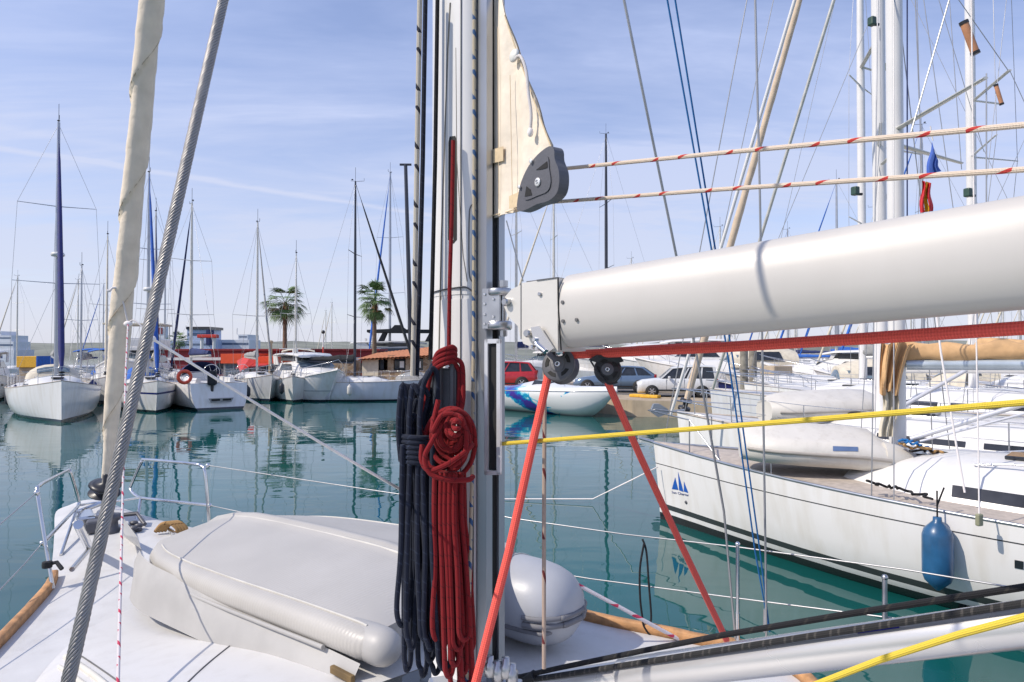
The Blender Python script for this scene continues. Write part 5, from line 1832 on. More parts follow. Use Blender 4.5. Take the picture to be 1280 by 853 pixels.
motorboat('white motor yacht with hard top and side portholes, moored below the left palm tree', (-12.9, 43.6, 0), -52, L=8.6, B=3.3, F=1.25, hull=hull_mat('hull_pale_green', (.76, .77, .75), [(-1, (.02, .03, .04)), (.10, (.76, .77, .75)), (.62, (.3, .33, .36)), (.66, (.76, .76, .75))]), name='motor_yacht', cat='motor yacht')
motorboat('white motor boat cut by the left edge of the photo', (-33.5, 42.5, 0), -60, L=10, B=3.6, F=1.4)
mbt = motorboat('tall flybridge boat with a cream roof behind the farthest left sailboat', (-24.0, 43.5, 0), -75, L=9, B=3.8, F=1.7)
mb = MB(); mb.box((-.8, 0, 4.75), (3.0, 3.4, .12), None, .04); rf_ = mb.build('fly_roof', CREAMC, mbt)
for sx__ in (-2.1, .5):
    for sy__ in (-1.55, 1.55):
        mb = MB(); mb.tube([(sx__, sy__, 2.8), (sx__, sy__, 4.7)], .035, 6); mb.build('roof_post', WHITE, rf_)
mb = MB(); mb.box((-.8, 0, 3.5), (2.9, 3.2, .7), None, .1); mb.build('flybridge', WHITE, mbt)
# dark motor yacht behind the stone hut
dk = motorboat('large dark motor yacht with a black hard top, behind the tiled stone hut', (-10.8, 72, 0), 8, L=15, B=4.6, F=2.4, hull=hull_mat('hull_dark_steel', (.10, .12, .14), [(-1, (.02, .03, .04)), (.3, (.10, .12, .14))]), name='motor_yacht', cat='motor yacht')
mb = MB(); mb.prism([(-4.3, -1.9, 5.0), (2.7, -1.9, 5.0), (3.1, -1.9, 5.15), (2.4, -1.9, 5.3), (-.3, -1.9, 5.3), (-.9, -1.9, 5.75), (-1.5, -1.9, 5.75), (-1.9, -1.9, 5.35), (-4.3, -1.9, 5.25)], (0, 3.8, 0)); mb.build('black_top', BLACKC, dk)
mb = MB()
for x in (-3.2, 1.6):
    mb.prism([(x, -1.6, 4.1), (x + .5, -1.6, 4.1), (x + .9, -1.6, 5.05), (x + .5, -1.6, 5.05)], (0, .1, 0)); mb.prism([(x, 1.5, 4.1), (x + .5, 1.5, 4.1), (x + .9, 1.5, 5.05), (x + .5, 1.5, 5.05)], (0, .1, 0))
mb.build('top_supports', BLACK, dk)

# --- patterned speedboat ----------------------------------------------------
bwv = Z(738, 521, 0)
sa = R(-47)
sL = 7.8
sp_root = thing('speedboat', 'white speedboat with blue, turquoise and purple flame pattern, moored by the quay', 'speedboat', (bwv.x - sL * .30 * math.cos(sa), bwv.y - sL * .30 * math.sin(sa), 0), sa)
m, t, b = newmat('speedboat_paint')
co = t.nodes.new('ShaderNodeTexCoord'); s_ = t.nodes.new('ShaderNodeSeparateXYZ'); t.links.new(co.outputs['Object'], s_.inputs[0])
mpn = t.nodes.new('ShaderNodeMapping'); mpn.inputs['Scale'].default_value = (.8, .8, 1.5); mpn.inputs['Location'].default_value = (1.3, .2, .4); t.links.new(co.outputs['Object'], mpn.inputs[0])
n = t.nodes.new('ShaderNodeTexNoise'); n.inputs['Scale'].default_value = 1.6; n.inputs['Detail'].default_value = 6; n.inputs['Distortion'].default_value = 1.2; t.links.new(mpn.outputs[0], n.inputs['Vector'])
# flames run diagonally over the aft half of the boat and once more near the bow
dd = nmath(t, 'ABSOLUTE', nmath(t, 'ADD', nmath(t, 'ADD', s_.outputs[0], 1.15), nmath(t, 'MULTIPLY', nmath(t, 'SUBTRACT', s_.outputs[2], .65), 1.9)))
d2 = nmath(t, 'ABSOLUTE', nmath(t, 'ADD', nmath(t, 'SUBTRACT', s_.outputs[0], 1.75), nmath(t, 'MULTIPLY', nmath(t, 'SUBTRACT', s_.outputs[2], 1.15), -1.6)))
d2 = nmath(t, 'ADD', nmath(t, 'MULTIPLY', d2, 3.0), nmath(t, 'MULTIPLY', nmath(t, 'ABSOLUTE', nmath(t, 'SUBTRACT', s_.outputs[2], 1.12)), 3.0))
dd = nmath(t, 'MINIMUM', nmath(t, 'MULTIPLY', dd, .62), d2)
v = nmath(t, 'ADD', dd, nmath(t, 'MULTIPLY', nmath(t, 'SUBTRACT', n.outputs['Fac'], .5), 2.0))
pc_ = nramp(t, v, [(0.0, (.06, .03, .28)), (.16, (.02, .10, .42)), (.30, (.01, .30, .50)), (.44, (.25, .62, .72)), (.54, (.78, .78, .76))], 'CONSTANT')
t.links.new(pc_, b.inputs['Base Color']); b.inputs['Roughness'].default_value = .15; b.inputs['Coat Weight'].default_value = .5
SPB = m
rows = []
N = 20
for i in range(N + 1):
    t_ = i / N
    x = -sL / 2 + sL * t_
    h_ = 1.12 * (1 if t_ < .45 else max(.03, 1 - ((t_ - .45) / .55) ** 2.3))
    sh = 1.02 + .22 * t_
    keel = -.25 + 1.55 * max(0, (t_ - .66) / .34) ** 2.2
    keel = min(keel, sh - .04)
    row = [(x, 0, keel), (x, h_ * .62, lerp(keel, sh, .30)), (x, h_ * .80, lerp(keel, sh, .42)), (x, h_ * .97, lerp(keel, sh, .80)), (x, h_ * 1.0, sh), (x, h_ * .97, sh + .05), (x, h_ * .7, sh + .16), (x, h_ * .3, sh + .20 + .26 * math.exp(-((t_ - .40) / .16) ** 2)), (x, 0, sh + .21 + .28 * math.exp(-((t_ - .40) / .16) ** 2))]
    rows.append(row + [(a_, -b_, c_) for a_, b_, c_ in row[-2:0:-1]])
mb = MB(); mb.loft(rows); hl = mb.build('hull', SPB, sp_root)
mb = MB()
for sg in (1, -1):
    mb.tube([(r_[4][0], sg * abs(r_[4][1]) * 1.005, r_[4][2]) for r_ in rows], .022, 6)
mb.build('rubbing_strake', mat('strake_grey', (.4, .42, .46), .5), sp_root)
mb = MB(); mb.prism([(-.9, -.62, 1.38), (.25, -.5, 1.36), (.1, -.45, 1.56), (-.8, -.5, 1.62)], (0, 1.1, 0)); mb.build('windscreen', DARKGLASS, sp_root)
mb = MB(); mb.box((-3.65, 0, .75), (.35, .45, 1.0), None, .08); mb.build('engine_cowl', BLACK, sp_root)
fp = P(706, 488, 32.3)
fender((fp.x, fp.y, fp.z - .15), .10, .42, mat('fender_black', (.03, .03, .035), .4), 'small dark fender hanging on the side of the patterned speedboat')

# ================================================================== CARS
def car(name, label, cat, loc, hdg, L, W, H, body, prof, roof, wheels=(.18, .80), wr=.32, wagon=False, hatch=True):
    """side profile in x (front at +L/2) and z; greenhouse from roof list"""
    root = thing(name, label, cat, loc, R(hdg), 'cars parked on the quay')
    rows = []
    n = len(prof)
    low = .20
    for s__, inset, zc in ((1, .10, 0), (1, .02, .0), (1, 0, 0), (.97, .0, 0)):
        pass
    # lower body: cross sections along x
    xs_ = [p[0] for p in prof]
    mb = MB()
    for i, (x, z, wf) in enumerate(prof):
        w_ = W / 2 * wf
        rows.append([(x, w_ * .86, low), (x, w_ * .98, low + .10), (x, w_, lerp(low, z, .55)), (x, w_ * .97, z - .05), (x, w_ * .90, z), (x, 0, z + .03), (x, -w_ * .90, z), (x, -w_ * .97, z - .05), (x, -w_, lerp(low, z, .55)), (x, -w_ * .98, low + .10), (x, -w_ * .86, low)])
    mb.loft(rows, closed=True)
    bd = mb.build('body', body, root)
    # greenhouse
    mb = MB(); rr_ = []
    for (x0, z0, x1, z1, q) in ():
        pass
    base = [(x, W / 2 * .91, z) for x, z in roof['base']]
    top = [(x, W / 2 * .74, z) for x, z in roof['top']]
    rings = []
    # build as prism-like loft across the car's width
    for f_y, use in ((-1, 'b'), (-.82, 't'), (.82, 't'), (1, 'b')):
        pass
    fx0, fz0 = roof['base'][0]; bx0, bz0 = roof['base'][1]; fx1, fz1 = roof['top'][0]; bx1, bz1 = roof['top'][1]
    wb = W / 2 * .90; wt = W / 2 * .74
    low_r = [(fx0, -wb * .95, fz0), (fx0, wb * .95, fz0), (bx0, wb * .95, bz0), (bx0, -wb * .95, bz0)]
    hi_r = [(fx1, -wt * .95, fz1), (fx1, wt * .95, fz1), (bx1, wt, bz1), (bx1, -wt, bz1)]
    mb.loft([low_r, hi_r], cap0=False, cap1=False, smooth=False)
    gl = mb.build('windows', DARKGLASS, root)
    mb = MB()
    roofr = []
    for q in range(7):
        x = lerp(fx1 + .02, bx1 - .05, q / 6); zz_ = lerp(fz1, bz1, q / 6) + .05 * math.sin(PI * q / 6)
        roofr.append([(x, wt * 1.04 * c_, zz_ + d_) for c_, d_ in ((1, -.03), (.95, .03), (.5, .06), (-.5, .06), (-.95, .03), (-1, -.03))])
    mb.loft(roofr)
    for sg in (1, -1):
        def pil(xa, za, xb, zb_, w0=.055):
            mb.prism([(xa - w0, sg * wb * .96, za - .02), (xa + w0, sg * wb * .96, za - .02), (xb + w0 * .7, sg * wt * 1.01, zb_), (xb - w0 * .7, sg * wt * 1.01, zb_)], (0, sg * .025, 0))
        pil(fx0, fz0, fx1, fz1)
        pil(bx0, bz0, bx1, bz1, .10)
        for q in roof.get('pillars', (.5,)):
            pil(lerp(fx0, bx0, q), lerp(fz0, bz0, q), lerp(fx1, bx1, q), lerp(fz1, bz1, q), .045)
    mb.build('roof', body, root)
    for q in wheels:
        x = L / 2 - q * L
        for sg in (1, -1):
            mb = MB()
            mb.lathe([(wr * 1.16, -.02), (wr * 1.16, .03), (0, .03)], (x, sg * W / 2 * .985, wr), (0, sg, 0), 24); mb.build('wheel_arch', SLOT, root)
            mb = MB(); mb.lathe([(0, -.10), (wr * .9, -.10), (wr, -.07), (wr, .05), (wr * .92, .075), (wr * .66, .08), (0, .05)], (x, sg * W / 2 * .95, wr), (0, sg, 0), 24)
            wh = mb.build('wheel', TYRE, root)
            mb = MB(); mb.lathe([(wr * .66, 0), (wr * .62, .03), (wr * .60, .0)], (x, sg * (W / 2 * .95 + .06), wr), (0, sg, 0), 20)
            for k in range(6):
                a = 2 * PI * k / 6
                c_ = Vector((x, sg * (W / 2 * .95 + .075), wr))
                d_ = Vector((math.cos(a), 0, math.sin(a))); e_ = Vector((-math.sin(a), 0, math.cos(a)))
                mb.prism([c_ - e_ * .03, c_ + d_ * wr * .62 - e_ * .022, c_ + d_ * wr * .62 + e_ * .022, c_ + e_ * .03], (0, sg * .012, 0))
            mb.build('rim', mat('alloy_rim', (.55, .55, .56), .3, .7), wh)
    for sg in (1, -1):
        mb = MB(); x, z, wf = prof[1]
        mb.box((L / 2 - .10, sg * W / 2 * .70, roof.get('lampz', .68)), (.16, .34, .15), sg * -.25, .03); mb.build('headlight', mat('lamp_glass', (.75, .76, .78), .1, var=.05), root)
        mb = MB(); mb.box((-L / 2 + .07, sg * W / 2 * .82, roof.get('tailz', .85)), (.14, .18, .24), None, .03); mb.build('tail_light', mat('tail_red', (.30, .01, .01), .2), root)
        mb = MB(); mb.box((lerp(fx0, bx0, .16), sg * (W / 2 + .08), fz0 + .08), (.12, .2, .13), None, .03); mb.build('door_mirror', body, root)
        for q in roof.get('pillars', (.5,))[:1]:
            mb = MB(); mb.box((lerp(fx0, bx0, q) + .15, sg * W / 2 * .985, lerp(low, fz0, .78)), (.16, .03, .03)); mb.build('door_handle', BLACK, root)
    mb = MB(); mb.box((L / 2 - .02, 0, .48), (.06, W * .5, .16), None, .02); mb.build('grille', BLACK, root)
    mb = MB()
    for sg in (1, -1):
        mb.box((0, sg * W / 2 * .99, low + .14), (L * .62, .02, .08))
    for q in (.36, .58):
        for sg in (1, -1):
            mb.box((L / 2 - q * L, sg * W / 2 * .992, .62), (.012, .015, .62))
    mb.build('door_seams', SLOT, root)
    return root


cz = QZ + .004
c_ = Z(627, 487, cz)
car('suv', 'bright red SUV on the quay, seen between the mast and the coral rope', 'car', (c_.x - .1, c_.y + 1.0, cz), 176, 4.6, 1.85, 1.68, REDP,
    [(2.3, .55, .80), (2.24, .80, .92), (1.9, .93, .97), (1.0, 1.02, 1), (0, 1.03, 1), (-1.4, 1.06, 1), (-2.1, 1.08, .97), (-2.28, .95, .92), (-2.32, .45, .86)],
    {'base': [(1.05, 1.02), (-2.12, 1.08)], 'top': [(.25, 1.58), (-1.78, 1.55)], 'pillars': (.42, .74), 'tailz': 1.0, 'lampz': .78}, wr=.36)
c_ = Z(772, 491, cz)
car('estate_car', 'blue grey estate car parked left of the white hatchback', 'car', (c_.x, c_.y + .9, cz), 168, 4.6, 1.78, 1.45, mat('car_bluegrey', (.13, .19, .27), .22, .4, var=.05, coat=.6),
    [(2.3, .48, .78), (2.22, .66, .90), (1.8, .80, .97), (1.0, .90, 1), (0, .93, 1), (-1.4, .95, 1), (-2.1, .95, .96), (-2.28, .86, .92), (-2.32, .4, .86)],
    {'base': [(1.05, .91), (-2.15, .95)], 'top': [(.15, 1.38), (-1.6, 1.34)], 'pillars': (.42, .72), 'tailz': .85, 'lampz': .63}, wr=.33)
c_ = Z(848, 497, cz)
car('hatchback', 'old white hatchback van parked on the quay, rightmost of the cars', 'car', (c_.x + .1, c_.y + .8, cz), 171, 3.9, 1.6, 1.5, mat('car_white', (.62, .63, .63), .35, var=.05, coat=.2, grime=.2),
    [(1.95, .50, .88), (1.92, .72, .95), (1.7, .82, .98), (1.0, .90, 1), (0, .92, 1), (-1.2, .92, 1), (-1.8, .92, .98), (-1.93, .86, .95), (-1.95, .4, .92)],
    {'base': [(.85, .90), (-1.88, .92)], 'top': [(.25, 1.42), (-1.75, 1.50)], 'pillars': (.40, .48, .72), 'tailz': .8, 'lampz': .64}, wr=.28)
# ================================================================== RIGHT-HAND YACHTS
from mathutils.bvhtree import BVHTree
HD = 136.2
AF = Vector((-math.cos(R(HD)), -math.sin(R(HD)), 0))        # aft direction of the right-hand yachts
H_R1b = hull_mat('hull_logo_yacht_b', (0.79, 0.77, 0.745), [(-1, (.03, .03, .03)), (.11, (.78, .77, .75)), (.20, (.045, .05, .05)), (.285, (.79, .77, .745)), (.972, (.05, .05, .055)), (.994, (.79, .77, .745))])


def bow_centre(b_, L):
    return (b_.x + AF.x * L / 2, b_.y + AF.y * L / 2, 0)


def find_child(root, nm):
    return [o for o in bpy.data.objects if o.parent == root and o.name.split('.')[0] == nm][0]


def caster(o):
    root = o
    while root.parent: root = root.parent
    mw = Matrix.Translation(root.location) @ root.rotation_euler.to_matrix().to_4x4()
    bm_ = bmesh.new(); bm_.from_mesh(o.data); bm_.transform(mw)
    bv = BVHTree.FromBMesh(bm_)

    def f(x, y, off=0.0):
        v = ray(x, y)
        p, n_, i_, d_ = bv.ray_cast(EYE, v)
        if p is None: return None
        if n_.dot(v) > 0: n_ = -n_
        return p + n_ * off
    return f


b1 = Z(818, 553, 1.36)
r1 = sailboat('nearest yacht on the right, white hull with three blue sails emblem and black stripes', bow_centre(b1, 13.2), HD, L=13.2, B=4.1, F=1.15, mast_h=19, mast_r=.112, mast_m=MASTW, mx=.5 - 3.97 / 13.2,
              hull=H_R1b, furl=None, spreaders=(), deck=TEAKG, plumb=True, cabin_h=.42, bow_rise=.10, noboom=True, norail=True, backstay=False, cat='sailing yacht', name='sailing_yacht', group='white yachts moored on the right')
cast1 = caster(find_child(r1, 'hull'))
m1 = find_child(r1, 'mast')
R1M = Vector(r1.location) + Matrix.Rotation(R(HD), 3, 'Z') @ Vector((13.2 * (.5 - 3.97 / 13.2), 0, 0))
for tip, y0 in ((P(1232, 94, 7.85), 6.15), (P(1202, 213, 10.7), 5.95)):
    mb = MB(); mb.tube([Vector((R1M.x, R1M.y, y0)), Vector((tip.x, tip.y, y0 + .02))], [.05, .032], 10, squash=.5); mb.build('spreader', MASTT, m1, True)
# logo
LB = mat('logo_blue', (.015, .10, .42), .4)
for tri in ([(844, 597), (840, 611.5), (848, 612.5)], [(847.6, 590), (849, 613), (854.5, 615)], [(855, 602), (855, 614.5), (860.5, 616.5)]):
    pts = [cast1(x, y, .004) for x, y in tri]
    if all(p is not None for p in pts):
        mb = MB(); n_ = (pts[1] - pts[0]).cross(pts[2] - pts[0]).normalized(); mb.prism(pts, n_ * (.003 if n_.dot(EYE - pts[0]) > 0 else -.003)); mb.build('sail_emblem', LB, r1, True)


def lettering(txt, p0, p1, up, h, m_, parent, name='lettering'):
    """flat raised text running from p0 towards p1"""
    cu = bpy.data.curves.new(name, 'FONT'); cu.body = txt; cu.size = 1; cu.extrude = .004
    to = bpy.data.objects.new(name, cu); col.objects.link(to)
    dg = bpy.context.evaluated_depsgraph_get(); dg.update()
    me = bpy.data.meshes.new_from_object(to.evaluated_get(dg))
    bpy.data.objects.remove(to)
    xs_ = [v.co.x for v in me.vertices]; wd = max(xs_) - min(xs_)
    ex = (p1 - p0); ln = ex.length; ex = ex.normalized(); ez = (up - ex * up.dot(ex)).normalized(); en = ex.cross(ez)
    root = parent
    while root.parent: root = root.parent
    mw = (Matrix.Translation(root.location) @ root.rotation_euler.to_matrix().to_4x4()).inverted()
    for v in me.vertices:
        w_ = p0 + ex * ((v.co.x - min(xs_)) / wd * ln) + ez * (v.co.y * h) + en * v.co.z
        v.co = mw @ w_
    me.materials.clear(); me.materials.append(m_)
    o = bpy.data.objects.new(name, me); col.objects.link(o); o.parent = parent
    return o


pa = cast1(840, 616.5, .006); pb = cast1(861.5, 620.5, .006)
if pa and pb:
    lettering('Sun Charter', pa, pb, Vector((0, 0, 1)), .055, mat('logo_grey_blue', (.12, .14, .26), .5), r1)
mb = MB()
pd = cast1(858, 628, 0)
if pd: mb.lathe([(.03, 0), (.03, .01), (0, .01)], pd, Vector((-.7, -.7, 0)), 10); mb.build('thruster_badge', BLACKM, r1, True)
mb = MB()
p_ = cast1(1276, 706, .003)
if p_:
    q_ = cast1(1268, 700, .004); r__ = cast1(1268, 710, .004); s1_ = cast1(1279, 712, .004); s2_ = cast1(1279, 702, .004)
    if all((q_, r__, s1_, s2_)): mb.prism([q_, r__, s1_, s2_], Vector((-.004, -.004, 0))); mb.build('hull_window', DARKGLASS, r1, True)
# stanchions, pulpit
Lh = 13.2
def r1w(xl, yl, z): return Vector(r1.location) + Matrix.Rotation(R(HD), 3, 'Z') @ Vector((xl, yl, 0)) + Vector((0, 0, z))
hb1, sh1, xs1, _ = hull_shape(13.2, 4.1, 1.15, rake=.15, bow_rise=.10)
mb = MB()
for t_ in (.80, ):
    a_ = r1w(xs1(t_, 1), hb1(t_) * .95, sh1(t_)); mb.tube([a_, a_ + Vector((0, 0, .56))], .013, 6)
mb.build('stanchion', STEELD, r1, True)
mb = MB()
pts = [r1w(xs1(.93, 1), hb1(.93) * .8, sh1(.93) + .0), r1w(xs1(.93, 1), hb1(.93) * .8, sh1(.93) + .55), r1w(xs1(1, 1) + .05, .12, sh1(1) + .6), r1w(xs1(1, 1) + .05, -.12, sh1(1) + .6), r1w(xs1(.93, 1), -hb1(.93) * .8, sh1(.93) + .55), r1w(xs1(.93, 1), -hb1(.93) * .8, sh1(.93))]
for a_, c_ in ((pts[0], pts[1]), (pts[4], pts[5])):
    mb.tube([a_, c_], .012, 6)
mb.tube([r1w(xs1(.88, 1), hb1(.88) * .8, sh1(.88)), pts[1]], .012, 6)
mb.tube([P(800, 548, 13.2), P(818, 553, 12.7), P(838, 560, 12.3)], .03, 6)
mb.tube(pts[1:5], .012, 6)
mb.build('pulpit', STEELD, r1, True)
# boom with tan sail cover, swung across
bz = 2.87
bA = P(1133, 456, 9.6); bB = P(1300, 456, 8.9)
boomr = MB(); boomr.tube([bA, bB, bB + (bB - bA) * 1.2], .078, 14)
br_ = boomr.build('boom', mat('boom_pale_blue', (.50, .56, .60), .35, .4), r1, True)
mb = MB(); rows = []
rg = random.Random(21)
for i in range(34):
    q = i / 25
    c_ = (bA + (bB - bA) * (q * 1.9 - .14)) + Vector((0, 0, .17 + .02 * math.sin(q * 17)))
    hh_ = lerp(.135, .115, q) * (1 + .10 * math.sin(q * 31) + .06 * rg.uniform(-1, 1)); ww_ = .10
    rows.append([c_ + Vector((0, 1, 0)) * ww_ * math.cos(a) * (1 + .15 * math.sin(3 * a + q * 20)) + Vector((0, 0, 1)) * (hh_ * math.sin(a) * (1 + .10 * math.sin(4 * a + q * 31))) for a in [2 * PI * k / 16 for k in range(16)]])
mb.loft(rows)
cv_ = mb.build('sail_cover', TAN, br_, True)
mb = MB(); rows = []
for j in range(15):
    q = j / 14
    yv = lerp(428, 492, q)
    row = []
    for k in range(17):
        s_ = k / 16
        xl = lerp(1103, 1097 + 4 * q, q); xr = 1143 - 20 * q ** .6
        x = lerp(xl, xr, s_)
        row.append(P(x, yv + 3 * math.sin(s_ * 9), 9.45 + .07 * math.sin(s_ * 19 + q * 1.5) + .03 * math.sin(s_ * 41)))
    rows.append(row)
mb.loft(rows, closed=False, cap0=False, cap1=False)
mb.loft([[p + Vector((0, .03, 0)) for p in r_] for r_ in rows], closed=False, cap0=False, cap1=False)
mb.build('hanging_cover_end', TAN, cv_, True)
mb = MB(); rows = []
for j in range(9):
    q = j / 8
    rows.append([P(lerp(1101, 1121, k / 10) + 3 * math.sin(q * 5), lerp(486, 546, q), 9.5 + .06 * math.sin(k * 1.7 + q * 2)) for k in range(11)])
mb.loft(rows, closed=False, cap0=False, cap1=False)
mb.build('hanging_cloth', CREAMC, r1, True)
# rod vangs and braces on the mast
for a_, c_, rr_ in (((1138, 549, 9.4), (1300, 499, 8.8), .036), ((1150, 552, 9.3), (1300, 512, 8.8), .018), ((1128, 508, 10.4), (1208, 463, 10.3), .030)):
    mb = MB(); mb.tube([P(*a_), P(*c_)], rr_, 8); mb.build('rod_kicker', ALU, r1, True)
# R1 dinghy on its foredeck
def small_dinghy(label, a_, c_, w_, zt, rt, m_, badge=True, group='white dinghies lying upside down on the yachts'):
    """upturned inflatable, a = bow end, c = stern end (world)"""
    ax = (c_ - a_); ln = ax.length; ax = ax.normalized(); sd_ = Vector((-ax.y, ax.x, 0)).normalized()
    root = thing('upturned_dinghy', label, 'dinghy', tuple((a_ + c_) / 2 - Vector((0, 0, .3))), 0, group)
    mb = MB(); rows = []
    for q, ww, dz_, kk in ((0, .12, -.0, .3), (.04, .35, .0, .55), (.12, .68, 0, .8), (.25, .9, 0, .95), (.45, 1, 0, 1), (.75, 1, 0, 1), (.92, .97, -.02, .9), (1, .92, -.05, .4)):
        p_ = a_ + ax * ln * q
        prof = [(-ww - rt / w_ * math.cos(R(x_)) , rt * math.sin(R(x_))) for x_ in (-110, -70, -30, 10, 50, 90)] + [(-ww * .5, rt + .10 * kk), (0, rt + .17 * kk), (ww * .5, rt + .10 * kk)] + [(ww + rt / w_ * math.cos(R(x_)), rt * math.sin(R(x_))) for x_ in (90, 50, 10, -30, -70, -110)]
        rows.append([p_ + sd_ * (x_ * w_) + Vector((0, 0, z_ + dz_)) for x_, z_ in prof])
    mb.loft(rows, closed=False)
    mb.build('hull_skin', m_, root, True)
    for sg in (1, -1):
        mb = MB()
        mb.tube([a_ + ax * ln * q + sd_ * sg * (w_ * ww + rt * .97) + Vector((0, 0, z_)) for q, ww, z_ in ((.04, .35, .0), (.12, .68, 0), (.25, .9, 0), (.5, 1, 0), (.8, 1, 0), (1, .92, -.03))], .028, 6)
        mb.build('rubbing_strake', mat('strake_warm_grey', (.38, .35, .31), .6), root, True)
        mb = MB()
        base = c_ + sd_ * sg * w_ * .93
        mb.lathe([(rt * .98, -.05), (rt * .9, .10), (rt * .5, .30), (.02, .42)], base, ax, 14); mb.build('tube_end', m_, root, True)
    return root


dR1 = small_dinghy('dirty white dinghy upside down on the foredeck of the yacht with the blue sail logo', Z(925, 556, 1.62), Z(1098, 566, 1.56), .42, 0, .20, HYPW)
mb = MB()
cd = caster(find_child(dR1, 'hull_skin'))
qs = [cd(x, y, .006) for x, y in ((1041, 558), (1072, 559), (1072, 564.5), (1041, 564))]
if all(q_ is not None for q_ in qs):
    mb.prism(qs, Vector((0, -.004, 0))); mb.build('blue_label', mat('label_blue', (.10, .16, .30), .5), dR1, True)
# fender on R1
fpt = cast1(1178, 690, 0)
if fpt is None: fpt = P(1178, 690, 8.2)
fd = Vector((-.75, -.66, 0)).normalized()
fpos = fpt + fd * .16
fender((fpos.x, fpos.y, fpos.z), .155, .62, mat('fender_blue', (.02, .10, .22), .35, var=.25, scale=4, coat=.3), 'blue cylindrical fender hanging on the hull of the logo yacht')
rope('fender_line', [Vector((fpos.x, fpos.y, fpos.z + .55)), P(1180, 610, fpos.y + .1)], .010, R_BLACK, 'black line holding the blue fender from the deck above', 'line')
# tackle
mb = MB(); tp_ = P(1224, 650, 7.2); mb.box(tp_, (.07, .05, .13), .3, .015)
solo(mb, 'tackle_block', mat('block_olive', (.28, .28, .18), .5), 'small greenish block hanging over the hull right of the blue fender', 'pulley')
rope('tackle_line', [P(1224, 645, 7.2), P(1223, 560, 7.35), P(1218, 300, 7.6), P(1214, -12, 7.8)], .008, R_WHITE, 'white line rising from the greenish block at far right', 'line', 'white lines of the logo yacht')
rope('tackle_line', [P(1206, 616, 7.9), P(1196, 560, 8.0), P(1176, 440, 8.2), P(1160, 300, 8.4)], .012, R_WHITE, 'thicker white line sloping up left from the cabin window of the logo yacht', 'line', 'white lines of the logo yacht')
# ropes lying on R1
rg = random.Random(4)
for i, (x0, y0, x1, y1, mm_, lab) in enumerate(((1086, 603, 1165, 622, R_BLACK, 'black rope heap lying along the side deck of the logo yacht'), (1128, 556, 1178, 566, R_TAN, 'tan rope heap at the mast foot of the logo yacht'), (1140, 562, 1240, 570, R_BLACK, 'dark rope heap behind the mast of the logo yacht'), (1125, 549, 1160, 560, R_BLUE, 'pale blue rope at the mast foot of the logo yacht'))):
    mb = MB(); pts = []
    dY = 9.2 if i else 8.6
    for k in range(22):
        q = k / 21
        pts.append(P(lerp(x0, x1, q) + rg.uniform(-5, 5), lerp(y0, y1, q) + rg.uniform(-2.5, 2.5), dY + rg.uniform(-.1, .1) - (.5 * q if i == 0 else 0)))
    mb.tube(catmull(pts, 3), .016, 6)
    solo(mb, 'deck_rope', mm_, lab, 'rope')

# R2, R3, R4 behind
b2 = Z(847, 515, 1.5)
r2 = sailboat('second white yacht from the right foreground, anchor on its bow, behind the logo yacht', bow_centre(b2, 13), HD, L=13, B=4.0, F=1.27, mast_h=20, mast_r=.13, mast_m=MASTW, mx=.5 - 4.65 / 13, hull=H_WHITE, furl=None, cover=CREAMC,
              spreaders=(.30, .55), spr_w=.33, sweep=.3, plumb=True, cabin_h=.42, bow_rise=.10, cat='sailing yacht', name='sailing_yacht', group='white yachts moored on the right')
d2 = small_dinghy('white dinghy upside down on the second yacht, just above the yellow rope', Z(955, 514, 1.75), Z(1090, 508, 1.80), .50, 0, .24, HYPW)
b3 = Z(888, 485, 1.72)
r3 = sailboat('third white yacht on the right, with a grey bow pointing to the white car', bow_centre(b3, 15), HD, L=15, B=4.4, F=1.45, mast_h=19, mast_r=.125, mast_m=MASTW, mx=.5 - 7.87 / 15, hull=H_GREY, furl=None, cover=TAN,  # hull grey-white along its whole length
              spreaders=(.38, .68), spr_w=.36, sweep=.5, plumb=True, cabin_h=.5, bow_rise=.10, cat='sailing yacht', name='sailing_yacht', group='white yachts moored on the right')
r4 = sailboat('fourth white yacht on the right, bow just behind the open water channel', (14.45, 25.6, 0), HD, L=12, B=3.9, F=1.4, mast_h=21, mast_r=.15, mast_m=MASTW, mx=.10, hull=H_WHITE, furl=None, cover=GREYC,
              spreaders=(.32, .6), spr_w=.36, plumb=True, bow_rise=.1, cat='sailing yacht', name='sailing_yacht', group='white yachts moored on the right', sprayhood=CREAMC)
sailboat('far right white yacht with a thin dark mast beside the right photo edge', (22.8, 27.5, 0), 130, L=12, B=3.8, F=1.4, mast_h=15.6, mast_r=.08, mast_m=ALUG, mx=.02, hull=H_WHITE, furl=None, cover=BLUE, spreaders=(.42, .72), spr_w=.36, cat='sailing yacht', name='sailing_yacht', group='white yachts moored on the right')
# forestays with rolled sails
def stay(name, pts, r, m_, label, seg=10):
    mb = MB(); mb.tube(pts, r, seg); return solo(mb, name, m_, label, 'forestay', 'forestays of the yachts on the right')
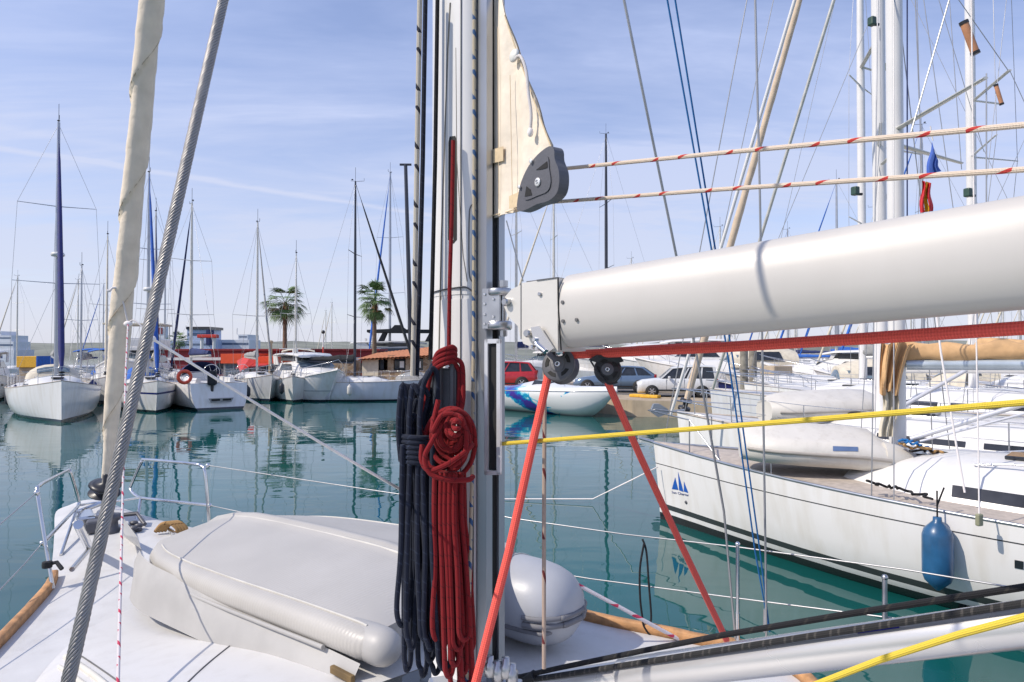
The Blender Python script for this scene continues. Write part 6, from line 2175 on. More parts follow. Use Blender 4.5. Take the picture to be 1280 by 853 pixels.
# two stays reach the bows of the yachts
f2a = Z(838, 518, 1.6)
stay('forestay', [P(838, 520, f2a.y), P(901, 310, f2a.y - 1.2), P(997, -12, f2a.y - 2.4)], .036, MASTW, 'slim white forestay crossing the sky just left of the thick tan rolled sail')
mb = MB()
A_ = P(858, 502, 18.5); B_2 = P(1005, -20, 15.6)
rings = []
for i in range(90):
    q = i / 89; c_ = A_.lerp(B_2, q); rr_ = .100 * (.75 + .25 * min(1, q * 6)) * (1 + .05 * math.sin(q * 43)) * lerp(1.0, .62, q)
    rings.append([c_ + Vector((math.cos(a), .3 * math.sin(a), .28 * -math.cos(a))) * rr_ * (1 + .09 * (((a / (2 * PI)) - q * 12) % 1)) + Vector((0, .8 * math.sin(a) * rr_, 0)) for a in [2 * PI * k / 14 for k in range(14)]])
mb.loft(rings)
solo(mb, 'rolled_sail', mat('rolled_tan', (.66, .52, .38), .75, var=.1, scale=4, bump=.5, bscale=9), 'thick tan rolled headsail crossing the sky in the right half', 'rolled sail')
mb = MB(); mb.lathe([(0, -.12), (.17, -.10), (.17, -.03), (.07, -.02), (.07, .12), (.17, .14), (.16, .2), (0, .22)], P(856, 508, 18.5), (B_2 - A_), 14)
solo(mb, 'furling_drum', BLACK, 'black furling drum at the foot of the thick tan rolled headsail', 'furling drum')
stay('forestay', [P(891, 486, 23.0), P(950, 300, 20.8), P(1046, -12, 18.5)], .050, MASTT, 'pale grey rolled stay to the right of the thick tan rolled sail')
# anchor on R2
mb = MB(); ac = P(832, 516, 17.6)
mb.prism([ac + Vector((-.30, 0, .22)), ac + Vector((-.38, 0, .02)), ac + Vector((-.18, 0, -.12)), ac + Vector((.12, 0, .0)), ac + Vector((.05, 0, .10)), ac + Vector((-.15, 0, .22))], (0, .16, 0))
mb.tube([ac + Vector((-.1, .08, .0)), ac + Vector((.5, .08, .05))], .04, 6)
solo(mb, 'anchor', mat('galvanised', (.33, .36, .40), .5, .6), 'grey plough anchor hanging over the bow of the second yacht', 'anchor')
# flags
def flag(label, pts, z0, mats, Yd):
    root = thing('flag', label, 'flag', tuple(P(pts[0][0], pts[0][1], Yd)), 0, 'flags under the spreader')
    n = len(mats)
    for i, m_ in enumerate(mats):
        mb = MB(); rows = []
        for j in range(9):
            q = j / 8
            xl = lerp(pts[0][0], pts[3][0], q); xr = lerp(pts[1][0], pts[2][0], q)
            yl = lerp(pts[0][1], pts[3][1], q); yr = lerp(pts[1][1], pts[2][1], q)
            rows.append([P(lerp(xl, xr, s_) + 1.2 * math.sin(q * 7 + i), lerp(yl, yr, s_), Yd + .05 * math.sin(s_ * 12 + q * 3)) for s_ in [lerp(i / n, (i + 1) / n, k / 4) for k in range(5)]])
        mb.loft(rows, closed=False, cap0=False, cap1=False); mb.loft([[p + Vector((0, .01, 0)) for p in r_] for r_ in rows], closed=False, cap0=False, cap1=False)
        mb.build('flag_stripe' if n > 1 else 'flag_cloth', m_, root, True)
    return root


FR = mat('flag_red', (.62, .02, .03), .7); FY = mat('flag_yellow', (.80, .48, .02), .7); FB = mat('flag_blue', (.05, .12, .45), .7)
flag('red and yellow flag hanging under the spreader beside the white masts', [(1153, 226), (1163, 229), (1166, 264), (1150, 266)], 0, [FR, FY, FR], 9.0)
flag('blue flag hanging above the red and yellow one', [(1165, 177), (1170, 196), (1176, 214), (1158, 218)], 0, [FB], 9.0)
rope('flag_line', [P(1166, 176, 9.0), P(1163, 158, 9.0)], .008, R_WHITE, 'short white line above the blue flag under the spreader', 'line')
# leather chafe tubes on the shrouds
LEA = mat('leather_wrap', (.52, .24, .12), .6, var=.2)
for a_, c_, rr_, lab in (((1205, 29, 8.0), (1219, 66, 8.0), .046, 'large orange leather wrap with black ends on a wire at upper right'), ((1245, 107, 12), (1252, 130, 12), .034, 'small orange leather wrap under the spreader at upper right')):
    t_ = thing('chafe_wrap', lab, 'chafe guard', tuple(P(*a_)), 0, 'leather wraps on the shrouds')
    mb = MB(); mb.tube([P(*a_), P(*c_)], rr_, 12); mb.build('leather', LEA, t_, True)
    d_ = (P(*c_) - P(*a_))
    for q0 in (-.06, .96):
        mb = MB(); mb.tube([P(*a_) + d_ * q0, P(*a_) + d_ * (q0 + .10)], rr_ * 1.12, 12); mb.build('end_cap', BLACK, t_, True)
# thin rigging crossing the upper right sky
rg = random.Random(9)
for i, (x0, y0, x1, y1, dp, r_, mm_, lab) in enumerate((
        (1190, -12, 1139, 165, 9, .011, MASTT, 'pale rod shroud running down left to the big spreader'), (1153, -12, 1197, 300, 12, .007, WIRE, 'thin wire left of the right white mast, leaning right'),
        (1233, 92, 1233, 380, 8, .008, WIRE, 'vertical wire hanging from the tip of the big spreader'), (1190, -12, 1260, 88, 12, .007, WIRE, 'thin wire from the top edge to the far spreader tip'),
        (1202, 212, 1186, -12, 11, .006, WIRE, 'thin wire rising from the lower spreader tip'), (1134, -12, 1134, 270, 9.4, .009, NAVY, 'dark blue line right beside the thick white mast'),
        (1262, 88, 1300, 170, 12, .006, WIRE, 'thin wire leaving the far spreader tip to the right'), (1170, -12, 1230, 190, 13, .006, WIRE, 'thin wire slanting right behind the flags'),
        (633, 276, 654, 352, 20, .02, WIRE, 'dark wire slanting between mast and boom end'), (1258, 0, 1233, 230, 14, .006, WIRE, 'thin wire slanting left near the right white mast'))):
    rope('rigging_wire', [P(x0, y0, dp), P(x1, y1, dp)], r_, mm_, lab, 'wire', 'rigging wires of the yachts on the right', seg=6)
for i, (x, y, dp, lab) in enumerate(((1090, 27, 12.5, 'dark lamp high between the two left white masts'), (1112, 83, 10.5, 'dark horn on the thick white mast'), (1210, 241, 17.8, 'dark lamp on the right white mast above the boom'), (1069, 239, 24, 'small dark lamp on the left white mast above the boom'))):
    t_ = thing('mast_lamp', lab, 'lamp', tuple(P(x, y, dp)), 0, 'lamps on the white masts')
    s__ = dp / 853
    mb = MB(); mb.box(P(x, y, dp), (8 * s__, 8 * s__, 11 * s__), .4, 1.5 * s__); mb.build('housing', mat('lamp_green_black', (.03, .07, .05), .4), t_, True)
    mb = MB(); mb.box(P(x + 4, y + 4, dp), (10 * s__, 3 * s__, 3 * s__), 0, .5 * s__); mb.build('arm', BLACK, t_, True)

for a_, c_, dp, lab in (((1217, 126), (1262, 88), 17.6, ''), ((1218, 126), (1250, 130), 18.4, ''), ((1076, 84), (1094, 52), 24, ''), ((1077, 84), (1100, 92), 25, ''), ((1100, 200), (1112, 186), 12.8, ''), ((1078, 285), (1096, 262), 24, '')):
    pass
def add_spreader(root, pts, rr_):
    mb = MB(); mb.tube([P(*p) for p in pts], rr_, 8, squash=.5); mb.build('spreader', MASTT, find_child(root, 'mast'), True)
add_spreader(r3, [(1217, 126, 18.0), (1262, 88, 16.2)], .05); add_spreader(r3, [(1217, 126, 18.0), (1250, 130, 19.5)], .045)
add_spreader(r4, [(1077, 84, 26.2), (1096, 50, 24.4)], .08); add_spreader(r4, [(1077, 84, 26.2), (1104, 92, 27.5)], .06)
add_spreader(r2, [(1103, 205, 13.7), (1128, 182, 12.6)], .045)
# ================================================================== FAR BOATS
protoS = sailboat('distant white sailboat in the rows beyond the channel', (0, 0, -500), 0, L=11, B=3.6, F=1.2, mast_h=14.5, mast_r=.10, mast_m=MASTT, hull=H_WHITE, furl=CREAMC, furl_r=.09, cover=NAVY, spreaders=(.4, .7), spr_w=.32, detail=1, group='distant boats beyond the pier')
protoM = motorboat('distant white motor boat', (0, 0, -500), 0, L=9, B=3.2, F=1.3, style='open', canopy=CREAMC, group='distant boats beyond the pier')
protoH = motorboat('distant hardtop motor boat', (0, 0, -500), 0, L=10.5, B=3.5, F=1.5, style='hardtop', group='distant boats beyond the pier')
protoT = sailboat('distant yacht with blue sail cover', (0, 0, -500), 0, L=12.5, B=3.9, F=1.3, mast_h=17, mast_r=.11, mast_m=ALUG, hull=H_NAVYL, furl=BLUE, furl_r=.09, cover=BLUE, spreaders=(.35, .65), spr_w=.3, detail=1, group='distant boats beyond the pier')
used = set()


def put(proto, x, y, hdg, label, grp=None, z=0, sc=1):
    o = proto if proto.name not in used else copy_tree(proto)
    used.add(proto.name)
    o.location = (x, y, z); o.rotation_euler = (0, 0, R(hdg)); o['label'] = label; o.scale = (sc, sc, sc)
    if grp: o['group'] = grp
    return o


# named single ones first
def atp(px_, Y_): return ((px_ - 640) / F * Y_, Y_)
xy = atp(1128, 37); put(protoM, *xy, 150, 'white motor boat with cream canopy behind the tan sail cover')
xy = atp(1000, 40)
cbm = motorboat('motor boat with a beige canopy and windows, under the coral rope right of the channel', (*atp(1024, 33), 0), 165, L=9, B=3.3, F=1.3, style='open', canopy=CREAMC)
motorboat('dark blue motor boat with a green windscreen beside the channel', (*atp(975, 36), 0), 170, L=7, B=2.6, F=1.0, style='open', hull=hull_mat('hull_dark_blue', (.02, .04, .22), [(-1, (.02, .03, .1)), (.1, (.02, .04, .22))]))
motorboat('white boat with a bright blue side stripe in front of the beige canopy', (*atp(1062, 29), 0), 176, L=8, B=2.7, F=1.15, style='open', hull=hull_mat('hull_bright_blue', (.75, .75, .75), [(-1, (.5, .5, .5)), (.45, (.02, .16, .65)), (1.0, (.75, .75, .75))]))
# concrete bollard post in the channel
xy = P(1001, 470, 30); t_ = thing('mooring_post', 'tan stone mooring post with a square cap standing in the channel', 'post', (xy.x - .0, 34, 0))
t_.location = ((1070 - 1070 + 968 - 640) / F * 0 + (970 - 640) / F * 34, 34, 0)
mb = MB(); mb.tube([(0, 0, -.4), (0, 0, 1.9)], .34, 14); mb.build('shaft', CONC, t_)
mb = MB(); mb.box((0, 0, 2.1), (1.1, 1.1, .42), .3, .05); mb.build('cap', CONC, t_)
for px_, hh_, lab in ((930, 3.4, 'left one of the two wooden mooring piles in the channel'), (941, 3.4, 'right one of the two wooden mooring piles in the channel')):
    mb = MB(); xx, yy = atp(px_, 30 if px_ == 930 else 31); mb.tube([(xx, yy, -.5), (xx, yy, hh_)], .17, 10)
    solo(mb, 'mooring_pile', mat('pile_wood', (.24, .22, .18), .8, var=.3, bump=.4), lab, 'pile', 'wooden mooring piles')
rg = random.Random(17)
lab_s = ['distant sailboat with pale mast, {} in the far rows', 'distant yacht with blue sail cover, {} in the far rows']
slots = []
for Yr, p0, p1, n, hd in ((46, 900, 1330, 7, 160), (62, 830, 1330, 10, 150), (84, 780, 1330, 13, 160), (120, 700, 1340, 18, 150)):
    for k in range(n):
        slots.append((lerp(p0, p1, (k + .5) / n) + rg.uniform(-9, 9), Yr + rg.uniform(-4, 4), hd + rg.uniform(-12, 12)))
ORD = ['first', 'second', 'third', 'fourth', 'fifth', 'sixth', 'seventh', 'eighth', 'ninth', 'tenth', 'eleventh', 'twelfth', 'thirteenth', 'fourteenth', 'fifteenth', 'sixteenth', 'seventeenth', 'eighteenth']
rowc = {}
for i, (px_, Yd, hd) in enumerate(slots):
    k = rg.random(); sc_ = rg.uniform(.85, 1.1)
    if 930 < px_ < 985 and Yd < 95: continue
    xx, yy = atp(px_, Yd)
    if xx < 20 and yy < 52: continue
    pr, nm_ = ((protoS, 'pale sailboat'), (protoH, 'hard top motor boat'), (protoM, 'canopied motor boat'), (protoT, 'blue covered yacht'))[0 if k < .34 else 1 if k < .60 else 2 if k < .8 else 3]
    row_ = 'farthest row beyond the channel' if Yd > 100 else 'third far row' if Yd > 75 else 'second far row' if Yd > 54 else 'nearest far row'
    rowc[row_] = rowc.get(row_, 0) + 1
    put(pr, xx, yy, hd, '%s, %s boat from the left in the %s' % (nm_, ORD[rowc[row_] - 1], row_), sc=sc_)
# boats behind the pier seen between mast and channel and at the left
for px_, Yd, hd, pr, lab, sc_ in ((660, 60, 200, protoS, 'sailboat behind the pier, its pale mast rising next to the boom end', 1.25), (707, 64, 190, protoS, 'sailboat behind the pier, pale mast second from the boom end', 1.28),
                                  (690, 58, 215, protoH, 'white motor boat behind the pier above the patterned speedboat', 1.0), (735, 62, 150, protoM, 'motor boat with canopy behind the blue grey estate car', 1.0),
                                  (800, 58, 190, protoH, 'white hardtop boat behind the two cars on the pier', 1.15), (850, 55, 170, protoH, 'white hardtop boat behind the white hatchback', 1.25), (893, 50, 170, protoM, 'motor boat with canopy at the end of the pier', 1.3),
                                  (28, 78, 260, protoS, 'sailboat far behind the left row with a thin mast near the left edge', .8), (103, 82, 260, protoS, 'sailboat far behind the left row, thin mast right of the farthest left boat', .8), (135, 90, 250, protoT, 'far yacht behind the beige rolled headsail', .7),
                                  (213, 76, 255, protoT, 'far yacht behind the palm and the blue white ferry', .85), (418, 84, 250, protoS, 'tiny far sailboat right of the motor yacht', .62), (410, 95, 250, protoS, 'tiny far sailboat behind the maroon wall', .6), (492, 74, 262, protoT, 'yacht behind the hut with a tall grey leaning mast', 1.3)):
    xx, yy = atp(px_, Yd); put(pr, xx, yy, hd, lab, sc=sc_)
dkm = sailboat('yacht behind the pier with a tall dark mast rising between the reefing lines', (*atp(758, 58), 0), 190, L=13, B=4, F=1.3, mast_h=21.6, mast_r=.14, mast_m=MASTD, mx=0, hull=H_WHITE, furl=None, cover=BLACKC, spreaders=(.42, .7), spr_w=.5, detail=1, group='distant boats beyond the pier')
mb = MB(); a_ = P(507, 206, 70); c_ = P(514, 450, 70)
mb.tube([c_, a_], [.26, .18], 8); mb.tube([a_ + Vector((-.6, 0, .0)), a_ + Vector((.6, 0, 0))], .12, 6)
solo(mb, 'tall_mast', MASTD, 'tall dark mast with a flat top right beside the cream flecked halyard', 'mast')

# ================================================================== SHORE: BUILDINGS, HUT, PALMS
def prism_box(mb, x0, x1, y0, y1, z0, z1):
    mb.prism([(x0, y0, z0), (x1, y0, z0), (x1, y1, z0), (x0, y1, z0)], (0, 0, z1 - z0))


def window_row(root, mb_m, xs_, y, z0, z1, w_):
    for x in xs_:
        mb = MB(); prism_box(mb, x - w_ / 2, x + w_ / 2, y - .06, y + .02, z0, z1); mb.build('window', mb_m, root)


# long maroon wall building
yb_ = 57
x0 = (150 - 640) / F * yb_; x1 = (472 - 640) / F * yb_
t_ = thing('long_building', 'long low maroon building with a white band behind the left boats', 'building', ((x0 + x1) / 2, yb_, QZ), 0)
hw_ = (x1 - x0) / 2
mb = MB(); prism_box(mb, -hw_, hw_, 0, 3.5, 0, 2.35); mb.build('wall', MAROON, t_)
mb = MB(); prism_box(mb, -hw_ - .1, hw_ + .1, -.12, 3.6, 1.55, 1.78); mb.build('white_band', MASTW, t_)
mb = MB(); prism_box(mb, -hw_ - .2, hw_ + .2, -.2, 3.7, 2.353, 2.5); mb.build('roof', MAROON, t_)
window_row(t_, DARKGLASS, [-hw_ + 1.5 + 2.4 * k for k in range(9)], 0, .5, 1.3, 1.2)
# cafe with orange fascia
yb_ = 53
xa = (279 - 640) / F * yb_; xb = (345 - 640) / F * yb_
t_ = thing('cafe', 'harbour cafe with orange red fascia and glass front below', 'building', ((xa + xb) / 2, yb_, QZ), 0)
hw_ = (xb - xa) / 2
mb = MB(); prism_box(mb, -hw_, hw_, .1, 3.3, 0, 1.35); mb.build('wall', GREYC, t_)
mb = MB(); prism_box(mb, -hw_ - .15, hw_ * .15, -.1, 3.4, 1.353, 2.1); prism_box(mb, hw_ * .15 + .01, hw_ + .1, -.2, 3.4, 1.353, 1.9); mb.build('fascia', ORANGE, t_)
window_row(t_, GLASS, [-hw_ + .6 + 1.0 * k for k in range(4)], .1, .1, 1.25, .86)
lettering('CLUB', Vector(((322 - 640) / F * 52.7, 52.72, QZ + 1.45)), Vector(((341 - 640) / F * 52.7, 52.72, QZ + 1.45)), Vector((0, 0, 1)), .45, WHITE, t_, 'sign_lettering') if False else None
mb = MB(); mb.prism([(-hw_ * .1, -2.2, 1.0), (hw_ * .9, -2.0, 1.15), (hw_ * .9, -.3, 1.34), (-hw_ * .1, -.3, 1.34)], (0, 0, .05)); mb.build('awning', REDC, t_)
# awning sail canopy
mb = MB(); a_ = [P(296, 452, 51), P(318, 440, 51), P(318, 455, 50), P(300, 466, 49)]
mb.prism(a_, (0, 0, .04)); solo(mb, 'shade_sail', REDC, 'dark red shade cloth in front of the cafe', 'awning')
# red traffic sign things near the motor yacht
rl = P(404, 462, 46); mb = MB(); mb.tube([(rl.x, 46, QZ), (rl.x, 46, QZ + 1.1)], .25, 10); mb.ball((rl.x, 46, QZ + 1.15), .26, 10, (1, 1, .7)); solo(mb, 'red_bollard', REDC, 'short red bollard on the quay left of the dark mast', 'bollard')
lp = P(404, 441, 50); t_ = thing('lamp_post', 'slim lamp post behind the right end of the motor yacht', 'lamp post', (lp.x, 50, QZ))
mb = MB(); mb.tube([(0, 0, 0), (0, 0, 3.6)], .05, 8); mb.build('post', MASTW, t_)
mb = MB(); mb.ball((0, 0, 3.7), .14, 8); mb.build('lamp', BLACK, t_)
mb = MB(); mb.tube([(0, -.06, 2.6), (.02, -.06, 2.0)], .05, 6); mb.build('red_marker', REDC, t_)
pp_ = P(338, 450, 48); mb = MB(); mb.tube([(pp_.x, 48, QZ), (pp_.x, 48, QZ + 2.9)], .13, 8); mb.ball((pp_.x, 48, QZ + 2.95), .2, 8, (1, 1, .6)); solo(mb, 'quay_pillar', CONC, 'grey pillar on the quay between the cafe and the motor yacht', 'pillar')
# ferry
def ferry(label, px0, px1, Yd, tiers, m_, name='ship'):
    xa = (px0 - 640) / F * Yd; xb = (px1 - 640) / F * Yd
    t_ = thing(name, label, 'ship', ((xa + xb) / 2, Yd, 0))
    hw_ = (xb - xa) / 2
    mb = MB(); mb.prism([(-hw_, 0, -.5), (hw_, 0, -.5), (hw_ * 1.02, 0, 4), (-hw_ * 1.02, 0, 4)], (0, 14, 0)); mb.build('hull', m_, t_)
    for i, (a0, a1, z0, z1) in enumerate(tiers):
        mb = MB(); prism_box(mb, a0 * hw_, a1 * hw_, .3 + i * .2, 12, z0 + .01 * i, z1); tr = mb.build('deckhouse', m_, t_)
        mb = MB()
        nwin = max(2, int((a1 - a0) * hw_ / 1.6))
        prism_box(mb, a0 * hw_ + .3, a1 * hw_ - .3, .3 + i * .2 - .05, .3 + i * .2 - .005, lerp(z0, z1, .45), lerp(z0, z1, .68)); mb.build('window_band', mat('far_window', (.12, .16, .24), .3), tr)
    mb = MB(); mb.tube([(0, 5, tiers[-1][3]), (0, 5, tiers[-1][3] + 2.6)], .2, 6); mb.build('antenna', WHITE, t_)
    return t_


SHIPB = mat('ship_pale_blue', (.42, .50, .66), .5, var=.05, scale=.3)
SHIPW = mat('ship_white', (.68, .70, .74), .5, var=.05, scale=.3)
f1 = ferry('large pale blue ferry with a tall wheelhouse behind the left palm crown', 196, 266, 250, [(-1, .9, 4, 7), (.05, .80, 7, 11.2)], SHIPB, 'ferry')
mb = MB(); prism_box(mb, .05 * 10, .9 * 10, -.2, 12, 11.2, 12.2); mb.build('bridge_deck', DARKGLASS, f1)
mb = MB(); prism_box(mb, 8.2, 9.4, -1, 3, 5.5, 11.0); mb.build('funnel', NAVY, f1)
ferry('long white ferry with rows of decks, between the blue ferry and the cafe', 268, 311, 260, [(-1, 1, 4, 7.6), (.35, .9, 7.6, 9.6)], SHIPW, 'ferry')
ferry('rounded white cruise ship at the left edge of the horizon', -60, 17, 330, [(-1, .98, 4, 8), (-1, .9, 8, 11), (-1, .55, 11, 13)], SHIPW, 'cruise_ship')
t_ = thing('tower', 'square grey tower with red number panel left of the small palm', 'tower', ((200.5 - 640) / F * 240, 240, 0))
mb = MB(); prism_box(mb, -1.2, 1.2, 0, 3, 0, 12); mb.build('wall', SHIPW, t_)
mb = MB(); prism_box(mb, -1.25, 1.25, -.1, 3.1, 12, 12.6); mb.build('roof', GREYC, t_)
mb = MB(); prism_box(mb, -.75, .75, -.15, -.02, 9.2, 11.5); mb.build('red_panel', MAROON, t_)
t_ = thing('gantry', 'small white gantry with red top between the ferry and the cafe', 'gantry', ((259 - 640) / F * 90, 90, QZ))
for dx in (-.7, .9):
    mb = MB(); mb.tube([(dx, 0, 0), (dx, 0, 4.2)], .22, 8); mb.build('leg', WHITE, t_)
mb = MB(); mb.box((.1, 0, 4.3), (2.6, .8, .45), None, .08); mb.build('beam', REDC, t_)
t_ = thing('container', 'yellow container behind the farthest left sailboat', 'container', ((44 - 640) / F * 62, 62, QZ))
mb = MB(); mb.box((0, 0, 1.35), (1.8, 2.2, 1.0), 0, .04); mb.build('box', YEL, t_)
mb = MB(); mb.box((.95, -.02, 1.35), (.10, 2.24, 1.04), 0); mb.build('blue_end', BLUE, t_)
mb = MB(); prism_box(mb, -.8, .8, -.9, .9, 0, .84); mb.build('support', CONC, t_)

# stone hut
m, t, b = newmat('rubble_stone')
co = t.nodes.new('ShaderNodeTexCoord')
vo_ = t.nodes.new('ShaderNodeTexVoronoi'); vo_.inputs['Scale'].default_value = 3.2; t.links.new(co.outputs['Object'], vo_.inputs['Vector'])
vd_ = t.nodes.new('ShaderNodeTexVoronoi'); vd_.feature = 'DISTANCE_TO_EDGE'; vd_.inputs['Scale'].default_value = 3.2; t.links.new(co.outputs['Object'], vd_.inputs['Vector'])
bw = t.nodes.new('ShaderNodeRGBToBW'); t.links.new(vo_.outputs['Color'], bw.inputs[0])
sc_ = nramp(t, bw.outputs[0], [(.2, (.20, .13, .08)), (.5, (.34, .24, .15)), (.8, (.42, .33, .23))])
ed = nramp(t, vd_.outputs['Distance'], [(.0, (1, 1, 1)), (.06, (0, 0, 0))])
eb = t.nodes.new('ShaderNodeRGBToBW'); t.links.new(ed, eb.inputs[0])
t.links.new(nmix(t, eb.outputs[0], sc_, (.44, .38, .30)), b.inputs['Base Color']); b.inputs['Roughness'].default_value = .9
bu = t.nodes.new('ShaderNodeBump'); bu.inputs['Strength'].default_value = .8; bu.inputs['Distance'].default_value = .04; t.links.new(vd_.outputs['Distance'], bu.inputs['Height']); t.links.new(bu.outputs[0], b.inputs['Normal'])
STONE = m
hc_ = P(494, 460, 47.5)
hut = thing('stone_hut', 'stone harbour hut with a low terracotta tiled roof, left of the mast', 'hut', (hc_.x, 47.5, QZ), R(-9))
mb = MB(); prism_box(mb, -2.3, 2.9, 0, 3, 0, .95); prism_box(mb, -2.3, -1.7, 0, 3, .953, 1.75)
for xx in (-.55, .75, 2.0): prism_box(mb, xx, xx + .42, 0.0, 3, .953, 2.0)
prism_box(mb, -1.7, 2.9, 2.7, 3, .953, 2.0)
mb.build('wall', STONE, hut)
mb = MB(); prism_box(mb, -2.38, -1.2, -.10, -.005, 0, 1.7); mb.build('plaster_corner', CREAMC, hut)
for xx in (-1.62, -.08, 1.22):
    mb = MB(); prism_box(mb, xx, xx + .75, .12, .2, 1.0, 1.75); mb.build('window', DARKGLASS, hut)
for xx in (.32, 1.55):
    mb = MB(); prism_box(mb, xx, xx + .3, .02, .1, 1.15, 1.6); mb.build('white_panel', WHITE, hut)
mb = MB(); rows = []
for j in range(9):
    q = j / 8
    rows.append([(-2.7 + 5.9 * k / 84, -.5 + 4 * q, 1.72 + .75 * q * (.55 + .45 * k / 84) + .30 * k / 84 + .045 * abs(math.sin(k * PI / 4))) for k in range(85)])
mb.loft(rows, closed=False, cap0=False, cap1=False)
mb.loft([[(x, y, z - .10) for x, y, z in r_] for r_ in rows], closed=False, cap0=False, cap1=False)
mb.build('tiled_roof', mat('terracotta', (.50, .20, .09), .85, var=.25, scale=6, bump=.3), hut)
t_ = thing('stone_kiosk', 'small cream stone block building between the motor yacht and the hut', 'kiosk', ((417 - 640) / F * 48.5, 48.5, QZ), 0)
mb = MB(); prism_box(mb, -.7, 1.5, 0, 2, 0, 1.65); mb.build('wall', STONE, t_)
mb = MB(); prism_box(mb, -.95, -.72, -.05, 1.9, 0, 1.6); mb.build('plaster', CREAMC, t_)
# upturned tender and crates by the hut
mb = MB(); tn = P(512, 476, 45.2)
rows = [[Vector((tn.x + lerp(-.9, 1.5, q), 45.2, QZ)) + Vector((0, math.cos(a) * .7 * math.sin(PI * (.12 + .76 * q)) ** .6, .95 * math.sin(a) * math.sin(PI * (.12 + .76 * q)) ** .5)) for a in [PI * k / 10 for k in range(11)]] for q in [k / 8 for k in range(9)]]
mb.loft(rows, closed=False); solo(mb, 'covered_tender', GREYC, 'grey covered tender standing on the quay in front of the stone hut', 'covered boat')
for px_, yy, w_, lab in ((506, 44.2, 1.5, 'orange yellow plank stack at the quay edge beside the rope bundle'), (640, 43.2, 2.0, 'yellow kerb stone behind the patterned speedboat'), (799, 33.9, .9, 'left yellow block under the white hatchback'), (813, 33.3, .9, 'right yellow block under the white hatchback')):
    mb = MB(); xx = (px_ - 640) / F * yy; mb.box((xx, yy, QZ + .08), (w_, .45, .14), R(-35) if px_ > 700 else 0, .03); solo(mb, 'yellow_kerb', YEL, lab, 'kerb block', 'yellow blocks on the quay')


# palms
LEAF = mat('palm_leaf', (.085, .15, .04), .6, var=.35, scale=3)
TRUNK = mat('palm_trunk', (.17, .12, .08), .9, var=.3, scale=8, bump=.8, bscale=12)


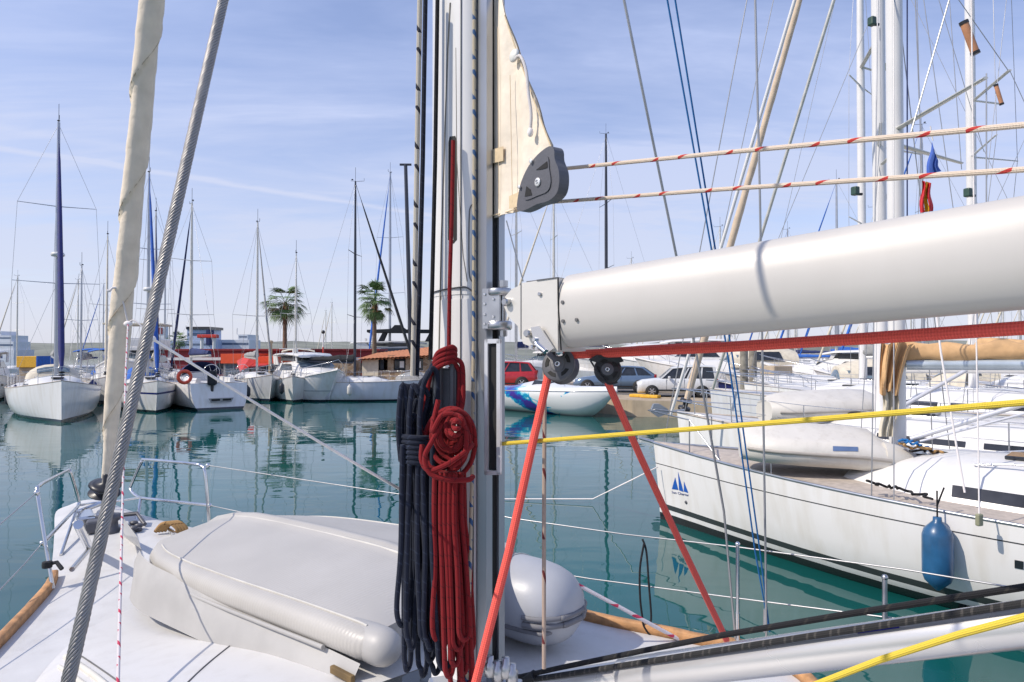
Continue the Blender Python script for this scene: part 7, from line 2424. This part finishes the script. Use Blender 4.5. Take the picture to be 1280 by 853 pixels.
def palm(label, x, y, h, cr, seed, lean=0.0):
    rg = random.Random(seed)
    t_ = thing('palm_tree', label, 'palm tree', (x, y, QZ), 0, 'palm trees on the quay')
    mb = MB(); n = 26
    pts = [(lean * (k / n) ** 2, 0, h * k / n) for k in range(n + 1)]
    mb.tube(pts, [.19 * (1 - .25 * k / n) * (1 + (.07 if k % 2 else 0)) * (1.25 if k > n - 4 else 1) for k in range(n + 1)], 10)
    mb.build('trunk', TRUNK, t_)
    mb = MB(); mb.recalc = False
    top = Vector((lean, 0, h))
    for i in range(34):
        az = rg.uniform(0, 2 * PI); el = rg.choice([1.25, .95, .7, .45, .2, -.1, -.5, -.8]) + rg.uniform(-.14, .14)
        pl_ = cr * rg.uniform(.42, .62)
        d = Vector((math.cos(az) * math.cos(el), math.sin(az) * math.cos(el), math.sin(el)))
        p0 = top + Vector((0, 0, rg.uniform(-.25, .1))); p1 = p0 + d * pl_ * .55; p2 = p1 + (d + Vector((0, 0, -.28))).normalized() * pl_ * .45
        mb.tube([p0, p1, p2], .016, 4)
        # fan of leaflets
        fd_ = (d + Vector((0, 0, -.45))).normalized(); side = fd_.cross(Vector((0, 0, 1)))
        side = side.normalized() if side.length > .1 else Vector((1, 0, 0)); upv = side.cross(fd_).normalized()
        NL_ = 17; lr = cr * rg.uniform(.38, .50)
        for k in range(NL_):
            a = lerp(-1.45, 1.45, k / (NL_ - 1))
            dd_ = (fd_ * math.cos(a) + side * math.sin(a)).normalized()
            wv = side * math.cos(a) - fd_ * math.sin(a)
            l_ = lr * (.75 + .25 * math.cos(a)) * rg.uniform(.85, 1.05)
            m1_ = p2 + dd_ * l_ * .5 + upv * .05
            tp2 = p2 + dd_ * l_ - Vector((0, 0, l_ * rg.uniform(.12, .42)))
            ww_ = .038
            v = [mb.bm.verts.new(q) for q in (p2, m1_ + wv * ww_, tp2, m1_ - wv * ww_)]
            mb.bm.faces.new(v)
    mb.build('crown', LEAF, t_)
    mb = MB(); mb.recalc = False
    for i in range(60):
        az = rg.uniform(0, 2 * PI); z = h - rg.uniform(.2, 1.0)
        p = Vector((lean, 0, z)) + Vector((math.cos(az), math.sin(az), 0)) * .2
        q = p + Vector((math.cos(az) * .25, math.sin(az) * .25, -.6))
        wv = Vector((-math.sin(az), math.cos(az), 0)) * .06
        mb.bm.faces.new([mb.bm.verts.new(k_) for k_ in (p - wv, p + wv, q)])
    mb.build('dead_fronds', mat('dead_frond', (.26, .15, .07), .9, var=.3), t_)


xx, yy = atp(356, 56); palm('free standing palm tree rising above the motor yacht', xx, yy, 6.3, 2.3, 2)
xx, yy = atp(468, 54); palm('palm tree with reddish neck beside the stone hut', xx, yy, 6.3, 2.1, 8)
xx, yy = atp(222, 100); palm('small distant palm tree in front of the pale blue ferry', xx, yy, 3.6, 2.3, 5)
rope('mooring_line', [P(822, 584, 12.2), P(790, 600, 11.9), P(741, 624, 13.6), P(560, 624, 14.0)], .012, R_WHITE, 'pale mooring line from the bow of the logo yacht down to the water', 'rope')
for i, (px_, py_, Yd, r_, h_, m_, lab) in enumerate(((12, 497, 33, .2, .6, 'dark', 'dark fender hanging at the bow of the boat cut by the left edge'), (182, 492, 36, .16, .5, 'dark', 'small black fender on the left flank of the blue striped sailboat'), (233, 492, 36.2, .17, .5, 'white', 'white fender left of the rounded transom'), (309, 490, 37, .17, .5, 'dark', 'black fender right of the rounded transom'), (352, 486, 40.2, .15, .5, 'dark', 'black fender at the stern of the motor yacht'), (437, 488, 40.5, .15, .5, 'white', 'white fender at the bow of the motor yacht'))):
    p_ = P(px_, py_, Yd)
    fender((p_.x, p_.y, p_.z), r_, h_, mat('fender_' + m_, (.025, .03, .04) if m_ == 'dark' else (.6, .58, .53), .5), lab, 'fenders of the left boats')
# people-size clutter: lifebuoy on the pier boat, blue fenders on the left boats
for px_, py_, Yd, lab, mm_ in ((19, 492, 33.5, 'navy fender on the left side of the farthest left sailboat', 'fender_navy'), (116, 485, 34.5, 'navy fender on the right side of the farthest left sailboat', 'fender_navy'), (208, 499, 35.0, 'dirty white round fender between the blue striped and the rounded transom boats', 'fender_white')):
    p_ = P(px_, py_, Yd)
    fender((p_.x, p_.y, p_.z), .20, .55, mat(mm_, (.02, .03, .12) if 'navy' in mm_ else (.55, .52, .45), .5), lab, 'fenders of the left boats')
